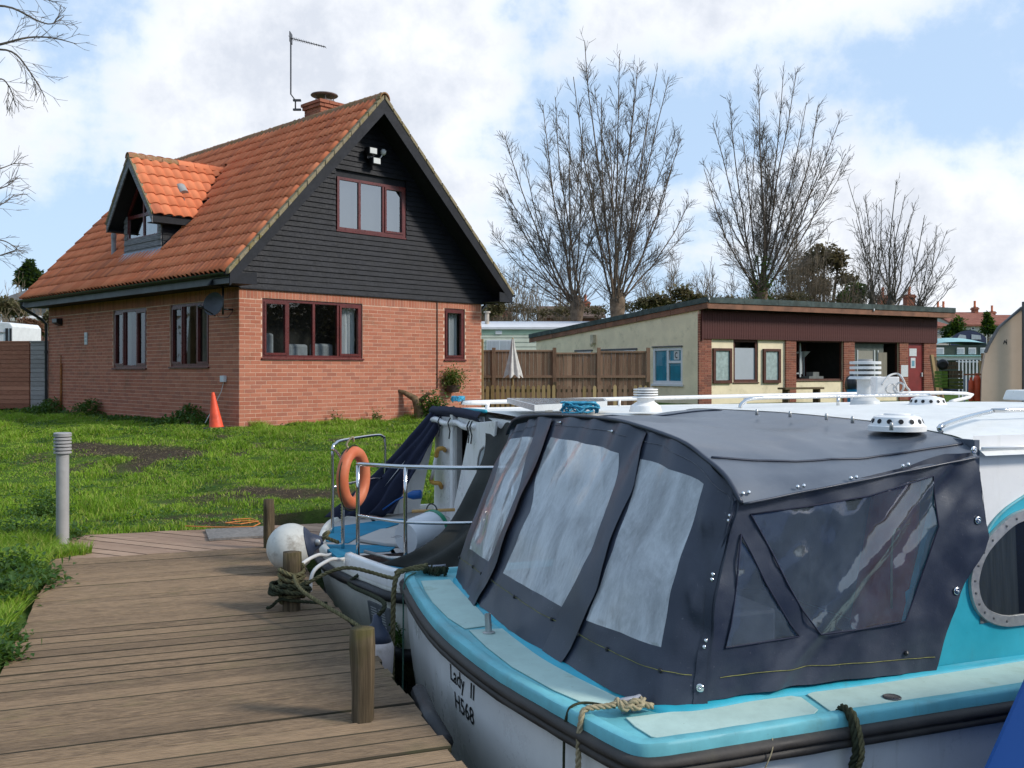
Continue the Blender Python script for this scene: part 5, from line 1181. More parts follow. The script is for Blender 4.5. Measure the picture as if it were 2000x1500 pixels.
    m = MB(); m.box((fx(1856, Y), Y+.01, .6), (fx(1940, Y), Y+5, fz(688, Y))); m.build('hull', nv, b)
    # white paling fence, timber stack, crates, gas bottles
    Y = 34.; f = thing('white_railings', 'white upright railings in front of the green boat', 'fence', (fx(1890, Y), Y, .5))
    for k in range(9): a = 1872+7*k; m = MB(); m.box((fx(a, Y), Y, .5), (fx(a+2.6, Y), Y+.02, fz(703, Y))); m.build('pale', MATS['white_frame'], f)
    m = MB(); m.box((fx(1868, Y), Y+.021, fz(708, Y)), (fx(1934, Y), Y+.05, fz(705, Y))); m.build('rail', MATS['white_frame'], f)
    rg = random.Random(3)
    for k, (a, c, ty) in enumerate(((1823, 1822, 694), (1826, 1827, 693), (1830, 1833, 697), (1832, 1837, 700), (1925, 1919, 690), (1921, 1915, 705), (1929, 1929, 702))):
        Y = 29.; m = MB(); m.bar((fx(c, Y), Y-.3, .5), (fx(a, Y), Y+.2, fz(ty, Y)), .05+.03*(k % 3), .04); tag(m.build('plank', MATS['picket_timber' if k % 2 else 'post_timber']), ['plank leaning against the clubhouse end pier, leftmost', 'pale plank leaning beside the clubhouse end pier', 'dark plank leaning at the clubhouse end, sloping outward', 'outermost plank leaning at the clubhouse end', 'longest pole leaning by the beige wall', 'thin pole leaning left of the beige wall', 'upright stake in front of the beige wall'][k], 'plank', 'timber leaning in the yard')
    Y = 28.
    for k, (a, c, t_, bt, mt) in enumerate(((1840, 1851, 724, 757, 'moss'), (1854, 1880, 723, 738, 'post_timber'), (1854, 1882, 739, 760, 'moss2'), (1848, 1871, 706, 721, 'post_timber'))):
        if mt == 'moss': mt = worn('moss_green', (.13, .22, .03), .4, .9, 8).name
        if mt == 'moss2': mt = worn('moss_timber', (.11, .13, .03), .5, .9, 8, (.05, .04, .03), .7).name
        cr = thing('timber_crate', ['bright mossy green board end in the yard heap', 'brown timber crate on top of the mossy crate', 'mossy timber crate at the bottom of the yard heap', 'brown timber box topmost in the yard heap'][k], 'crate', (fx((a+c)/2, Y), Y, fz(bt, Y)), 'timber crates in the yard')
        n = max(2, int((bt-t_)/6))
        for j in range(n):
            z0, z1 = fz(bt, Y)+(fz(t_, Y)-fz(bt, Y))*j/n, fz(bt, Y)+(fz(t_, Y)-fz(bt, Y))*(j+1)/n-.012
            m = MB(); m.box((fx(a, Y), Y, z0), (fx(c, Y), Y+.5, z1)); m.build('slat', MATS[mt], cr)
    m = MB(); c_ = Vector((fx(1838, Y), Y-.1, fz(712, Y))); m.lathe(c_, [(.06, -.04), (.13, -.05), (.16, 0), (.13, .05), (.06, .04)], 18, (.3, 1, .1)); tag(m.build('tyre', MATS['black_plastic'], smooth=True), 'old black tyre on the yard heap', 'tyre')
    Y = 26.; r = thing('gas_rack', 'grey blue metal rack holding orange gas bottles', 'rack', (fx(1912, Y), Y, .6)); mt = worn('rack_blue', (.20, .25, .30), .2, .5)
    for a in (1882, 1938, 1944): m = MB(); m.box((fx(a, Y), Y-.02, .4), (fx(a+3, Y), Y+.02, fz(731, Y))); m.build('post', mt, r)
    m = MB(); m.box((fx(1881, Y), Y-.03, fz(733, Y)), (fx(1945, Y), Y-.021, fz(730, Y))); m.build('rail', worn('rack_rust', (.30, .12, .06), .3, .8), r)
    og = worn('gas_orange', (.62, .10, .04), .2, .5, 5)
    for k, (a, w, t_) in enumerate(((1917, 7, 729), (1933, 6.5, 735), (1905, 4.5, 737))):
        rr = w/FPX*Y; base = Vector((fx(a, Y), Y+.25, .75)); h = fz(t_, Y)-.75; g = thing('gas_bottle', ['largest orange gas bottle in the middle of the rack', 'orange gas bottle at the right of the rack', 'small orange gas bottle at the left of the rack'][k], 'gas bottle', base, 'gas bottles in the rack')
        m = MB(); m.lathe(base, [(rr*.9, 0), (rr, .03), (rr, h*.78), (rr*.75, h*.88), (rr*.3, h*.92)], 16); m.build('body', og, g, autosmooth=50)
        m = MB(); m.lathe(base+Vector((0, 0, h*.88)), [(rr*.55, 0), (rr*.55, h*.12), (rr*.45, h*.12), (rr*.45, 0)], 12); m.build('collar', og, g, autosmooth=50)
    # sack and tub, bench top in front of the clubhouse
    Y = 28.; s = thing('rubbish_sack', 'black rubbish sack on a blue tub in front of the clubhouse', 'sack', (fx(1663, Y), Y, .5))
    m = MB(); c_ = Vector((fx(1663, Y), Y, fz(768, Y)))
    def sack(i, j):
        a = 2*math.pi*i; h = j; r = .19*(math.sin(math.pi*min(1, .12+h*.85))**.7)*(1+.12*math.sin(5*a+3*h))*(1 if h < .8 else .6); return c_+Vector((math.cos(a)*r+.03*h, math.sin(a)*r, .62*h))
    m.grid(sack, 18, 12); m.build('sack', worn('sack_black', (.025, .027, .032), .2, .35, 9, bstr=.8), s, True)
    m = MB(); m.lathe((fx(1666, Y), Y-.05, .45), [(.16, 0), (.19, .55), (.2, .58)], 16); m.build('tub', worn('tub_blue', (.02, .25, .50), .15, .4), s, autosmooth=40)
    m = MB(CP); m.box((2.55, -1.1, .98), (4.2, -.75, 1.04)); b = m.build('bench', MATS['post_timber']); tag(b, 'dark timber bench against the clubhouse front', 'bench')
    for x in (2.7, 4.0): m = MB(CP); m.box((x, -1.05, CGZ-.1), (x+.08, -.8, .979)); m.build('leg', MATS['post_timber'], b)
build_far()
# ================================================================ trees
worn('bark_grey', (.13, .11, .09), .4, .95, 5, (.12, .10, .06), .3, .1, .6)
worn('bark_brown', (.16, .115, .08), .4, .95, 5, (.045, .03, .02), .4, .1, .6)
worn('twig_dark', (.14, .115, .092), .35, .9, 3)
worn('twig_tan', (.22, .165, .11), .35, .9, 3)
class Tubes:
    """many thin tapered tubes gathered in numpy"""
    def __init__(s): s.V = []; s.F = []; s.n = 0
    def add(s, P, r0, r1, k=3):
        P = np.asarray(P, float); m = len(P); T = np.gradient(P, axis=0); T /= np.linalg.norm(T, axis=1)[:, None]+1e-9
        ref = np.array([.3, .9, .1]) if abs(T[0] @ np.array([.3, .9, .1])) < .9 else np.array([1., 0, 0])
        X = np.cross(T, ref); X /= np.linalg.norm(X, axis=1)[:, None]+1e-9; Yv = np.cross(T, X); r = np.linspace(r0, r1, m)[:, None]
        a = np.arange(k)*2*np.pi/k; ring = P[:, None, :]+r[:, None, :]*(np.cos(a)[None, :, None]*X[:, None, :]+np.sin(a)[None, :, None]*Yv[:, None, :])
        s.V.append(ring.reshape(-1, 3)); i = np.arange(m-1)[:, None]*k; j = np.arange(k)[None, :]; j2 = (j+1) % k
        s.F.append(np.stack([i+j, i+j2, i+k+j2, i+k+j], -1).reshape(-1, 4)+s.n); s.n += m*k
    def mesh(s, name, mat, parent):
        return npmesh(name, np.concatenate(s.V), np.concatenate(s.F), mat, parent, None, True) if s.V else None
def shoot(rg, p, d, L, n, up=.25, wob=.12):
    """a growing line: starts along d, bends up, wanders"""
    P = [np.array(p, float)]; d = np.array(d, float); d /= np.linalg.norm(d); st = L/n
    for i in range(n):
        d = d+np.array([0, 0, up])*st*.35+rg.normal(0, wob, 3)*math.sqrt(st)*.35; d /= np.linalg.norm(d); P.append(P[-1]+d*st)
    return np.array(P)
def side_dir(rg, t, ang):
    r = rg.normal(0, 1, 3); r -= t*(r @ t); r /= np.linalg.norm(r)+1e-9; return t*math.cos(ang)+r*math.sin(ang)
def ramify(tb, rg, P, r0, per_m, ang, lf, level, rmin, start=.2, up=.3, lmin=.36):
    L = np.linalg.norm(np.diff(P, axis=0), axis=1).sum(); n = max(1, int(L*per_m*(1-start)))
    for _ in range(n):
        f = start+(1-start)*rg.random()**.85; x = f*(len(P)-1); i = min(int(x), len(P)-2); p = P[i]+(P[i+1]-P[i])*(x-i); t = P[i+1]-P[i]; t /= np.linalg.norm(t)
        l = L*lf*(1.08-f)*rg.uniform(.5, 1.25)+lmin
        Q = shoot(rg, p, side_dir(rg, t, ang*rg.uniform(.6, 1.4)), l, 4 if level else 2, up); rr = max(rmin, r0*(1-f*.8)*.45)
        tb.add(Q, rr, rmin*.7, 3)
        if level: ramify(tb, rg, Q, rr, per_m*1.9, ang, lf*1.05, level-1, rmin, .12, up, lmin)
def pollard(label, px, Y, base_z, knuckle, limbs, seed, rtrunk=.34, per_m=4.3, rmin=.0095, lean=0, ivy=0, bark='bark_brown', twig='twig_dark', level=1, name='pollard_willow', rl=.054):
    rg = np.random.default_rng(seed); x = (px-1000)/FPX*Y; base = Vector((x, Y, base_z)); o = thing(name, label, 'tree', base)
    k = np.array([x+lean, Y, knuckle]); m = MB(); pth = [Vector((x, Y, base_z-.2)), Vector((x+lean*.3, Y, base_z+(knuckle-base_z)*.4)), Vector((x+lean*.8, Y, base_z+(knuckle-base_z)*.8)), Vector(k), Vector(k)+Vector((lean*.2, 0, .5))]
    m.tube(pth, [rtrunk*1.15, rtrunk*.95, rtrunk*.95, rtrunk*1.15, rtrunk*.45], 12)
    for v in m.v: n = noise.noise(v*2.2)*.10; v.x += n; v.y += n*.7
    m.build('trunk', MATS[bark], o, True)
    big = Tubes(); small = Tubes()
    for tx, ty, r_ in limbs:      # limbs aim at measured tips
        dy = rg.uniform(-2.6, 2.6); Yt = Y+dy; tip = np.array([(tx-1000)/FPX*Yt, Yt, CAMH+(HZN-ty)/FPX*Yt]); p0 = k+np.array([rg.uniform(-.3, .3), rg.uniform(-.3, .3), rg.uniform(-.5, .3)])
        n = 12; tt = np.linspace(0, 1, n+1)[:, None]; span = tip-p0
        out = np.array([span[0], span[1], span[2]*.62]); mid = p0+out*.5      # leave the head sideways, then rise
        P = (1-tt)**2*p0+2*tt*(1-tt)*mid+tt**2*tip; P += np.cumsum(rg.normal(0, .045, P.shape), axis=0)*np.sin(tt*math.pi)
        big.add(P, rl*r_, .016, 6); ramify(small, rg, P, rl*r_*.6, per_m, .55, .17, level, rmin, .14)
        for _ in range(1):      # forks
            k0 = rg.integers(3, 8); Lr = np.linalg.norm(P[-1]-P[k0]); t_ = P[k0+1]-P[k0]; t_ = t_/np.linalg.norm(t_); Q = shoot(rg, P[k0], side_dir(rg, t_, .42), Lr*rg.uniform(.5, .8), 9, .3, .08); big.add(Q, rl*r_*.5, .013, 5); ramify(small, rg, Q, rl*r_*.35, per_m, .55, .2, level, rmin, .12)
    for _ in range(int(60)):
        d = rg.normal(0, 1, 3); d[2] = abs(d[2])*1.2+.3; small.add(shoot(rg, k+rg.normal(0, .2, 3), d, rg.uniform(1, 3.2), 4, .3), .016, .006, 3)
    big.mesh('limb', MATS[bark], o); small.mesh('crown', MATS[twig], o)
    if ivy:
        n = ivy; h = rg.random(n); a = rg.uniform(0, 6.28, n); rr = rtrunk*1.15+np.abs(rg.normal(0, .16, n)); P = np.stack([x+lean*h+np.cos(a)*rr, Y+np.sin(a)*rr, base_z+h*(knuckle-base_z)*1.35], -1); V, F = leaves_fn(P, rg.uniform(.10, .2, n), rg, .6, .8)
        npmesh('ivy', V, F, MATS['ivy_leaves'], o)
    return o
leaf_mat('ivy_leaves', (.020, .060, .016), (.040, .090, .022), (.07, .12, .03))
leaf_mat('evergreen_leaves', (.15, .13, .06), (.21, .165, .085), (.26, .19, .11), tc=(.13, .10, .055))
leaf_mat('pine_leaves', (.020, .040, .022), (.036, .060, .030), (.05, .07, .03))
leaf_mat('shrub_leaves', (.16, .15, .07), (.22, .20, .09), (.28, .21, .12), tc=(.17, .13, .07))
def build_trees():
    pollard('tall bare pollard tree with limbs fanning left, nearest the cottage gable', 1127, 47, .55, fz(597, 47), [(985, 265, 1), (972, 365, .9), (1003, 470, .7), (1020, 300, .9), (1060, 205, 1), (1085, 190, 1), (1110, 225, 1), (1138, 240, .9), (1160, 330, .8), (960, 455, .7), (1045, 380, .7), (1100, 330, .8)], 21, .30, 4.3, .010, .0)
    pollard('tallest bare pollard tree with upright limbs above the clubhouse side wall', 1205, 45, .55, fz(585, 45), [(1142, 82, 1.2), (1120, 150, .9), (1175, 190, .8), (1210, 105, 1.1), (1245, 130, 1.1), (1282, 145, 1.1), (1306, 150, 1), (1330, 270, 1), (1345, 395, .8), (1190, 260, .8), (1265, 240, .9), (1312, 330, .8), (1145, 300, .7)], 22, .33, 4.3, .010, 0, 0)
    pollard('bare pollard tree with ivy on its trunk behind the clubhouse roof', 1487, 49, .55, fz(570, 49), [(1480, 140, 1.1), (1392, 240, .9), (1375, 330, .8), (1425, 195, 1), (1450, 260, .9), (1530, 145, 1.1), (1556, 140, 1.1), (1575, 200, 1), (1598, 205, 1), (1640, 235, 1), (1652, 300, .8), (1605, 300, .8), (1420, 420, .6), (1500, 300, .9), (1560, 310, .8)], 23, .26, 4.3, .010, 0, 1100)
    pollard('smaller bare tree with open crown near the clubhouse right end', 1740, 58, .6, fz(592, 58), [(1752, 350, .9), (1768, 380, .7), (1788, 395, .7), (1806, 420, .7), (1722, 400, .7), (1700, 430, .7), (1690, 480, .5), (1830, 470, .6), (1745, 430, .7)], 24, .2, 2.4, .012, 0, 0, 'bark_grey', 'twig_dark', 1, 'bare_tree', .08)
    pollard('low spreading bare tree behind the clubhouse chimneys', 1795, 64, .8, fz(600, 64), [(1865, 500, .6), (1850, 450, .6), (1868, 545, .5), (1830, 440, .6), (1780, 470, .6), (1812, 480, .5), (1845, 520, .5)], 25, .17, 2.6, .012, 0, 0, 'bark_grey', 'twig_dark', 1, 'bare_tree', .06)
    pollard('slender bare tree between the ivy pollard and the open crowned tree', 1705, 55, .6, fz(590, 55), [(1690, 380, .7), (1712, 400, .6), (1672, 430, .6), (1738, 440, .6), (1655, 350, .6), (1680, 470, .5)], 26, .16, 2.6, .012, 0, 0, 'bark_grey', 'twig_dark', 1, 'bare_tree', .065)
    # scrub: many thin stems, tan or grey
    def scrub(label, px, Y, w, top, n, seed, tw, zb=.6):
        rg = np.random.default_rng(seed); c = Vector((fx(px, Y), Y, zb)); o = thing('scrub', label, 'bush', c, None); tb = Tubes(); W = w/FPX*Y
        for _ in range(n):
            x = c.x+rg.normal(0, .42)*W; e = math.exp(-((x-c.x)/(W*.95))**2); h = (fz(top, Y)-zb)*rg.uniform(.55, 1.05)*e; p = [x*.7+c.x*.3, Y+rg.normal(0, 1.), zb]
            P = shoot(rg, p, [(x-c.x)/W*.5+rg.normal(0, .12), rg.normal(0, .15), 1], h, 6, .2); tb.add(P, .03, .012, 4); ramify(tb, rg, P, .02, 2.6, .55, .24, 1, .0115, .12)
        tb.mesh('stem', MATS[tw], o)
    scrub('grey brown winter scrub just right of the cottage gable', 1000, 56, 60, 500, 50, 31, 'twig_tan'); scrub('winter scrub between the two left pollards', 1090, 60, 60, 520, 40, 32, 'twig_tan')
    scrub('pale bare scrub right of the tallest pollard', 1310, 58, 75, 490, 60, 33, 'twig_tan'); scrub('bare scrub left of the ivy pollard', 1405, 60, 50, 505, 36, 34, 'twig_dark'); scrub('dense tan thicket behind the ivy pollard', 1560, 60, 85, 455, 95, 35, 'twig_tan'); scrub('tan scrub below the slender bare tree', 1650, 62, 50, 480, 36, 36, 'twig_tan')
    scrub('bare scrub in front of the dark pine at the far left', 40, 60, 90, 540, 40, 37, 'twig_tan', 1.); scrub('brown scrub behind the lap fence', 20, 40, 60, 590, 20, 38, 'twig_tan', .6)
    # leafy crowns made of leaf clumps
    def leafy(label, Y, blobs, n, seed, mat, name, zb=.6, size=(.16, .34), trunk=.2, cat='tree', flat=.6):
        rg = np.random.default_rng(seed); xs = [fx(b[0], Y) for b in blobs]; c = Vector((sum(xs)/len(xs), Y, zb)); o = thing(name, label, cat, c); PP = []
        tot = sum(b[2]*b[3] for b in blobs)
        for bx, by, rx, ry in blobs:
            k = int(n*rx*ry/tot); q = rg.normal(0, 1, (k, 3)); q /= np.linalg.norm(q, axis=1)[:, None]; q *= (rg.random(k)**.42)[:, None]
            cl = rg.normal(0, .2, (max(3, k//60), 3)); q = q+cl[rg.integers(0, len(cl), k)]
            PP.append(np.stack([fx(bx, Y)+q[:, 0]*rx/FPX*Y, Y+q[:, 1]*rx/FPX*Y*.8, fz(by, Y)+q[:, 2]*ry/FPX*Y], -1))
        P = np.concatenate(PP); P = P[P[:, 2] > zb]; V, F = leaves_fn(P, rg.uniform(*size, len(P)), rg, flat, .6); npmesh('crown', V, F, MATS[mat], o)
        tb = Tubes()
        for bx, by, rx, ry in blobs:
            tip = np.array([fx(bx, Y), Y, fz(by, Y)]); b0 = np.array([c.x, Y, zb-.2]); tb.add(np.array([b0, b0*.5+tip*.5+np.array([0, 0, .3]), tip]), trunk, trunk*.3, 6)
        tb.mesh('trunk', MATS['bark_brown'], o)
    leafy('dark evergreen with brownish crown behind the clubhouse roof', 68, [(1610, 498, 30, 22), (1638, 510, 18, 22), (1655, 545, 22, 11), (1585, 518, 24, 24), (1556, 540, 28, 20), (1600, 560, 24, 18)], 3600, 41, 'evergreen_leaves', 'evergreen_tree', .8, (.2, .42))
    leafy('small dark evergreen right of the tan thicket', 66, [(1672, 575, 16, 18), (1650, 585, 16, 14)], 1600, 42, 'ivy_leaves', 'evergreen_tree', .8, (.2, .4))
    leafy('dark pine on the skyline left of the cottage roof', 95, [(57, 520, 9, 12), (50, 535, 14, 9), (66, 538, 13, 10), (57, 550, 20, 10), (40, 552, 8, 6)], 2600, 43, 'pine_leaves', 'pine_tree', 1.5, (.3, .6))
    leafy('olive bush below the right eave of the cottage', 52, [(955, 608, 14, 10), (975, 600, 14, 12)], 1200, 44, 'shrub_leaves', 'bush', .6, (.15, .3), .05, 'bush')
    leafy('mixed green shrubs under the tallest pollard', 54, [(1290, 588, 26, 12), (1330, 575, 18, 14), (1355, 584, 22, 10), (1255, 597, 20, 10)], 1500, 45, 'shrub_leaves', 'bush', .6, (.16, .34), .05, 'bush')
    leafy('low brown hedgerow along the back of the caravan and clubhouse', 57, [(960, 612, 30, 8), (1010, 606, 34, 9), (1060, 610, 30, 8), (1110, 608, 30, 9), (1160, 608, 30, 9), (1220, 600, 30, 10), (1280, 596, 36, 9), (1350, 594, 36, 9), (1420, 588, 36, 9), (1490, 584, 36, 9), (1550, 580, 36, 10)], 4500, 52, 'brown_leaves', 'hedgerow', .6, (.10, .26), .05, 'hedge')
    leafy('dark green tree in front of the distant red roofed house', 60, [(1868, 640, 14, 18), (1852, 655, 12, 16), (1880, 655, 16, 10)], 1800, 46, 'ivy_leaves', 'garden_tree', .6, (.14, .3), .08)
    leafy('conifer shaped shrub before the distant red roof, right of the garden tree', 60, [(1929, 618, 5, 8), (1930, 632, 10, 9), (1934, 645, 16, 8)], 1600, 47, 'ivy_leaves', 'garden_tree', .6, (.14, .28), .08)
    leafy('round russet bush on the slope behind the lap fence', 44, [(60, 637, 20, 10), (48, 630, 14, 8), (75, 645, 14, 8)], 1500, 48, 'russet_leaves', 'bush', .6, (.12, .26), .05, 'bush')
    leafy('olive hedge on the slope behind the white horsebox', 50, [(10, 600, 26, 16), (34, 606, 20, 12), (85, 640, 18, 14), (98, 622, 10, 12)], 2600, 49, 'shrub_leaves', 'hedge', .6, (.14, .3), .05, 'hedge')
    # riverside tree standing just outside the frame on the left: its outer branches hang into view
    rg = np.random.default_rng(51); Y = 12.; base = Vector((-9.4, Y+.6, .1)); o = thing('riverside_tree', 'bare tree whose fine drooping branches reach in from the left edge', 'tree', base)
    m = MB(); m.tube([base, base+Vector((.1, 0, 2)), base+Vector((.3, -.2, 4.5)), base+Vector((.4, -.3, 8.5))], [.24, .2, .17, .05], 10); m.build('trunk', MATS['bark_grey'], o, True)
    big = Tubes(); small = Tubes()
    def P3(pts, y0): return np.array([list(at(a, b, y0+.12*i)) for i, (a, b) in enumerate(pts)])
    for pts, r_, y0, pm in (([(-430, 320), (-200, 150), (-60, 95), (0, 88), (50, 72), (100, 72), (150, 86)], .045, 11.6, 4.2), ([(-430, 330), (-150, 190), (-20, 92), (30, 100), (55, 135), (75, 165), (88, 190)], .03, 11.7, 4.5), ([(-420, 250), (-200, 60), (-60, 10), (20, 10), (70, 40), (100, 50), (125, 32)], .035, 11.4, 4.2), ([(-420, 250), (-100, -60), (0, -30), (60, -10), (110, 5)], .03, 11.8, 4.),
            ([(-430, 400), (-150, 230), (-40, 170), (5, 150), (22, 175), (30, 205)], .025, 11.7, 4.5), ([(-430, 420), (-200, 360), (-60, 335), (0, 330), (30, 318)], .028, 11.9, 4.2), ([(-430, 450), (-120, 380), (-20, 375), (18, 362), (35, 345)], .022, 12, 4.2), ([(-430, 480), (-150, 420), (-30, 412), (12, 395), (28, 380)], .022, 11.8, 4.2), ([(-430, 520), (-140, 460), (-30, 465), (10, 470), (32, 484)], .024, 12, 4.2), ([(-430, 560), (-150, 500), (-40, 498), (0, 500), (30, 490)], .024, 12.1, 4.)):
        P = P3(pts, y0); t = np.linspace(0, len(P)-1, 26); Q = np.stack([np.interp(t, np.arange(len(P)), P[:, k]) for k in range(3)], -1)
        for _ in range(3): Q[1:-1] = (Q[:-2]+Q[1:-1]*2+Q[2:])/4
        big.add(Q, r_*.62, .005, 5); ramify(small, rg, Q, .012, pm*1.5, .6, .13, 1, .0034, .45, .05, .13)
    big.mesh('limb', MATS['bark_grey'], o); small.mesh('crown', MATS['twig_dark'], o)
leaf_mat('brown_leaves', (.17, .13, .08), (.23, .17, .10), (.24, .21, .10), tc=(.13, .12, .05))
leaf_mat('russet_leaves', (.2, .10, .065), (.27, .13, .08), (.3, .18, .1), tc=(.2, .12, .06))
build_trees()

def build_far_bank():
    """trees across the river, beside and behind the camera: seen only in reflections"""
    rg = np.random.default_rng(77); n = 34000; a = rg.uniform(R(64), R(302), n); r = rg.uniform(58, 72, n)+6*np.sin(a*9); hh = 5.5+3.5*vnoise(a*9, a*0, 1., 5)+2*vnoise(a*30, a*0, 1., 6)
    P = np.stack([np.sin(a)*r, np.cos(a)*r, .2+hh*rg.random(n)**.8], -1); V, F = leaves_fn(P, rg.uniform(.35, .8, n), rg, .7, .6)
    ar = np.linspace(R(64), R(302), 400); rr = 65+6*np.sin(ar*9); hr = 4.6+3.2*vnoise(ar*9, ar*0, 1., 5)+1.8*vnoise(ar*30, ar*0, 1., 6)+1.2*vnoise(ar*120, ar*0, 1., 7); k0 = len(V)
    for dr in (-1.5, 2.5):      # the dense inside of the wood, front and back
        q0 = np.stack([np.sin(ar)*(rr+dr), np.cos(ar)*(rr+dr), ar*0-.5], -1); q1 = np.stack([np.sin(ar)*(rr+.5), np.cos(ar)*(rr+.5), hr], -1); i = np.arange(399)*1; b0 = len(V); V = np.concatenate([V, q0, q1]); F = np.concatenate([F, np.stack([b0+i, b0+i+1, b0+400+i+1], -1), np.stack([b0+i, b0+400+i+1, b0+400+i], -1)])
    npmesh('far_wood', V, F, MATS['brown_leaves'], None, 'stuff')['label'] = 'winter woodland on the far bank of the river'
build_far_bank()
# ================================================================ moored boats
def paint(name, col, var=.12, rough=.35, dirt=(.10, .10, .06), damt=.45, streak=.5, scale=2.5, spec=.5, bstr=.06):
    """weathered gelcoat: blotches, vertical run marks and specks"""
    t = NT(name); c = t.coord('Object'); n = t.noise(c, scale, 7, .65); v = t.noise(t.coord('Object', (9, 9, .8)), 2.2, 6, .65); s = t.noise(c, 46, 3, .7); w = t.noise(c, 1.1, 4)
    k = t.mix(t.ramp(n, .3, .7), tuple(x*(1-var) for x in col), tuple(min(1, x*(1+var*.5)) for x in col))
    k = t.mix(t.math('MULTIPLY', t.math('MULTIPLY', t.ramp(v, .52, .74), streak), t.ramp(w, .35, .65)), k, dirt)
    k = t.mix(t.math('MULTIPLY', t.ramp(n, .56, .78), damt), k, dirt); k = t.mix(t.math('MULTIPLY', t.ramp(s, .64, .74), .5*damt), k, tuple(x*.5 for x in dirt))
    return t.done(t.bsdf(k, t.ramp(n, .3, .7, rough-.08, rough+.15), spec, 0, s, bstr, .003))
paint('hull_white', (.84, .815, .785), .08, .3, (.36, .32, .22), .38, .55)
paint('hull_white_dirty', (.80, .78, .70), .14, .4, (.24, .22, .13), .5, .85)
paint('boat_blue', (.15, .47, .52), .22, .55, (.10, .17, .12), .6, .6)
paint('boat_blue_deep', (.022, .37, .48), .16, .45, (.07, .16, .14), .35, .55)
paint('pad_aqua', (.45, .59, .53), .12, .75, (.24, .29, .20), .55, .25, 4, .2, .4)
paint('cabin_white', (.83, .81, .785), .06, .3, (.40, .38, .28), .22, .25)
paint('roof_white', (.76, .75, .71), .10, .42, (.30, .30, .17), .6, .2, 3.5)
paint('rubber_strake', (.060, .052, .046), .35, .6, (.11, .10, .055), .6, .3, 5, .3, .4)
paint('rubber_black', (.018, .018, .020), .3, .45, (.05, .05, .03), .4, .2, 5, .4, .2)
paint('slip_blue', (.035, .23, .36), .2, .8, (.07, .12, .13), .45, .1, 4, .15, .4)
paint('deck_grey', (.46, .43, .40), .12, .6, (.24, .22, .18), .4, .1)
worn('steel', (.62, .62, .62), .1, .16, 6, None, 0, .5, .03, 1.); worn('alloy', (.50, .49, .47), .12, .38, 8, (.2, .19, .15), .4, .5, .1, .7)
worn('silver_popper', (.72, .72, .72), .05, .22, 6, None, 0, .5, .05, 1.)
def cloth_mat(name, a, b, rough=.42, spec=.45, moss=.25):
    t = NT(name); c = t.coord('Object'); n = t.noise(c, 3.2, 6, .6); w = t.noise(c, 130, 2, .5); m = t.noise(c, 5.5, 6, .7)
    k = t.mix(t.ramp(n, .3, .7), a, b); k = t.mix(t.math('MULTIPLY', t.ramp(m, .66, .8), moss), k, (.085, .085, .022)); k = t.mix(t.math('MULTIPLY', t.ramp(t.noise(c, 60, 2), .70, .78), .3), k, (.2, .2, .22))
    return t.done(t.bsdf(k, t.ramp(n, .25, .75, rough-.06, rough+.14), spec, 0, t.math('ADD', w, t.math('MULTIPLY', n, 2.)), .12, .004))
cloth_mat('canopy_vinyl', (.021, .027, .046), (.047, .055, .078), .36); cloth_mat('roof_vinyl', (.085, .098, .122), (.135, .15, .175), .33, .5, .1)
cloth_mat('navy_canvas', (.012, .015, .036), (.026, .030, .055), .7, .25, .1); cloth_mat('charcoal_canvas', (.026, .027, .024), (.050, .050, .044), .8, .2, .2)
def film_mat(name, lo, hi, col, sx=(1, 1, 1), gl=.5, nf=1.):
    """clear plastic sheet, misted and scratched: part see-through, part milky, glossy on top"""
    t = NT(name); c = t.coord('Object', sx); n = t.noise(c, 2.4, 7, .68, .8); f = t.noise(c, 26, 6, .75); m = t.noise(t.coord('Object', (4, 4, 1.2)), 3.5, 5, .6)
    haze = t.math('ADD', t.ramp(n, .28, .72, lo, hi), t.math('MULTIPLY', t.math('SUBTRACT', f, .5), .45*nf), True); haze = t.math('ADD', haze, t.math('MULTIPLY', t.math('SUBTRACT', m, .5), .28*nf), True)
    tr = t.n('ShaderNodeBsdfTransparent'); t.set(tr.inputs[0], (.78, .83, .87)); d = t.n('ShaderNodeBsdfDiffuse'); t.set(d.inputs[0], col); tl = t.n('ShaderNodeBsdfTranslucent'); t.set(tl.inputs[0], col)
    dm = t.n('ShaderNodeMixShader'); dm.inputs[0].default_value = .3; t.l(d.outputs[0], dm.inputs[1]); t.l(tl.outputs[0], dm.inputs[2])
    mx = t.n('ShaderNodeMixShader'); t.l(haze, mx.inputs[0]); t.l(tr.outputs[0], mx.inputs[1]); t.l(dm.outputs[0], mx.inputs[2])
    g = t.n('ShaderNodeBsdfGlossy'); g.inputs['Roughness'].default_value = .07; fr = t.schlick()
    bp = t.n('ShaderNodeBump'); bp.inputs['Strength'].default_value = .25; bp.inputs['Distance'].default_value = .01; t.l(t.noise(t.coord('Object', sx), 7, 3, .5), bp.inputs['Height']); t.l(bp.outputs[0], g.inputs['Normal'])
    m2 = t.n('ShaderNodeMixShader'); t.l(t.math('ADD', t.math('MULTIPLY', fr, 1.0), .07*gl, True), m2.inputs[0]); t.l(mx.outputs[0], m2.inputs[1]); t.l(g.outputs[0], m2.inputs[2]); return t.done(m2.outputs[0])
film_mat('misted_film', .5, .92, (.76, .78, .80), (2.2, 2.2, .6)); film_mat('side_film', .15, .24, (.38, .46, .54), (1.6, 1, 1), 1.5, .4)
worn('old_rope', (.165, .145, .075), .35, .95, 40, (.06, .06, .025), .5, .1, .5); worn('tan_rope', (.36, .30, .19), .3, .95, 40, (.16, .14, .07), .35, .1, .5); worn('dark_rope', (.045, .05, .030), .4, .95, 30, (.03, .03, .02), .4, .1, .5); worn('green_rope', (.06, .13, .10), .3, .95, 30)
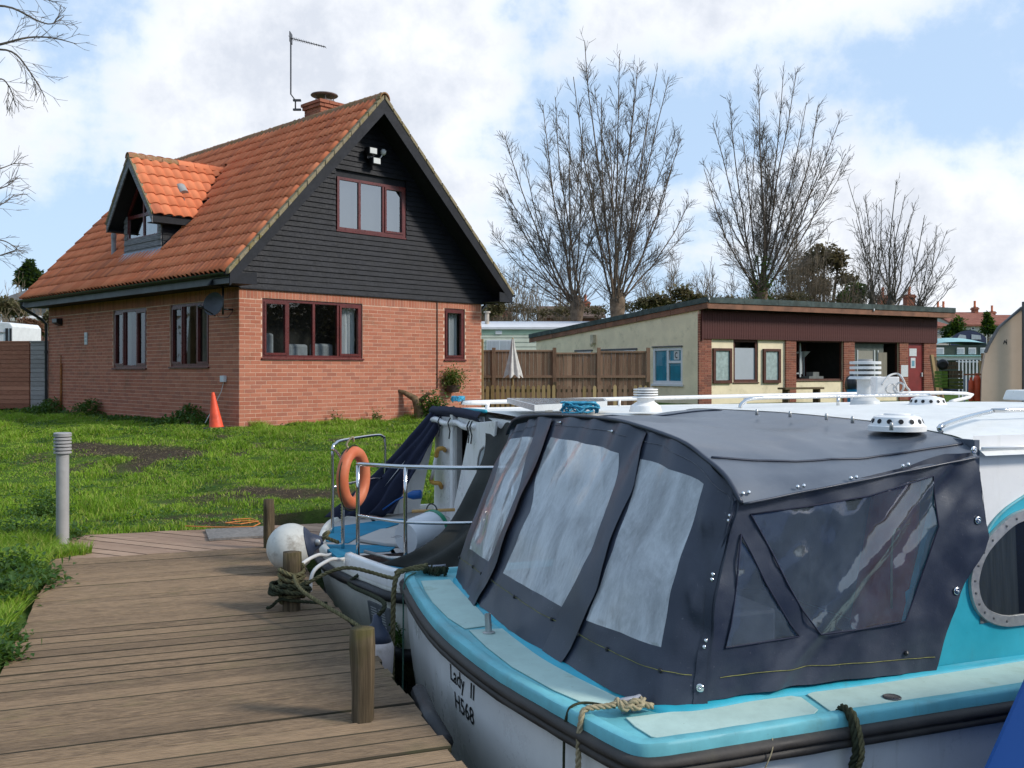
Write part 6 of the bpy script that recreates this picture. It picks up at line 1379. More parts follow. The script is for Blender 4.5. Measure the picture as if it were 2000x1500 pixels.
worn('blue_rope', (.04, .30, .45), .3, .8, 40, (.4, .6, .7), .4)

def smooth_path(K, n, closed=False):
    """Catmull-Rom through the points"""
    K = [np.array(k, float) for k in K]; m = len(K); out = []
    for i in range(m-1):
        a, b, c, d = K[max(i-1, 0)], K[i], K[i+1], K[min(i+2, m-1)]
        for j in range(n):
            t = j/n; out.append(.5*((2*b)+(-a+c)*t+(2*a-5*b+4*c-d)*t*t+(-a+3*b-3*c+d)*t**3))
    out.append(K[-1]); return out
def rope_mb(m, pts, r, strands=3, pitch=None, n=6, sub=6):
    P = [Vector(p) for p in smooth_path(pts, sub)]; L = [0]
    for a, b in zip(P, P[1:]): L.append(L[-1]+(b-a).length)
    if strands < 2: m.tube([tuple(p) for p in P], r, n); return
    # resample finely, wind the strands
    tot = L[-1]; k = max(8, int(tot/(r*.9))); S_ = []
    Pa = np.array([list(p) for p in P]); La = np.array(L); ss = np.linspace(0, tot, k); Q = np.stack([np.interp(ss, La, Pa[:, i]) for i in range(3)], -1)
    T = np.gradient(Q, axis=0); T /= np.linalg.norm(T, axis=1)[:, None]+1e-9; x = np.cross(T[0], [.1, .3, .9]); x /= np.linalg.norm(x); pitch = pitch or r*7
    X = []
    for t in T: x = x-t*(x @ t); x /= np.linalg.norm(x)+1e-9; X.append(x.copy())
    X = np.array(X); Y = np.cross(T, X)
    for s in range(strands):
        a = ss/pitch*2*math.pi+s*2*math.pi/strands; C = Q+X*(np.cos(a)*r*.55)[:, None]+Y*(np.sin(a)*r*.55)[:, None]; m.tube([tuple(c) for c in C], r*.58, 5)
def rope(label, pts, r, mat, strands=3, parent=None, name='rope', group=None):
    m = MB(); rope_mb(m, pts, r, strands); o = m.build(name, MATS[mat], parent, True)
    if label: tag(o, label, 'rope', group)
    return o
def pnt_in(poly, x, y):
    c = False; n = len(poly)
    for i in range(n):
        (x0, y0), (x1, y1) = poly[i], poly[i-1]
        if (y0 > y) != (y1 > y) and x < (x1-x0)*(y-y0)/(y1-y0)+x0: c = not c
    return c
def panel(outer, holes, step, fn):
    """flat outline with openings, triangulated finely and bent by fn(a, b); returns cloth and one MB per opening"""
    def dens(poly):
        out = []
        for i in range(len(poly)):
            p, q = Vector(poly[i]), Vector(poly[(i+1) % len(poly)]); k = max(1, int((q-p).length/step))
            out += [tuple(p.lerp(q, j/k)) for j in range(k)]
        return out
    V = []; E = []
    loops = [dens(outer)]+[dens(h) for h in holes]
    for lp in loops:
        b = len(V); V += [Vector(p) for p in lp]; E += [(b+i, b+(i+1) % len(lp)) for i in range(len(lp))]
    xs = [p[0] for p in outer]; ys = [p[1] for p in outer]; a = min(xs)
    flat = [p for lp in loops for p in lp]; arr = np.array(flat)
    while a < max(xs):
        b = min(ys)+(step*.5 if int((a-min(xs))/step) % 2 else 0)
        while b < max(ys):
            if pnt_in(outer, a, b) and np.min((arr[:, 0]-a)**2+(arr[:, 1]-b)**2) > (step*.45)**2: V.append(Vector((a, b)))
            b += step
        a += step
    r = delaunay_2d_cdt(V, E, [], 0, 1e-5); vv, ff_ = r[0], r[2]
    cloth = MB(); outs = [MB() for _ in holes]; maps = [dict() for _ in range(len(holes)+1)]
    for f in ff_:
        c = sum((vv[i] for i in f), Vector((0, 0)))/len(f)
        if not pnt_in(outer, c.x, c.y): continue
        k = 0
        for h, hl in enumerate(holes):
            if pnt_in(hl, c.x, c.y): k = h+1
        mb = cloth if k == 0 else outs[k-1]; mp = maps[k]; idx = []
        for i in f:
            if i not in mp: mp[i] = mb.pt(fn(vv[i].x, vv[i].y))
            idx.append(mp[i])
        mb.f.append(idx)
    return cloth, outs
def nz(x, y, z=0.): return noise.noise(Vector((x, y, z)))
class Sweep:
    """offsets a plan outline outwards and lofts profiles along it"""
    def __init__(s, pts, n=8):
        P = np.array(smooth_path(pts, n)); T = np.gradient(P, axis=0); T /= np.linalg.norm(T, axis=1)[:, None]; s.P = P; s.N = np.stack([T[:, 1], -T[:, 0]], -1)
        if s.N[len(P)//2][0] > 0: s.N = -s.N
    def at(s, d, z): return [(p[0]+n[0]*d, p[1]+n[1]*d, z) for p, n in zip(s.P, s.N)]
    def loft(s, prof, jit=0):
        m = MB(UV); rows = [[m.pt((p[0], p[1], p[2]+(jit*nz(p[0]*9, p[1]*9, k) if jit else 0))) for p in s.at(d, z)] for k, (d, z) in enumerate(prof)]
        for a, b in zip(rows, rows[1:]):
            for i in range(len(a)-1): m.f.append([a[i], a[i+1], b[i+1], b[i]])
        return m
def plate(px, z, th, fr=None):
    """flat pad: outline measured in the photo, laid at height z"""
    return None

OUT1 = [(9.5, 6.30), (5, 6.36), (2.6, 6.36), (1.80, 6.36), (1.63, 6.33), (1.585, 6.15), (1.515, 5.65), (1.462, 5.1), (1.452, 4.67), (1.478, 4.13), (1.54, 3.70), (1.60, 3.36), (1.632, 3.20), (1.665, 3.125), (1.74, 3.10), (1.9, 3.095), (2.4, 3.10), (3.7, 3.10), (5.5, 3.12), (9.5, 3.2)]
BASE1 = [(9.2, 6.15), (3.6, 6.19), (2.2, 6.18), (1.97, 6.15), (1.886, 6.04), (1.82, 5.6), (1.785, 5.0), (1.77, 4.6), (1.775, 4.2), (1.845, 3.72), (1.92, 3.475), (2.0, 3.42), (2.13, 3.405), (2.46, 3.43), (2.9, 3.42), (3.4, 3.43), (5., 3.47), (9.2, 3.52)]
PK = [0, .27, .62, .88, 1.]
BK = np.array([(1.886, 6.057, .246), (1.808, 5.47, .246), (1.788, 4.30, .246), (1.92, 3.475, .246), (2.13, 3.41, .246)])
TK = np.array([(2.3, 6.136, 1.203), (2.3, 5.56, 1.31), (2.3, 4.35, 1.318), (2.3, 3.67, 1.20), (2.318, 3.45, 1.045)])
def cub(K, p):
    p = min(max(p, 0), 1); i = max(0, min(len(PK)-2, int(np.searchsorted(PK, p, 'right'))-1)); h = PK[i+1]-PK[i]; t = (p-PK[i])/h
    def m(j):
        if j == 0: return (K[1]-K[0])/(PK[1]-PK[0])
        if j == len(PK)-1: return (K[-1]-K[-2])/(PK[-1]-PK[-2])
        return ((K[j+1]-K[j])/(PK[j+1]-PK[j])*(PK[j]-PK[j-1])+(K[j]-K[j-1])/(PK[j]-PK[j-1])*(PK[j+1]-PK[j]))/(PK[j+1]-PK[j-1])
    return (2*t**3-3*t**2+1)*K[i]+(t**3-2*t*t+t)*h*m(i)+(-2*t**3+3*t*t)*K[i+1]+(t**3-t*t)*h*m(i+1)
def rear(p, q, out=0.):
    b = cub(BK, p); t = cub(TK, p); r = b+(t-b)*q; qq = min(max(q, 0), 1)
    pl = .015*math.sin(p*62+4*nz(p*6, q*2))*max(0, qq-.35)*1.6+.016*nz(p*5, q*3, 2.)+.010*nz(p*16, q*6, 5.)+.005*nz(p*40, q*9, 8.)
    pl += .034*math.exp(-((p-.94)/.05)**2)*nz(p*26, q*7, 9.)
    return (r[0]-.035*math.sin(math.pi*qq)-out+pl, r[1]-.2*out*max(0, p-.8)*5, r[2])
def sidep(u, z, out=0.):
    v = 3.405+.05*max(0, z-.27)+.02
    w = .013*nz(u*3.2, z*4, 1.)+.009*nz(u*8, z*7, 4.)+.004*nz(u*20, z*16, 6.)+.012*nz(u*5, z*12, 9.)*max(0, u-3.1)
    # creases running diagonally from the lower rear to the upper front
    d = (z-.455)-(u-2.66)*.93; w += -.016*math.exp(-(d/.045)**2)+.012*math.exp(-((d+.10)/.05)**2)-.008*math.exp(-((d+.21)/.04)**2)+.006*math.exp(-((d-.12)/.06)**2)
    return (u, v+w-out, z)

def build_boat1():
    b = thing('motor_cruiser', 'white and turquoise cabin cruiser with navy canopy, lettered H568, stern to the landing stage', 'boat', UV(4.5, 4.75, WATER_Z))
    sw = Sweep(OUT1); bs = Sweep(BASE1)
    hull = sw.loft([(-.012, .13), (-.016, .0), (-.03, -.18), (-.055, -.38), (-.12, -.75)]).build('hull', MATS['hull_white'], b, True)
    sw.loft([(-.01, .207), (.020, .205), (.034, .195), (.038, .180), (.033, .168), (.020, .163), (.030, .158), (.034, .147), (.030, .134), (.012, .125), (-.012, .123)], .004).build('rubbing_strake', MATS['rubber_strake'], b, True)
    g = sw.loft([(-.008, .203), (.006, .206), (.004, .240), (-.001, .250), (-.008, .254), (-.044, .255), (-.052, .251), (-.068, .230), (-.085, .226)], .002).build('gunwale', MATS['boat_blue'], b, autosmooth=32)
    m = MB(UV); m.f.append([m.pt(p) for p in sw.at(-.025, .2262)]); m.build('deck', MATS['boat_blue'], b)
    bs.loft([(.022, .2265), (.012, .236), (.002, .246), (-.03, .250)]).build('coaming', MATS['boat_blue_deep'], b, True)
    pads = [[(822, 1136), (879, 1133), (905, 1160), (936, 1192), (962, 1222), (908, 1229), (875, 1208), (845, 1178), (830, 1155)], [(916, 1232), (982, 1229), (1030, 1263), (1100, 1308), (1192, 1357), (1222, 1372), (1190, 1385), (1160, 1384), (1080, 1349), (1000, 1304), (950, 1265)],
            [(1222, 1404), (1400, 1381), (1545, 1361), (1565, 1364), (1598, 1388), (1590, 1396), (1496, 1416), (1400, 1431), (1300, 1447), (1272, 1441), (1240, 1421)], [(1576, 1358), (1590, 1353), (1800, 1322), (2000, 1290), (2120, 1270), (2200, 1290), (2000, 1338), (1850, 1364), (1690, 1388), (1640, 1393), (1622, 1391)]]
    for k, pl in enumerate(pads):
        m = MB(); base = [onz(x, y, .2275) for x, y in pl]; m.prism([tuple(p) for p in base], (0, 0, .0055)); m.build('deck_pad', MATS['pad_aqua'], b, bevel=.002)
    # canopy: rear face with three windows, side with two
    W1 = [(.017, .915), (.15, .90), (.280, .88), (.305, .77), (.318, .635), (.326, .425), (.300, .205), (.19, .21), (.092, .215), (.10, .485), (.054, .75)]
    W2 = [(.375, .70), (.360, .80), (.354, .885), (.48, .878), (.608, .87), (.637, .735), (.65, .605), (.654, .455), (.646, .315), (.625, .2), (.512, .2), (.385, .195), (.405, .345), (.410, .515)]
    W3 = [(.684, .875), (.779, .88), (.883, .905), (.883, .79), (.879, .63), (.875, .45), (.871, .22), (.779, .215), (.700, .2), (.710, .375), (.714, .505), (.708, .67)]
    cl, ws = panel([(0, 0), (.27, 0), (.62, 0), (.88, 0), (1, 0), (1, 1), (.88, 1), (.62, 1), (.27, 1), (0, 1)], [W1, W2, W3], .021, lambda p, q: UV(*rear(p, q)))
    can = cl.build('canopy', MATS['canopy_vinyl'], b, True)
    for w in ws: w.build('window', MATS['misted_film'], can, True)
    SO = [(2.115, .250), (2.46, .262), (2.82, .262), (3.331, .246), (3.399, .412), (3.49, .58), (3.563, .674), (3.64, .76), (3.665, .82), (3.656, .917), (3.637, 1.06), (3.595, 1.215), (3.43, 1.215), (3.213, 1.165), (2.874, 1.115), (2.592, 1.085), (2.285, 1.055), (2.205, .797), (2.165, .537)]
    WL = [(2.365, .995), (2.648, 1.012), (2.973, 1.045), (3.343, 1.118), (3.365, 1.02), (3.361, .889), (3.299, .74), (3.22, .587), (3.155, .483), (2.918, .473), (2.693, .47), (2.614, .576), (2.542, .687), (2.47, .827), (2.409, .928)]
    WT = [(2.317, .915), (2.365, .834), (2.435, .703), (2.497, .601), (2.551, .521), (2.595, .469), (2.39, .461), (2.225, .457), (2.258, .557), (2.285, .715)]
    cl, ws = panel(SO, [WL, WT], .028, lambda u, z: UV(*sidep(u, z)))
    cl.build('side_curtain', MATS['canopy_vinyl'], can, True)
    for w in ws: w.build('window', MATS['side_film'], can, True)
    # piping round the windows, straps over the rear zips, corner strap
    def piping(pts, r, fn, mat='navy_canvas', nm='piping'): m = MB(); m.tube([UV(*fn(*p)) for p in pts], r, 5); m.build(nm, MATS[mat], can, True)
    for w in (WL, WT): piping(w+[w[0]], .004, lambda u, z: sidep(u, z, .004))
    for mid, flare in (([(.297, .985), (.325, .81), (.340, .675), (.345, .46), (.333, .265), (.305, .10), (.279, -.02)], .03), ([(.640, .985), (.657, .84), (.675, .725), (.683, .59), (.684, .405), (.670, .25), (.640, .0)], .012)):
        pts = smooth_path(mid, 6); n = len(pts)-1
        def st(i, j): p, q = pts[int(round(i*n))]; wd = .028+.006*math.sin(i*9); a = (j-.5)*2; return UV(*rear(p+a*wd, q, .008+flare*(j if flare < .02 else 1-j if False else j)*(.35+.4*math.sin(i*3.0))))
        m = MB(); m.grid(st, n, 4); m.build('zip_flap', MATS['canopy_vinyl'], can, True)
    def cst(i, j): q = -.01+1.0*i; p = .972+.024*j; return UV(*rear(p, q, .007))
    m = MB(); m.grid(cst, 24, 2); m.build('corner_flap', MATS['canopy_vinyl'], can, True)
    # hem lines stitched in pale thread
    m = MB(); m.tube([UV(*rear(p, .135, .004)) for p in np.linspace(.02, .96, 60)], .0016, 4); m.tube([UV(*sidep(u, .335+.01*math.sin(u*3)-.02*(u-2.2), .004)) for u in np.linspace(2.2, 3.32, 40)], .0016, 4); m.build('stitching', worn('thread_yellow', (.22, .21, .06), .4, .9, 30), can)
    m = MB(); m.tube([UV(*rear(p, .95, .004)) for p in np.linspace(.02, .98, 60)], .0013, 4); m.build('stitching', worn('thread_grey', (.16, .16, .18), .3, .9, 30), can)
    # roof of the canopy
    T = np.array([(2.3, 6.20, 1.16), (2.3, 6.136, 1.215), (2.3, 6.03, 1.268), (2.3, 5.78, 1.302), (2.3, 5.335, 1.326), (2.3, 4.711, 1.336), (2.3, 4.361, 1.322), (2.3, 3.91, 1.272), (2.3, 3.70, 1.212), (2.3, 3.53, 1.145), (2.31, 3.43, 1.045)])
    Cc = np.array([(3.65, 6.27, 1.16), (3.65, 6.20, 1.28), (3.65, 6.05, 1.318), (3.65, 5.6, 1.330), (3.65, 4.993, 1.335), (3.65, 4.37, 1.325), (3.65, 4.096, 1.315), (3.65, 3.786, 1.292), (3.65, 3.62, 1.27), (3.64, 3.535, 1.235), (3.62, 3.47, 1.195)])
    T2 = np.array(smooth_path(T, 5)); C2 = np.array(smooth_path(Cc, 5)); n = len(T2)-1
    def roof_pt(i, s):
        k = i*n; a = int(k); f = k-a; a2 = min(a+1, n); t = T2[a]*(1-f)+T2[a2]*f; c = C2[a]*(1-f)+C2[a2]*f; r = t+(c-t)*s
        inn = math.sin(math.pi*min(1, max(0, s)))*math.sin(math.pi*i)**.6; r[2] += -.040*inn+.024*nz(i*4, s*5, 3.)*inn+.018*nz(i*9, s*5, 7.)*inn+.006*nz(i*24, s*16, 5.)*inn+.016*math.sin(i*26+4*s)*math.exp(-s*6)*inn*2
        if i > .72: r[2] -= .018*math.sin(math.pi*(i-.72)/.28)*(1-.4*s)*math.sin(math.pi*s); r[1] += .012*nz(s*7, i*5, 2.)
        return r
    m = MB(); m.grid(lambda i, s: UV(*roof_pt(i, s)), n, 44); m.build('canopy_roof', MATS['roof_vinyl'], can, True)
    # binding along the rear arch and the seam that runs forward to the cabin
    m = MB(); m.tube([UV(p[0]-.008, p[1], p[2]+.004) for p in T2], .011, 6); m.build('arch_binding', MATS['canopy_vinyl'], can, True)
    for i0, i1 in ((.80, .86), (.115, .30)):
        m = MB(); m.tube([UV(*(np.array(roof_pt(i0+(i1-i0)*s, s))+np.array([0, 0, .004]))) for s in np.linspace(0.02, .98, 30)], .006, 5); m.build('seam', MATS['canopy_vinyl'], can, True)
    m = MB(); m.tube([UV(*(np.array(roof_pt(1., s))+np.array([0, -.004, .0]))) for s in np.linspace(0, 1, 40)], .006, 5); m.build('flap_edge', MATS['canopy_vinyl'], can, True)
    # fasteners
    def stud(c, ax, r, mat, nm='popper'): m = MB(); m.lathe(c, [(r, 0), (r, r*.3), (r*.7, r*.7), (0, r*.85)], 10, ax); m.build(nm, MATS[mat], can, True)
    sdir = -V2.to_3d(); rdir = -U2.to_3d()
    for u, z in ((2.325, 1.085), (2.353, 1.088), (2.598, 1.101), (2.63, 1.104), (2.876, 1.127), (2.906, 1.13), (3.162, 1.17), (3.193, 1.176)): stud(UV(u, 3.452, z), sdir, .0095, 'silver_popper')
    for q in (.91, .885, .625, .60, .305, .275): stud(UV(*rear(.984, q, .008)), (rdir*.7+sdir*.7), .0085, 'silver_popper')
    for p in (.006, .179, .275, .345, .467, .608, .69, .76, .883): stud(UV(*rear(p, .135, .004)), rdir, .011, 'rubber_black', 'turn_button')
    stud(UV(*sidep(3.156, .342, .004)), sdir, .012, 'rubber_black', 'turn_button')
    for c, ax in ((UV(*rear(.987, .08, .009)), (rdir+sdir).normalized()), (UV(*sidep(3.60, .904, .004)), sdir), (UV(*sidep(3.46, .591, .004)), sdir), (UV(3.585, 3.462, 1.228), sdir)):
        m = MB(); m.lathe(c, [(.006, 0), (.018, 0), (.019, .003), (.012, .006), (.006, .003)], 14, ax); m.lathe(c, [(.006, .003), (.005, .012), (0, .013)], 8, ax); m.build('eyelet', MATS['silver_popper'], can, True)
    for p, q in ((.375, .965), (.562, .955)): c = UV(*rear(p, q, .006)); m = MB(); m.lathe(c, [(.010, 0), (.008, .008), (0, .01)], 10, rdir); m.tube([c, c+rdir*.012+V2.to_3d()*.03], .004, 5); m.build('toggle', MATS['silver_popper'], can, True)
    # cockpit behind the film
    m = MB(UV); m.poly([(1.95, 3.5, .235), (3.6, 3.5, .235), (3.6, 6.1, .235), (1.95, 6.1, .235)]); m.build('cockpit_sole', worn('sole_blue', (.03, .06, .10), .3, .8), b)
    m = MB(UV); m.box((3.63, 3.50, .23), (3.66, 6.2, 1.27)); m.build('bulkhead', worn('bulkhead_grey', (.10, .12, .16), .3, .6, 3), b)
    m = MB(UV); m.hexa([(3.16, 3.50, .24), (3.30, 3.50, .24), (3.30, 3.53, .24), (3.16, 3.53, .24), (3.46, 3.52, 1.14), (3.56, 3.52, 1.14), (3.56, 3.55, 1.14), (3.46, 3.55, 1.14)]); m.build('cabin_edge', MATS['boat_blue_deep'], b)
    m = MB(UV); m.box((2.5, 5.1, .24), (3.6, 5.9, .62)); m.build('locker', worn('locker_navy', (.06, .07, .10), .3, .7), b, bevel=.02); m = MB(UV); m.box((2.25, 3.6, .24), (2.6, 4.4, .55)); m.build('seat_box', MATS['locker_navy'], b, bevel=.02)
    def coat(i, j): a = 2*math.pi*i; r = .11+.03*math.sin(3*a)+.05*j; return UV(3.38+r*.6*math.cos(a)-.1*j, 3.72+r*math.sin(a), 1.08-.72*j+.01*math.cos(5*a))
    m = MB(); m.grid(coat, 18, 8); tag(m.build('life_jacket', worn('jacket_red', (.42, .05, .03), .3, .7, 5), smooth=True), 'red lifejacket hanging inside the navy canopy', 'lifejacket')
    rope('pale cord hanging beside the red lifejacket', [UV(3.28, 3.60, .86), UV(3.24, 3.59, .85), UV(3.22, 3.585, .75), UV(3.22, 3.585, .50)], .006, 'tan_rope', 1, name='cord')
    # cabin sides and roof
    def csd(u, z, out=0): return (u, 3.47+.05*max(0, z-.3)+.0045*(u-3.6)-out, z)
    cs = MB(UV); cs.grid(lambda i, j: csd(3.64+5.5*i, .228+1.06*j), 30, 6); cab = cs.build('cabin_side', MATS['cabin_white'], b, True)
    OV_ = [(3.938, .936), (3.86, .918), (3.79, .885), (3.697, .822), (3.635, .765), (3.595, .70), (3.570, .625), (3.572, .56), (3.592, .50), (3.63, .452), (3.69, .416), (3.776, .392), (3.9, .388), (4.5, .388), (5.0, .40), (5.2, .45), (5.3, .55), (5.28, .70), (5.15, .82), (4.9, .90), (4.5, .945), (4.2, .95)]
    BL = [(3.2, .229), (9.1, .229), (9.1, 1.13), (5.2, 1.16), (4.6, 1.15), (4.25, 1.10), (4.05, 1.037), (3.93, .99), (3.82, .94), (3.74, .885), (3.68, .82), (3.2, .60)]
    cl, ws = panel(BL, [], .12, lambda u, z: UV(*csd(u, z, .006))); cl.build('blue_flash', MATS['boat_blue_deep'], cab, True)
    m = MB(); m.tube([UV(*csd(u, z, .007)) for u, z in smooth_path(BL[3:-1], 5)], .007, 6); m.build('flash_rim', MATS['boat_blue'], cab, True)
    ctr = np.array([4.35, .66]); ov = np.array([list(p) for p in smooth_path(OV_+[OV_[0]], 4)][:-1])
    inn = []
    for k in range(len(ov)): t = ov[(k+1) % len(ov)]-ov[k-1]; nn = np.array([-t[1], t[0]]); nn /= np.linalg.norm(nn); inn.append(ov[k]+nn*(.055 if np.dot(nn, ctr-ov[k]) > 0 else -.055))
    m = MB(UV); N_ = len(ov); r0 = [m.pt(csd(*p, .008)) for p in ov]; r1 = [m.pt(csd(*p, .022)) for p in ov*.93+np.array(inn)*.07]; r2 = [m.pt(csd(*p, .022)) for p in np.array(inn)*.93+ov*.07]; r3 = [m.pt(csd(*p, .009)) for p in inn]
    for a, c in ((r0, r1), (r1, r2), (r2, r3)):
        for k in range(N_): m.f.append([a[k], a[(k+1) % N_], c[(k+1) % N_], c[k]])
    wf = m.build('cabin_window', MATS['alloy'], cab, autosmooth=40)
    m = MB(UV); m.f.append([m.pt(csd(*p, .012)) for p in inn]); m.build('pane', glass_mat('boat_glass', (.55, .58, .58), .05), wf)
    m = MB(UV); m.f.append([m.pt(csd(*p, .0085)) for p in inn]); m.build('dark_inside', MATS['dark_soffit'], wf)
    m = MB(UV); m.grid(lambda i, j: csd(3.63+.24*i, .42+.50*j*(.55+.45*i), .0105+.0015*math.sin(i*25)), 16, 3); m.build('curtain', worn('boat_curtain', (.12, .13, .135), .3, .9, 3, stretch=(14, 14, .5)), wf, True)
    for k in range(0, N_, 4):
        p = (ov[k]+np.array(inn[k]))/2; m = MB(); m.lathe(UV(*csd(*p, .021)), [(.0065, 0), (.0065, .003), (0, .005)], 8, sdir); m.build('screw', MATS['grey_fascia'], wf)
    def crf(i, j):
        u = 3.655+5.6*i; k = j*(len(C2)-1); a = int(k); f = k-a; p = C2[a]*(1-f)+C2[min(a+1, len(C2)-1)]*f; return (u, p[1]+(.03*i if p[1] < 4.7 else 0)-(.01 if p[1] < 3.7 else 0), p[2]+.004+.02*math.sin(i*math.pi)*math.sin(j*math.pi))
    m = MB(UV); m.grid(crf, 24, len(C2)-1); ro = m.build('cabin_roof', MATS['roof_white'], b, True)
    m = MB(); m.tube([UV(3.66+5.5*k/20, 3.485+.0045*(5.5*k/20), 1.232) for k in range(21)], .007, 6); m.build('roof_rim', MATS['cabin_white'], ro, True)
    m = MB(UV); m.box((3.0, 6.16, .228), (9.2, 6.2, 1.2)); m.build('cabin_side', MATS['cabin_white'], b)
    # roof fittings
    def vent(px, py, z, lab):
        c = onz(px, py, z); m = MB(); r = .127; m.lathe(c, [(r*1.08, -.02), (r*1.08, .004), (r, .008), (r*.86, .048), (r*.62, .058), (r*.56, .050), (0, .050)], 28); v = m.build('roof_vent', MATS['cabin_white'], b, autosmooth=35)
        for k in range(14):
            a = 2*math.pi*k/14; ax = Vector((math.cos(a), math.sin(a), .42)).normalized(); m = MB(); m.lathe(c+Vector((math.cos(a)*r*.935, math.sin(a)*r*.935, .029)), [(.0125, 0), (.0125, .0015), (0, .0018)], 10, ax); m.build('vent_hole', MATS['dark_soffit'], v)
        m = MB(); m.lathe(c+Vector((0, 0, .056)), [(r*.5, 0), (r*.5, .006), (r*.42, .010), (0, .011)], 20); m.build('vent_cap', MATS['cabin_white'], v, True)
    vent(1752, 833, 1.318, ''); vent(1812, 791, 1.345, '')
    def rail(name, pts, r, posts=(), parent=b):
        m = MB(); m.tube([tuple(p) for p in smooth_path(pts, 5)], r, 8)
        for p, z in posts: m.tube([(p.x, p.y, z), tuple(p)], r*.9, 8)
        m.build(name, MATS['steel'], parent, True)
    rz0 = 1.318
    a = onz(1838, 842, rz0); rail('handrail', [a, a+Vector((.02, .01, .03)), UV(4.28, 4.02, rz0+.055), UV(4.6, 4.03, rz0+.06), UV(7.2, 4.1, rz0+.06), UV(7.35, 4.1, rz0)], .012)
    rail('handrail', [UV(3.85, 5.75, 1.335), UV(3.87, 5.75, 1.37), UV(3.97, 5.75, 1.40), UV(4.4, 5.77, 1.405), UV(5.55, 5.9, 1.405), UV(5.68, 5.92, 1.395), UV(5.78, 5.93, 1.34)], .013, [(UV(4.72, 5.80, 1.405), 1.33)])
    for x, y in ((1478, 806), (1543, 810), (1614, 815), (1665, 821), (1741, 834)): p = onz(x, y, 1.345); m = MB(); m.lathe(p, [(.009, -.015), (.009, .01), (.006, .02), (0, .022)], 8); m.build('roof_stud', MATS['alloy'], ro, True)
    m = MB(UV); m.hexa([(6.4, 4.4, 1.34), (8.6, 4.4, 1.34), (8.6, 5.9, 1.36), (6.4, 5.9, 1.36), (6.42, 4.42, 1.42), (8.6, 4.42, 1.42), (8.6, 5.88, 1.44), (6.42, 5.88, 1.44)]); m.build('roof_hatch', MATS['roof_white'], b, bevel=.012)
    # deck fittings: stub tube, cleats, filler cap
    c = UV(1.665, 4.77, .232); m = MB(); m.lathe(c, [(.033, 0), (.033, .006), (.018, .010), (.0165, .10), (.0135, .10), (.0135, .02)], 16, Vector((-.06, .05, 1))); m.build('tube_socket', MATS['alloy'], b, autosmooth=35)
    def cleat(c, d, L=.115): m = MB(); z = Vector((0, 0, .052)); m.tube([c+z-d*L*.5-Vector((0, 0, .004)), c+z-d*L*.25, c+z, c+z+d*L*.25, c+z+d*L*.5+Vector((0, 0, .004))], [.010, .0105, .011, .0105, .010], 10); m.tube([c-d*.022, c-d*.016+z], .009, 8); m.tube([c+d*.022, c+d*.016+z], .009, 8); m.build('cleat', worn('cleat_grey', (.26, .27, .31), .15, .5), b, True)
    CL = UV(1.80, 3.47, .232); cleat(CL, Vector((.95, .45, 0)).normalized()); CL2 = UV(1.80, 6.27, .232); cleat(CL2, Vector((1, .2, 0)).normalized(), .16)
    c = onz(1742, 1362, .2345); m = MB(); m.lathe(c, [(.038, -.001), (.038, .003), (.034, .005), (.030, .0035), (0, .0035)], 24); m.build('filler_cap', worn('cap_metal', (.12, .12, .13), .2, .3, 8, None, 0, .5, .1, .8), b, autosmooth=35)
    m = MB(); p = onz(1135, 1318, .2345); q = onz(1160, 1325, .2345); m.hexa([tuple(p), tuple(p.lerp(q, .5)+Vector((.004, -.006, 0))), tuple(q), tuple(p.lerp(q, .5)+Vector((-.004, .006, 0))), tuple(p+Vector((0, 0, .002))), tuple(p.lerp(q, .5)+Vector((.004, -.006, .005))), tuple(q+Vector((0, 0, .002))), tuple(p.lerp(q, .5)+Vector((-.004, .006, .005)))]); tag(m.build('fallen_leaf', MATS['post_timber']), 'dark fallen leaf on the aqua stern deck pad', 'leaf')
    # lettering on the transom
    Pn = np.array(sw.P); kk = (Pn[:, 0] < 1.7); 
    def hullp(v, z):
        d = np.interp(-z, [-.10, 0, .18, .38, .75], [-.012, -.016, -.03, -.055, -.12]); sel = Pn[kk]; o = np.argsort(sel[:, 1]); u = np.interp(v, sel[o, 1], sel[o, 0]); return UV(u-d-.0025, v, z)
    def letters(txt, v0, z0, size, sx, nm='lettering', shear=0):
        cu = bpy.data.curves.new('lettering', 'FONT'); cu.body = txt; cu.size = size; cu.resolution_u = 3; cu.offset = .0012; tmp = bpy.data.objects.new('lettering', cu); COL.objects.link(tmp)
        dg = bpy.context.evaluated_depsgraph_get(); me = bpy.data.meshes.new_from_object(tmp.evaluated_get(dg)); bpy.data.objects.remove(tmp)
        V = [hullp(v0-v.co.x*sx, z0+v.co.y) for v in me.vertices]; m = MB(); m.v = V; m.f = [list(p.vertices) for p in me.polygons]; m.build(nm, MATS['rubber_black'], hull)
    letters('Lady', 4.80, .010, .116, 1.08); letters('H568', 4.745, -.118, .118, 1.12)
    for k in (0, 1):
        v0 = 4.475-.034*k; m = MB(); q = [hullp(v0+.010, .010), hullp(v0-.006, .010), hullp(v0-.020, .088), hullp(v0-.004, .088)]; i = [m.pt(p) for p in q]; m.f.append(i); m.build('lettering', MATS['rubber_black'], hull)
    return b, CL, CL2, hullp, sw
boat1, CL1, CL2_, hullp1, sweep1 = build_boat1()

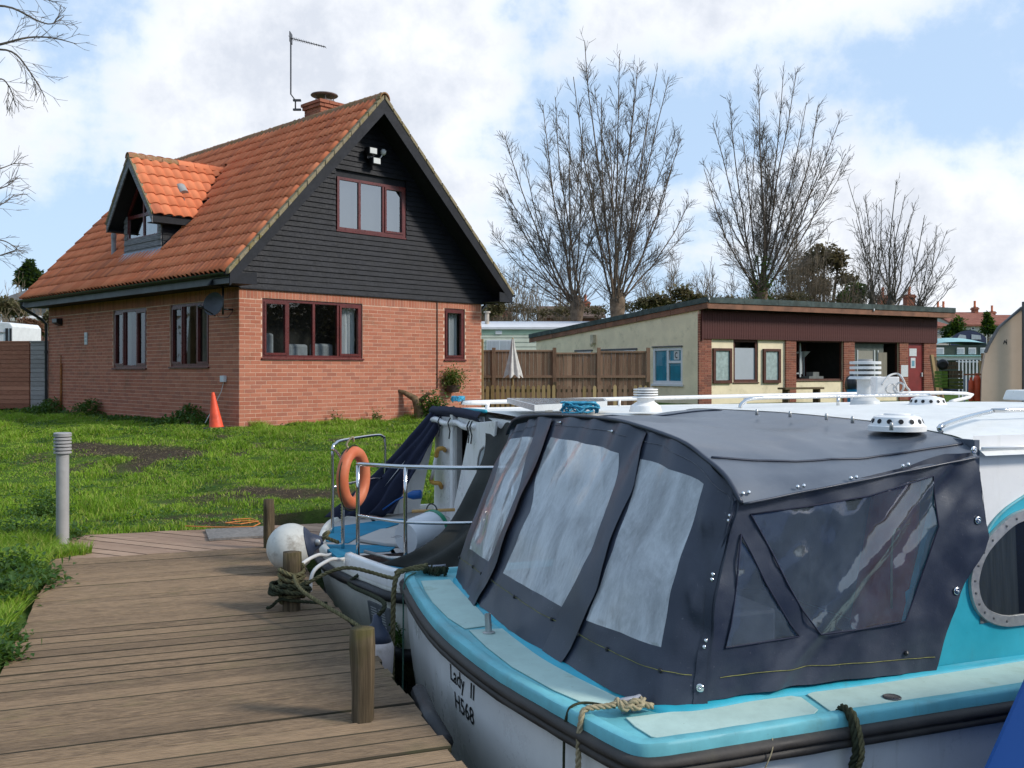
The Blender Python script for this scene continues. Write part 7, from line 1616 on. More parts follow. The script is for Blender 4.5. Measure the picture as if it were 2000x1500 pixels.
OUT2 = [(10, 10.15), (3, 10.2), (2.1, 10.05), (1.80, 9.75), (1.585, 9.3), (1.44, 8.76), (1.36, 8.30), (1.335, 7.95), (1.352, 7.55), (1.42, 7.15), (1.50, 6.82), (1.575, 6.57), (1.68, 6.475), (1.85, 6.455), (3, 6.45), (10, 6.55)]
def build_boat2():
    b = thing('river_cruiser', 'older white cruiser with blue deck, stainless rails and half open canvas, next beyond', 'boat', UV(4.5, 8.3, WATER_Z))
    sw = Sweep(OUT2)
    hull = sw.loft([(-.015, .10), (-.02, -.05), (-.05, -.2), (-.09, -.345)]).build('hull', MATS['hull_white_dirty'], b, True)
    sw.loft([(-.088, -.335), (-.05, -.345), (-.045, -.40), (-.09, -.43)]).build('lower_strake', MATS['rubber_black'], b, True)
    sw.loft([(-.095, -.42), (-.2, -.6), (-.35, -.8)]).build('bottom', worn('slime', (.055, .06, .02), .5, .8, 7, (.015, .015, .01), .6), b, True)
    sw.loft([(-.012, .068), (.018, .062), (.034, .045), (.036, .025), (.026, .006), (.0, -.004), (-.018, -.004)], .003).build('rubbing_strake', MATS['rubber_black'], b, True)
    sw.loft([(-.012, .075), (-.014, .135), (-.022, .148), (-.055, .150), (-.066, .142), (-.07, .108)]).build('toe_rail', MATS['hull_white_dirty'], b, True)
    m = MB(UV); m.f.append([m.pt(p) for p in sw.at(-.06, .108)]); m.build('deck', MATS['deck_grey'], b)
    # raised bulwark on the near quarter with a gap
    Pn = sw.P; i0 = int(np.argmin(np.abs(Pn[:, 1]-7.32)+(Pn[:, 0] > 1.7)*9)); seg = range(i0, len(Pn)-1)
    def bul(prof):
        m = MB(UV); rows = [[m.pt((Pn[i][0]+sw.N[i][0]*d, Pn[i][1]+sw.N[i][1]*d, z)) for i in seg if Pn[i][0] < 2.2] for d, z in prof]
        for a, c in zip(rows, rows[1:]):
            for k in range(len(a)-1): m.f.append([a[k], a[k+1], c[k+1], c[k]])
        m.f.append([r[0] for r in rows]); return m
    bul([(-.010, .10), (-.008, .205), (-.016, .222), (-.055, .224), (-.064, .21), (-.066, .11)]).build('bulwark', MATS['hull_white'], b, True)
    def padpoly(pts, z, mat, nm='deck_pad', th=.006): m = MB(UV); m.prism([(u, v, z) for u, v in pts], (0, 0, th)); return m.build(nm, MATS[mat], b, bevel=.002)
    padpoly([(1.46, 8.45), (1.50, 8.75), (1.66, 9.2), (2.3, 9.5), (2.5, 9.4), (1.78, 8.6), (1.62, 8.3)], .1095, 'slip_blue'); padpoly([(1.44, 7.85), (1.43, 8.3), (1.62, 8.22), (1.98, 8.02), (1.86, 7.8)], .1095, 'slip_blue'); padpoly([(1.60, 7.22), (1.50, 7.7), (2.4, 7.72), (2.5, 6.95), (1.75, 6.75)], .1095, 'slip_blue')
    padpoly([(1.36, 7.42), (1.345, 7.75), (1.42, 7.78), (1.47, 7.46)], .145, 'slip_blue', th=.03)
    m = MB(UV); m.prism([(1.88, 8.02, .1155), (1.70, 8.35, .1155), (2.0, 8.75, .1155), (2.65, 8.9, .1155), (2.65, 7.85, .1155), (2.1, 7.86, .1155)], (0, 0, .03)); m.build('hatch', MATS['deck_grey'], b, bevel=.008)
    m = MB(UV); m.grid(lambda i, j: (1.58+.95*i, 7.36+.33*j, .118+.012*abs(nz(i*30, j*20))), 30, 10); m.build('mesh_mat', worn('mat_black', (.03, .022, .02), .6, .9, 40, (.14, .06, .04), .5, .1, .8), b)
    # stainless rails
    def rail(pts, r=.0145, nm='rail', sub=5): m = MB(); m.tube([tuple(p) for p in smooth_path(pts, sub)], r, 8); m.build(nm, MATS['steel'], b, True)
    P0, P1 = UV(1.585, 8.85, .11), UV(2.28, 9.75, .11); up = lambda p, z: Vector((p.x, p.y, z))
    rail([P0, up(P0, .5), up(P0, .86), up(P0.lerp(P1, .06), .925), up(P0.lerp(P1, .2), .945), up(P0.lerp(P1, .8), .945), up(P0.lerp(P1, .94), .925), up(P1, .86), up(P1, .5), P1]); rail([up(P0, .53), up(P0.lerp(P1, .5), .525), up(P1, .50)], .012, sub=3)
    Q0, Q1, Q2, Q3 = UV(1.53, 8.06, .11), UV(1.575, 7.67, .12), UV(1.83, 7.15, .12), UV(2.62, 6.95, .12)
    rail([Q0, up(Q0, .5), up(Q0, .80), up(Q0.lerp(P0, .3), .86), up(Q0.lerp(P0, .75), .88), up(P0, .87)], .014); rail([Q1, up(Q1, .4), up(Q1, .84)], .0155, sub=2); rail([Q2, up(Q2, .4), up(Q2, .875)], .0155, sub=2)
    rail([up(Q1, .85), up(Q1.lerp(Q2, .45)+Vector((-.03, -.02, 0)), .862), up(Q2, .868), up(Q2.lerp(Q3, .5)+Vector((0, -.03, 0)), .858), up(Q3, .85)], .016); rail([up(Q1, .44), up(Q1.lerp(Q2, .45)+Vector((-.03, -.02, 0)), .45), up(Q2, .45), up(Q2.lerp(Q3, .5)+Vector((0, -.03, 0)), .44), up(Q3, .44)], .013); rail([Q3, up(Q3, .85)], .015, sub=2)
    # gate chain
    m = MB(); k = 26
    for j in range(k): c = up(Q0.lerp(P0, .12), .80-.62*j/k); m.tube([c+Vector((-.006, 0, .014)), c+Vector((.006, .004*(j % 2), 0)), c+Vector((-.006, 0, -.014))], .0035, 4)
    m.build('chain', MATS['alloy'], b, True)
    # two white bent boarding hooks over the strake, vent plate, registration plate
    for x0, x1 in ((632, 619), (659, 640)):
        a = onz(x0+4, 1085 if x0 < 640 else 1093, .16); m = MB(); c = a+Vector((-.13, -.30, -.02)); m.tube([tuple(p) for p in smooth_path([a+Vector((.05, .06, .0)), a, a+Vector((-.05, -.10, .02)), c, c+Vector((-.02, -.04, -.12)), c+Vector((-.01, -.03, -.30))], 5)], .014, 8); m.build('boarding_hook', worn('hook_white', (.6, .58, .55), .12, .4), b, True)
    def hp(v, z): sel = Pn[Pn[:, 0] < 1.66]; o = np.argsort(sel[:, 1]); return UV(np.interp(v, sel[o, 1], sel[o, 0])+.018+max(0, -z)*.15, v, z)
    def hpo(v, z, d): p = hp(v, z); return p-U2.to_3d()*d
    m = MB(); v0, v1, z0, z1 = 6.90, 6.60, -.235, -.055; m.v = [hpo(v, z, d) for d in (.004, .022) for v, z in ((v0, z0), (v1, z0), (v1, z1), (v0, z1))]; m.f = [[4, 5, 6, 7], [0, 1, 5, 4], [1, 2, 6, 5], [2, 3, 7, 6], [3, 0, 4, 7]]; vp = m.build('vent_plate', worn('plate_grey', (.17, .18, .19), .15, .5), b, bevel=.004)
    for r_ in range(7):
        for c_ in range(2): va = v0-.045-.12*c_; zz = z0+.03+r_*.0185; m = MB(); m.v = [hpo(v, z, .0235) for v, z in ((va, zz), (va-.085, zz), (va-.085, zz+.009), (va, zz+.009))]; m.f = [[0, 1, 2, 3]]; m.build('slot', MATS['paper'], vp)
    # after bulkhead with doorway, open door leaf and yellow handrail
    wt = MATS['cabin_white']; UB = 2.86
    def slab(px, u0, u1, nm, mat, par=b, bev=0):
        m = MB(); f = [onu(x, y, u0) for x, y in px]; d = U2.to_3d()*(u1-u0); m.prism([tuple(p) for p in f], tuple(d)); return m.build(nm, mat, par, bevel=bev)
    m = MB(UV); m.hexa([(UB, 9.12, .11), (UB+.03, 9.12, .11), (UB+.03, 9.96, .11), (UB, 9.96, .11), (UB, 9.12, 1.17), (UB+.03, 9.12, 1.17), (UB+.03, 9.90, 1.17), (UB, 9.90, 1.17)]); m.build('bulkhead', wt, b)
    m = MB(UV); m.hexa([(UB, 6.6, .11), (UB+.03, 6.6, .11), (UB+.03, 8.45, .11), (UB, 8.45, .11), (UB, 6.7, 1.17), (UB+.03, 6.7, 1.17), (UB+.03, 8.45, 1.17), (UB, 8.45, 1.17)]); m.build('bulkhead', wt, b)
    m = MB(UV); m.box((UB-.05, 9.14, .112), (UB-.002, 9.22, 1.16)); m.build('door_post', MATS['hull_white'], b, bevel=.006); m = MB(UV); m.box((UB-.03, 9.06, .112), (UB+.03, 9.118, 1.08)); m.build('door_post', MATS['grey_metal'], b, bevel=.006)
    m = MB(UV); m.box((UB+.10, 8.3, .112), (UB+.12, 9.3, 1.14)); m.build('door_opening', MATS['dark_soffit'], b); m = MB(UV); m.box((UB-.02, 8.4, 1.05), (UB+.02, 9.05, 1.15)); m.build('door_head', wt, b)
    pn = slab([(919, 826), (968, 822), (948, 1000), (880, 1020)], UB-.07, UB-.045, 'door_leaf', MATS['hull_white'], b, .006)
    arch = [(932, 925), (934, 896), (938, 880), (945, 872), (953, 876), (957, 892), (955, 925)]
    m = MB(); m.tube([onu(x, y, UB-.078) for x, y in arch], .009, 6); m.build('arch_trim', MATS['grey_metal'], pn, True); m = MB(); m.f.append([m.pt(onu(x, y, UB-.073)) for x, y in arch]); m.build('pane', MATS['net_pane'], pn)
    yl = worn('grab_yellow', (.50, .27, .055), .2, .6)
    for px in ([(869, 880), (866, 876), (856, 877), (853, 886), (852, 892)], [(862, 952), (858, 944), (846, 943), (842, 938), (843, 932)]):
        m = MB(); pp = [onu(x, y, UB-.01-.05*min(k, 2)) for k, (x, y) in enumerate(px)]; m.tube([tuple(p) for p in smooth_path(pp, 3)], .022, 8); m.build('handrail_socket', yl, b, True)
    m = MB(); m.tube([onu(852, 890, UB-.11), onu(843, 936, UB-.11)], .018, 8); m.build('handrail', MATS['hull_white'], b, True)
    # far coaming seen behind the navy curtain
    m = MB(UV); m.hexa([(1.98, 9.62, .112), (2.68, 9.90, .112), (2.68, 9.93, .112), (1.98, 9.65, .112), (2.45, 9.72, .62), (2.90, 9.92, 1.14), (2.90, 9.95, 1.14), (2.45, 9.75, .62)]); m.build('side_screen', MATS['hull_white'], b)
    # canvas: turned back navy curtain on the far side, charcoal one on the near side
    def curtain(TL, TR, BLp, BRp, midL, nm, mat, folds, amp, seed):
        lp = smooth_path([TL]+midL+[BLp], 6); nl = len(lp)-1
        def fn(i, j):
            k = j*nl; a = int(k); f = k-a; L = lp[a]*(1-f)+lp[min(a+1, nl)]*f; Rr = np.array(TR)*(1-j)+np.array(BRp)*j; p = L+(Rr-L)*i
            w = amp*(.25+j)*math.sin(i*folds*math.pi*2+1.7*nz(i*3, j*3, seed)+j*1.2)+.03*nz(i*4, j*4, seed+3); return UV(p[0]-w*.8, p[1]-w*.6, p[2]+.4*w)
        m = MB(); m.grid(fn, 44, 26); o = m.build(nm, MATS[mat], b, True); so = o.modifiers.new('thick', 'SOLIDIFY'); so.thickness = .006
    curtain((2.86, 9.90, 1.20), (2.93, 9.62, 1.18), (1.66, 9.56, .14), (2.36, 9.66, .13), [(2.5, 9.86, .82), (2.05, 9.72, .42)], 'canvas_curtain', 'navy_canvas', 3.2, .035, 1.)
    curtain((2.88, 8.35, 1.20), (2.95, 6.62, 1.10), (1.585, 6.86, .19), (2.6, 6.50, .16), [(2.65, 7.75, .85), (2.3, 7.3, .47), (1.95, 7.0, .27)], 'canvas_curtain', 'charcoal_canvas', 3.6, .045, 6.)
    # rolled canvas valance over the opening with blue piping, ties
    m = MB(UV); m.grid(lambda i, j: (2.86-.05*math.sin(math.pi*j)-.03*(1-j), 9.93-1.62*i, 1.215-.11*j+.02*math.sin(i*math.pi)+.008*nz(i*12, j*4)), 26, 6); m.build('valance', MATS['navy_canvas'], b, True)
    m = MB(UV); m.tube([(2.80-.01*math.sin(i*9), 9.80-1.45*i, 1.075+.012*math.sin(i*14)) for i in np.linspace(0, 1, 30)], .030, 8); m.build('rolled_canvas', MATS['hull_white'], b, True)
    for v in (9.45, 9.1, 8.5, 8.42): m = MB(UV); m.tube([(2.78, v, 1.13), (2.755, v, 1.08), (2.77, v-.02, 1.0), (2.75, v-.05, .93)], .007, 5); m.build('tie', MATS['rubber_black'], b, True)
    # cabin roof
    def rf(i, j): u = 2.88+6.9*i; v = 10.0-3.45*j; return (u, v, 1.155+.065*math.sin(math.pi*j)**.7+.015*math.sin(math.pi*i))
    m = MB(UV); m.grid(rf, 20, 14); ro = m.build('cabin_roof', MATS['roof_white'], b, True)
    m = MB(UV); m.tube([(2.86, 10.0-3.45*j, 1.16+.065*math.sin(math.pi*j)**.7) for j in np.linspace(0, .5, 16)], .018, 6); m.build('roof_piping', MATS['boat_blue_deep'], b, True)
    m = MB(UV); m.box((2.9, 6.56, .12), (9.7, 6.60, 1.19)); m.box((2.9, 9.96, .12), (9.7, 10.0, 1.19)); m.build('cabin_side', MATS['cabin_white'], b)
    m = MB(UV); pts = [(3.3, 9.5, 1.18), (3.32, 9.5, 1.25), (3.5, 9.5, 1.268), (9.2, 9.35, 1.315), (9.3, 9.35, 1.2)]; m.tube([tuple(p) for p in smooth_path(pts, 6)], .022, 8)
    for u in (4.8, 6.4, 7.9): m.tube([(u, 9.46, 1.17), (u, 9.46, 1.285)], .016, 6)
    m.build('roof_rail', MATS['hull_white'], b, True)
    # solar panel
    q = [onz(x, y, 1.295) for x, y in ((1044, 803), (1186, 794), (1182, 787.5), (990, 787))]; m = MB(); m.hexa([tuple(p) for p in q]+[tuple(p+Vector((0, 0, .045))) for p in q]); sp = m.build('solar_panel', worn('panel_frame', (.55, .56, .56), .06, .3), b)
    m = MB(); c = sum(q, Vector())/4; m.f.append([m.pt(c+(p-c)*.95+Vector((0, 0, .0465))) for p in q]); m.build('cells', worn('panel_cells', (.26, .27, .29), .08, .12, 3), sp)
    for x in (1072, 1100, 1160): p = onz(x, 806-(x-1044)*.05, 1.27); m = MB(); m.box(tuple(p+Vector((-.03, -.01, 0))), tuple(p+Vector((.03, .02, .05)))); m.build('bracket', MATS['cabin_white'], sp)
    def flue(px, py, z, r, h, hr, hh, fins, lab, mat, sq):
        c = onz(px, py, z); n = 20; m = MB(); m.lathe(c, [(r*1.9, -.03), (r*1.7, .02), (r*1.02, .055), (r, .06), (r, h)], n); v = m.build('flue', mat, b, autosmooth=35)
        for k in range(fins):
            zz = h+hh*k/fins; m = MB(); m.lathe(c+Vector((0, 0, zz)), [(r*.9, 0), (hr*(1.12 if k == 0 else 1), 0), (hr, hh/fins*.55), (r*.9, hh/fins*.62)], n); m.build('louvre', mat, v, autosmooth=35)
        m = MB(); m.lathe(c+Vector((0, 0, h)), [(r*.88, 0), (r*.88, hh)], n); m.build('core', MATS['grey_metal'], v)
    fw = worn('flue_white', (.60, .60, .59), .08, .45, 4, (.3, .29, .22), .3)
    flue(1690, 786, 1.285, .077, .225, .145, .19, 4, '', fw, 0); flue(1261, 797, 1.27, .075, .09, .105, .085, 4, '', MATS['cabin_white'], 0)
    return b, hp
boat2, hp2 = build_boat2()

def build_gear():
    # life ring hanging on the rail
    c = UV(1.62, 8.06, .70); b = thing('life_ring', 'faded orange life ring hanging on the stainless rail', 'life ring', c); ax = Vector((.98, .08, .12)).normalized(); x = Vector((0, 0, 1))-ax*ax.z; x.normalize(); y = ax.cross(x); t = NT('ring_orange'); cc = t.coord('Object'); n = t.noise(cc, 6, 5)
    om = t.done(t.bsdf(t.mix(t.ramp(n, .3, .7), (.52, .125, .050), (.60, .19, .09)), .55, .35)); RR, rr = .212, .050; ax = Vector((.90, -.30, .05)).normalized(); x = Vector((0, 0, 1)); y = ax.cross(x).normalized()
    m = MB(); m.tube([c+x*(RR*math.cos(a))+y*(RR*.92*math.sin(a)) for a in np.linspace(0, 2*math.pi, 41)[:-1]], rr, 14, closed=True); m.build('ring', om, b, True)
    m = MB(); m.tube([c+x*((RR+rr+.008)*math.cos(a))+y*((RR+rr+.008)*.92*math.sin(a))-x*(.02*math.sin(2*a)**2) for a in np.linspace(0, 2*math.pi, 41)[:-1]], .006, 5, closed=True); m.build('grab_line', MATS['dark_rope'], b, True)
    rope_p = [c+x*.25+y*.05, c+x*.20+ax*-.08+y*.04, c+x*.05+ax*-.08+y*.05, c-x*.10-ax*.07+y*.04, c-x*.2-ax*.05+y*.05]
    rope('bundle of faded blue cord tied to the rail beside the life ring', rope_p, .014, 'green_rope', 3, name='cord'); rope('tan lashing at the top of the life ring', [c+x*.30, c+x*.34+y*.02, c+x*.28+y*.05-ax*.04, c+x*.22+y*.03], .009, 'tan_rope', 1, name='lashing')
    # bucket with green lid lying on deck
    c = UV(2.06, 7.70, .255); ax = (UV(2.42, 7.92, .30)-c).normalized(); k = thing('bucket', 'white plastic bucket with green lid lying on the deck behind the rail', 'bucket', c)
    m = MB(); m.lathe(c-ax*.12, [(0, 0), (.125, 0), (.135, .02), (.15, .33)], 24, ax); m.build('tub', worn('tub_white', (.66, .67, .69), .06, .4), k, autosmooth=40); m = MB(); m.lathe(c+ax*.215, [(.156, -.02), (.158, .02), (.13, .03), (0, .03)], 24, ax); m.build('lid', worn('lid_green', (.02, .26, .14), .15, .4), k, autosmooth=40)
    m = MB(); z = Vector((0, 0, 1)); s = ax.cross(z).normalized(); m.tube([c+ax*.19+z*.15+(s*math.cos(a)+z*math.sin(a))*.06 for a in np.linspace(.2, 3, 9)], .006, 5); m.build('handle', MATS['rubber_black'], k, True)
    for j in range(3): m = MB(); p = c-ax*(.02+.03*j)+s*.03; q = [(p-s*.03*0+(-s*.9-z*.0).normalized()*0)+Vector((0, 0, 0))]; d0 = (-U2.to_3d()*.75+Vector((.15, -.45, .15))).normalized(); w = ax.cross(d0).normalized(); o = c-ax*(.055+.028*j)+d0*.139; m.v = [o-w*.035, o+w*.035, o+w*.035-ax*.012, o-w*.035-ax*.012]; m.f = [[0, 1, 2, 3]]; m.build('print', MATS['grey_fascia'], k)
    # stick, blue plug
    m = MB(); m.tube([onz(805, 1011, .18)+Vector((0, 0, .06)), onz(888, 1006, .22)+Vector((0, 0, .05))], .016, 7); tag(m.build('stick', worn('stick_wood', (.50, .30, .11), .25, .7, 6), smooth=True), 'pale wooden stick lying across the cockpit of the older cruiser', 'stick')
    a = UV(2.45, 9.35, .36); m = MB(); d = Vector((.95, -.15, .1)); m.lathe(a, [(.012, -.06), (.03, -.02), (.045, .02), (.045, .10), (.03, .11)], 12, d); m.tube([a-d*.05, a-d*.16-Vector((0, 0, .04)), a-d*.3-Vector((0, 0, .12))], .009, 6); tag(m.build('power_plug', worn('plug_blue', (.01, .09, .30), .15, .4), smooth=True), 'blue mains plug on its lead in the older cruiser', 'plug')
    m = MB(UV); m.box((2.40, 8.95, .112), (2.50, 9.05, .19)); tag(m.build('sponge', worn('sponge_pink', (.50, .10, .10), .2, .9), bevel=.01), 'small pink sponge on deck below the stick', 'sponge')
    m = MB(UV); m.tube([(1.62, 7.62, .16), (1.75, 7.35, .15), (2.0, 7.0, .19)], .014, 7); tag(m.build('boat_hook', MATS['alloy'], smooth=True), 'thin silver boathook lying along the inside of the bulwark', 'boathook')
    # round fender on the landing stage
    c = onz(568, 1069, .20); r = .188; f = thing('ball_fender', 'large round white fender with navy cap beside the mooring post', 'fender', c); ax = Vector((.96, .12, .20)).normalized(); fw = worn('fender_white', (.60, .58, .52), .14, .5, 3, (.20, .16, .12), .9, bstr=.3)
    m = MB(); prof = [(r*math.sin(a), -r*math.cos(a)) for a in np.linspace(.02, 2.35, 20)]; m.lathe(c, prof, 28, ax, False); m.build('ball', fw, f, True)
    m = MB(); prof = [(r*1.004*math.sin(a), -r*math.cos(a)) for a in np.linspace(2.33, 2.72, 6)]+[(r*.30, r*1.12), (r*.20, r*1.26), (r*.17, r*1.34), (.0, r*1.36)]; m.lathe(c, prof, 28, ax); m.build('cap', worn('fender_navy', (.035, .045, .075), .25, .5, 8), f, True)
    m = MB(); e = c+ax*r*1.18+Vector((0, -.06, 0)); m.lathe(e, [(.02, -.01), (.028, 0), (.02, .01)], 10, (0, 1, 0)); m.build('eye', MATS['alloy'], f, True)
    e = c+ax*r*1.3; rope('mossy lashing from the round fender cap to the older cruiser rail', [e, e+Vector((.05, .02, .06)), UV(1.40, 8.2, .20), UV(1.50, 8.10, .16)], .016, 'old_rope')
    # second fender hanging by its cap between the near post and the older cruiser
    tp = hp2(7.05, .04); c = onz(716, 1236, -.02); c = Vector((-.78, 5.55, -.02)); f = thing('hanging_fender', 'dirty white fender with navy cap hanging behind the near post', 'fender', c); fd = worn('fender_dirty', (.50, .43, .41), .15, .6, 5, (.20, .17, .12), .6)
    m = MB(); m.lathe(c, [(.03, -.22), (.085, -.18), (.105, -.1), (.105, .04), (.09, .075)], 20, (0.05, .05, 1)); m.build('body', fd, f, True); m = MB(); m.lathe(c, [(.091, .073), (.07, .12), (.03, .175), (.022, .22), (0, .225)], 20, (.05, .05, 1)); m.build('cap', MATS['fender_navy'], f, True)
    top = c+Vector((.01, .01, .21)); rope('dark rope tying the hanging fender up to the older cruiser strake', [top, top+Vector((.02, .1, .06)), tp+Vector((-.06, -.06, .0)), tp+Vector((-.02, 0, .05)), tp+Vector((.10, .1, .12))], .013, 'dark_rope')
    # mooring posts
    def post(px, py, wpx, hpx, label, lean=(0, 0), sides=10, rough=.012):
        b0 = onz(px, py, 0); h = hpx/FPX*b0.y; r = wpx/FPX*b0.y/2; m = MB()
        P = [b0+Vector((lean[0]*k, lean[1]*k, -.3+(h+.3)*k)) for k in np.linspace(0, 1, 9)]; m.tube([tuple(p) for p in P], [r*1.02]*8+[r*.97], 14)
        for v in m.v: a = math.atan2(v.y-b0.y, v.x-b0.x); n = nz(math.cos(a)*3, math.sin(a)*3, v.z*2.5+px)*rough+nz(math.cos(a)*9, math.sin(a)*9, v.z*4)*rough*.5; v.x += math.cos(a)*n; v.y += math.sin(a)*n
        o = m.build('mooring_post', MATS['post_timber'], None, True); o.data.polygons.foreach_set('use_smooth', [True]*len(o.data.polygons)); tag(o, label, 'post', 'timber mooring posts'); return b0, h, r
    post(708, 1403, 45, 176, 'nearest thick mossy mooring post in the middle of the landing stage edge'); pb, ph, pr = post(570, 1190, 34, 112, 'mooring post wrapped in coils of rope beside the round fender'); post(525, 1069, 19, 94, 'slim mooring post at the far end of the landing stage')
    # rope turns round the middle post
    rg = random.Random(4); P = []
    for k in range(58): a = k*.62; z = ph-.10-.0042*k*.9+.012*math.sin(k*1.3); r = pr+.016+.008*rg.random(); P.append(pb+Vector((math.cos(a)*r, math.sin(a)*r, z)))
    rope('mossy rope wound round the middle mooring post', P, .014, 'old_rope'); P = []
    for k in range(34): a = k*.7; z = ph-.235+.028*math.sin(k*.9); r = pr+.035+.03*rg.random(); P.append(pb+Vector((math.cos(a)*r*1.15-.02, math.sin(a)*r, z)))
    rope('dark wet rope coils hanging low on the middle mooring post', P, .014, 'dark_rope')
    P = [pb+Vector((-.155, -.05, .02)), pb+Vector((-.12, -.06, .035)), pb+Vector((-.06, -pr-.02, .085)), pb+Vector((.02, -pr-.02, .075)), pb+Vector((.12, -.05, .06)), pb+Vector((.24, -.02, .045))]; rope('dark rope tail trailing round the foot of the middle post', P, .011, 'dark_rope')
    # lines between posts and boats
    a = pb+Vector((.03, -pr-.015, ph-.14)); nb = onz(708, 1403, 0); rope('tan line running from the middle post to the hanging fender', [a, a+Vector((.13, -.28, -.05)), Vector((-.86, 5.62, .10)), Vector((-.79, 5.50, .02)), Vector((-.75, 5.47, -.05))], .0125, 'old_rope')
    cr = UV(1.555, 6.30, .235); rope('taut mossy line from the middle post to the turquoise cruiser corner', [pb+Vector((pr+.01, -.02, ph-.225)), pb.lerp(cr, .5)+Vector((0, 0, .165)), cr+Vector((-.03, .02, -.02)), cr+Vector((.0, 0, .03)), UV(1.68, 6.27, .275), CL2_+Vector((-.02, 0, .04))], .0125, 'old_rope')
    P = [];
    for k in range(26): t = k/25; P.append(CL2_+Vector((-.07+.16*t, .03*math.sin(k*1.9), .03+.028*math.cos(k*2.3)))-Vector((0, .03*t, 0)))
    rope('tangle of green rope round the far stern cleat', P, .013, 'dark_rope')
    rope('thick mossy rope hanging down from the turquoise cruiser far corner', [CL2_+Vector((-.04, 0, .06)), UV(1.62, 6.28, .275), UV(1.545, 6.25, .25), UV(1.515, 6.22, .16), UV(1.505, 6.2, .0), UV(1.50, 6.2, -.25), UV(1.50, 6.2, -.50)], .0165, 'old_rope'); rope('thin green line hanging beside the thick rope', [UV(1.66, 6.22, .262), UV(1.575, 6.10, .262), UV(1.54, 6.06, .20), UV(1.535, 6.05, .0), UV(1.53, 6.04, -.3), UV(1.52, 6.02, -.6)], .006, 'green_rope', 1)
    # near cleat: knot and falls
    P = [CL1+Vector(p) for p in ((.05, .05, .02), (.03, -.02, .05), (-.02, .03, .025), (-.03, -.03, .05), (.03, -.035, .03), (.06, .01, .05), (.0, .04, .02), (-.04, 0, .045), (-.045, -.03, .055), (-.02, -.05, .03), (.02, -.03, .055), (.07, 0, .03), (.10, .03, .015))]; rope('knotted tan rope on the near stern cleat', P, .013, 'tan_rope')
    e = UV(1.60, 3.44, .262); rope('tan rope falling over the turquoise gunwale from the near cleat', [CL1+Vector((-.04, -.02, .05)), CL1+Vector((-.075, -.05, .045)), e+Vector((.0, -.0, .018)), UV(1.575, 3.43, .245), UV(1.562, 3.42, .16), UV(1.555, 3.415, .0), UV(1.555, 3.41, -.3)], .0115, 'tan_rope')
    rope('thin dark green line falling over the gunwale beside the tan rope', [CL1+Vector((-.05, .0, .02)), UV(1.66, 3.55, .262), UV(1.590, 3.54, .262), UV(1.562, 3.535, .23), UV(1.55, 3.535, .13), UV(1.545, 3.53, -.2)], .0055, 'dark_rope', 1)
    # line made fast round the side strake
    P = [UV(2.575, 3.16, .245), UV(2.565, 3.12, .275), UV(2.56, 3.085, .262), UV(2.56, 3.055, .20), UV(2.56, 3.045, .12), UV(2.56, 3.07, .02), UV(2.57, 3.08, -.4)]; rope('dark mossy line knotted round the strake on the cruiser side', P, .0135, 'dark_rope'); rope('second turn of mossy line round the strake on the cruiser side', [p+Vector((.022, -.004, -.01)) for p in P], .012, 'old_rope')
    rope('thin white cord loop hanging from the cruiser gunwale', [UV(2.21, 3.088, .21), UV(2.19, 3.06, .18), UV(2.15, 3.05, .12), UV(2.12, 3.05, .10)], .0025, 'tan_rope', 1, name='cord')
    # coil of blue rope on the roof, white box and hose
    c = onz(1133, 812, 1.275); P = [c+Vector((.11*math.cos(k*.42)*(1+.25*math.sin(k*.37)), .07*math.sin(k*.42)*(1+.2*math.sin(k*.71)), .02+.075*abs(math.sin(k*.29+.4*math.sin(k*1.1))))) for k in range(130)]; rope('coil of bright blue rope on the older cruiser roof', P, .0065, 'blue_rope', 1)
    c = UV(3.0, 9.55, 1.26); P = [c+Vector((.06*math.cos(k*.7), .05*math.sin(k*.7), .02+.04*abs(math.sin(k*.9)))) for k in range(30)]; rope('small knot of blue rope at the front edge of the older cruiser roof', P, .012, 'blue_rope')
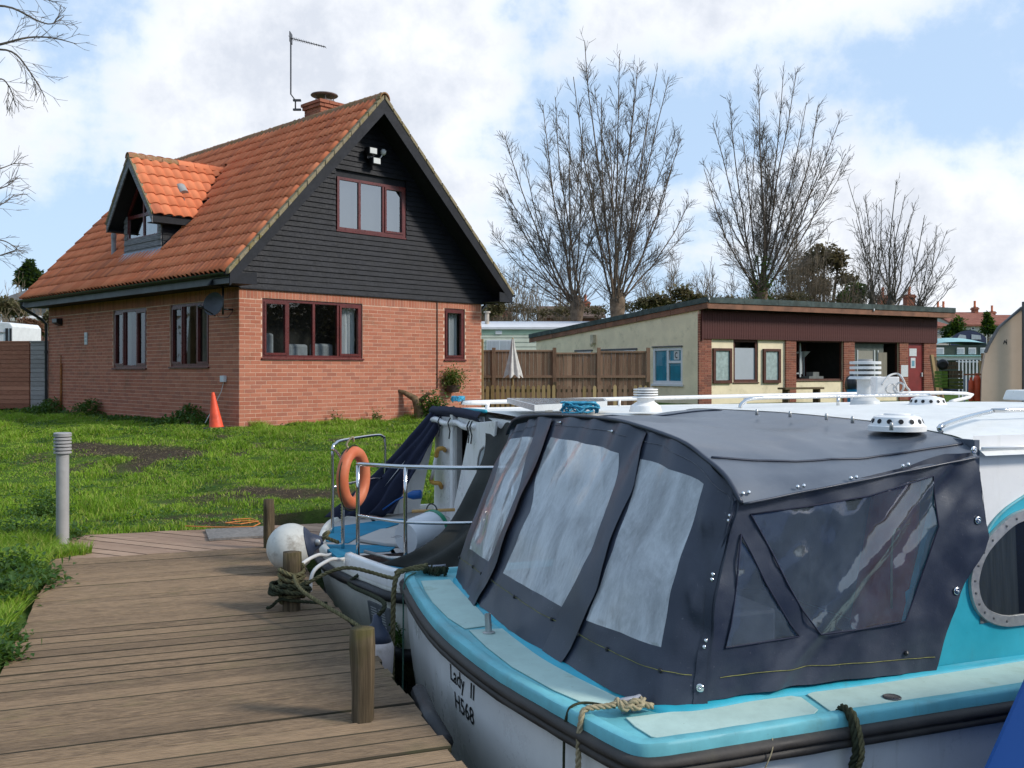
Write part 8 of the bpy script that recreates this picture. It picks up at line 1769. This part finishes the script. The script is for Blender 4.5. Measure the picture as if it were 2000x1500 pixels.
    q = UV(6.45, 6.75, 1.22); m = MB(); p0 = at(1712, 771, 8.6); p1 = at(1757, 736, 8.6); m.box((p0.x, 8.6, p0.z), (p1.x, 8.75, p1.z)); tag(m.build('roof_box', MATS['hull_white'], bevel=.008), 'small white box on the cruiser roof edge beside the flue', 'box')
    P = [at(x, y, 8.5+.03*(i % 3)) for i, (x, y) in enumerate([(1722, 752), (1735, 735), (1752, 730), (1762, 738), (1770, 755), (1776, 764), (1758, 768), (1745, 760), (1755, 748), (1765, 752), (1760, 765), (1740, 770), (1730, 760), (1742, 750), (1752, 760), (1745, 771)])]; rope('tangle of white hose beside the small roof box', P, .009, 'white_hose', 1, name='hose')
    # dark rubber pipe fender at the stage edge, leafy sprig on the strake
    m = MB(); m.tube([onz(818, 1352, -.06), onz(838, 1400, -.03), onz(868, 1452, -.05)], .042, 10); tag(m.build('pipe_fender', MATS['rubber_black'], smooth=True), 'dark rubber pipe fender between the landing stage and the cruiser stern', 'fender')
    rg2 = np.random.default_rng(8); c = np.array(hp2(6.56, -.30)); P2 = c+np.abs(rg2.normal(0, 1, (60, 3)))*np.array([-.03, -.03, .06]); V, F = leaves_fn(P2, rg2.uniform(.03, .06, 60), rg2, .6, .6); o = npmesh('sprig', V, F, MATS['weed_leaves']); tag(o, 'green weed sprig growing at the older cruiser waterline', 'plant')
    # blue cover of the boat moored nearest the camera
    m = MB(UV); pts = [(2.45, -.25), (2.715, .205), (2.91, .51), (3.06, .74), (3.3, .92), (6.5, .98), (6.5, -.7), (2.45, -.7)]; m.prism([(u, 2.6, z) for u, z in pts], (0, -2.0, 0)); t = NT('cover_blue'); cc = t.coord('Object'); n = t.noise(cc, 2, 4)
    o = m.build('covered_boat', t.done(t.bsdf(t.mix(n, (.018, .085, .31), (.026, .115, .38)), .5, .35, 0, t.noise(cc, 3, 4), .3, .03)), bevel=.03); tag(o, 'bright blue covered boat just showing at the bottom right corner', 'boat')
worn('white_hose', (.60, .58, .55), .15, .6)
build_gear()
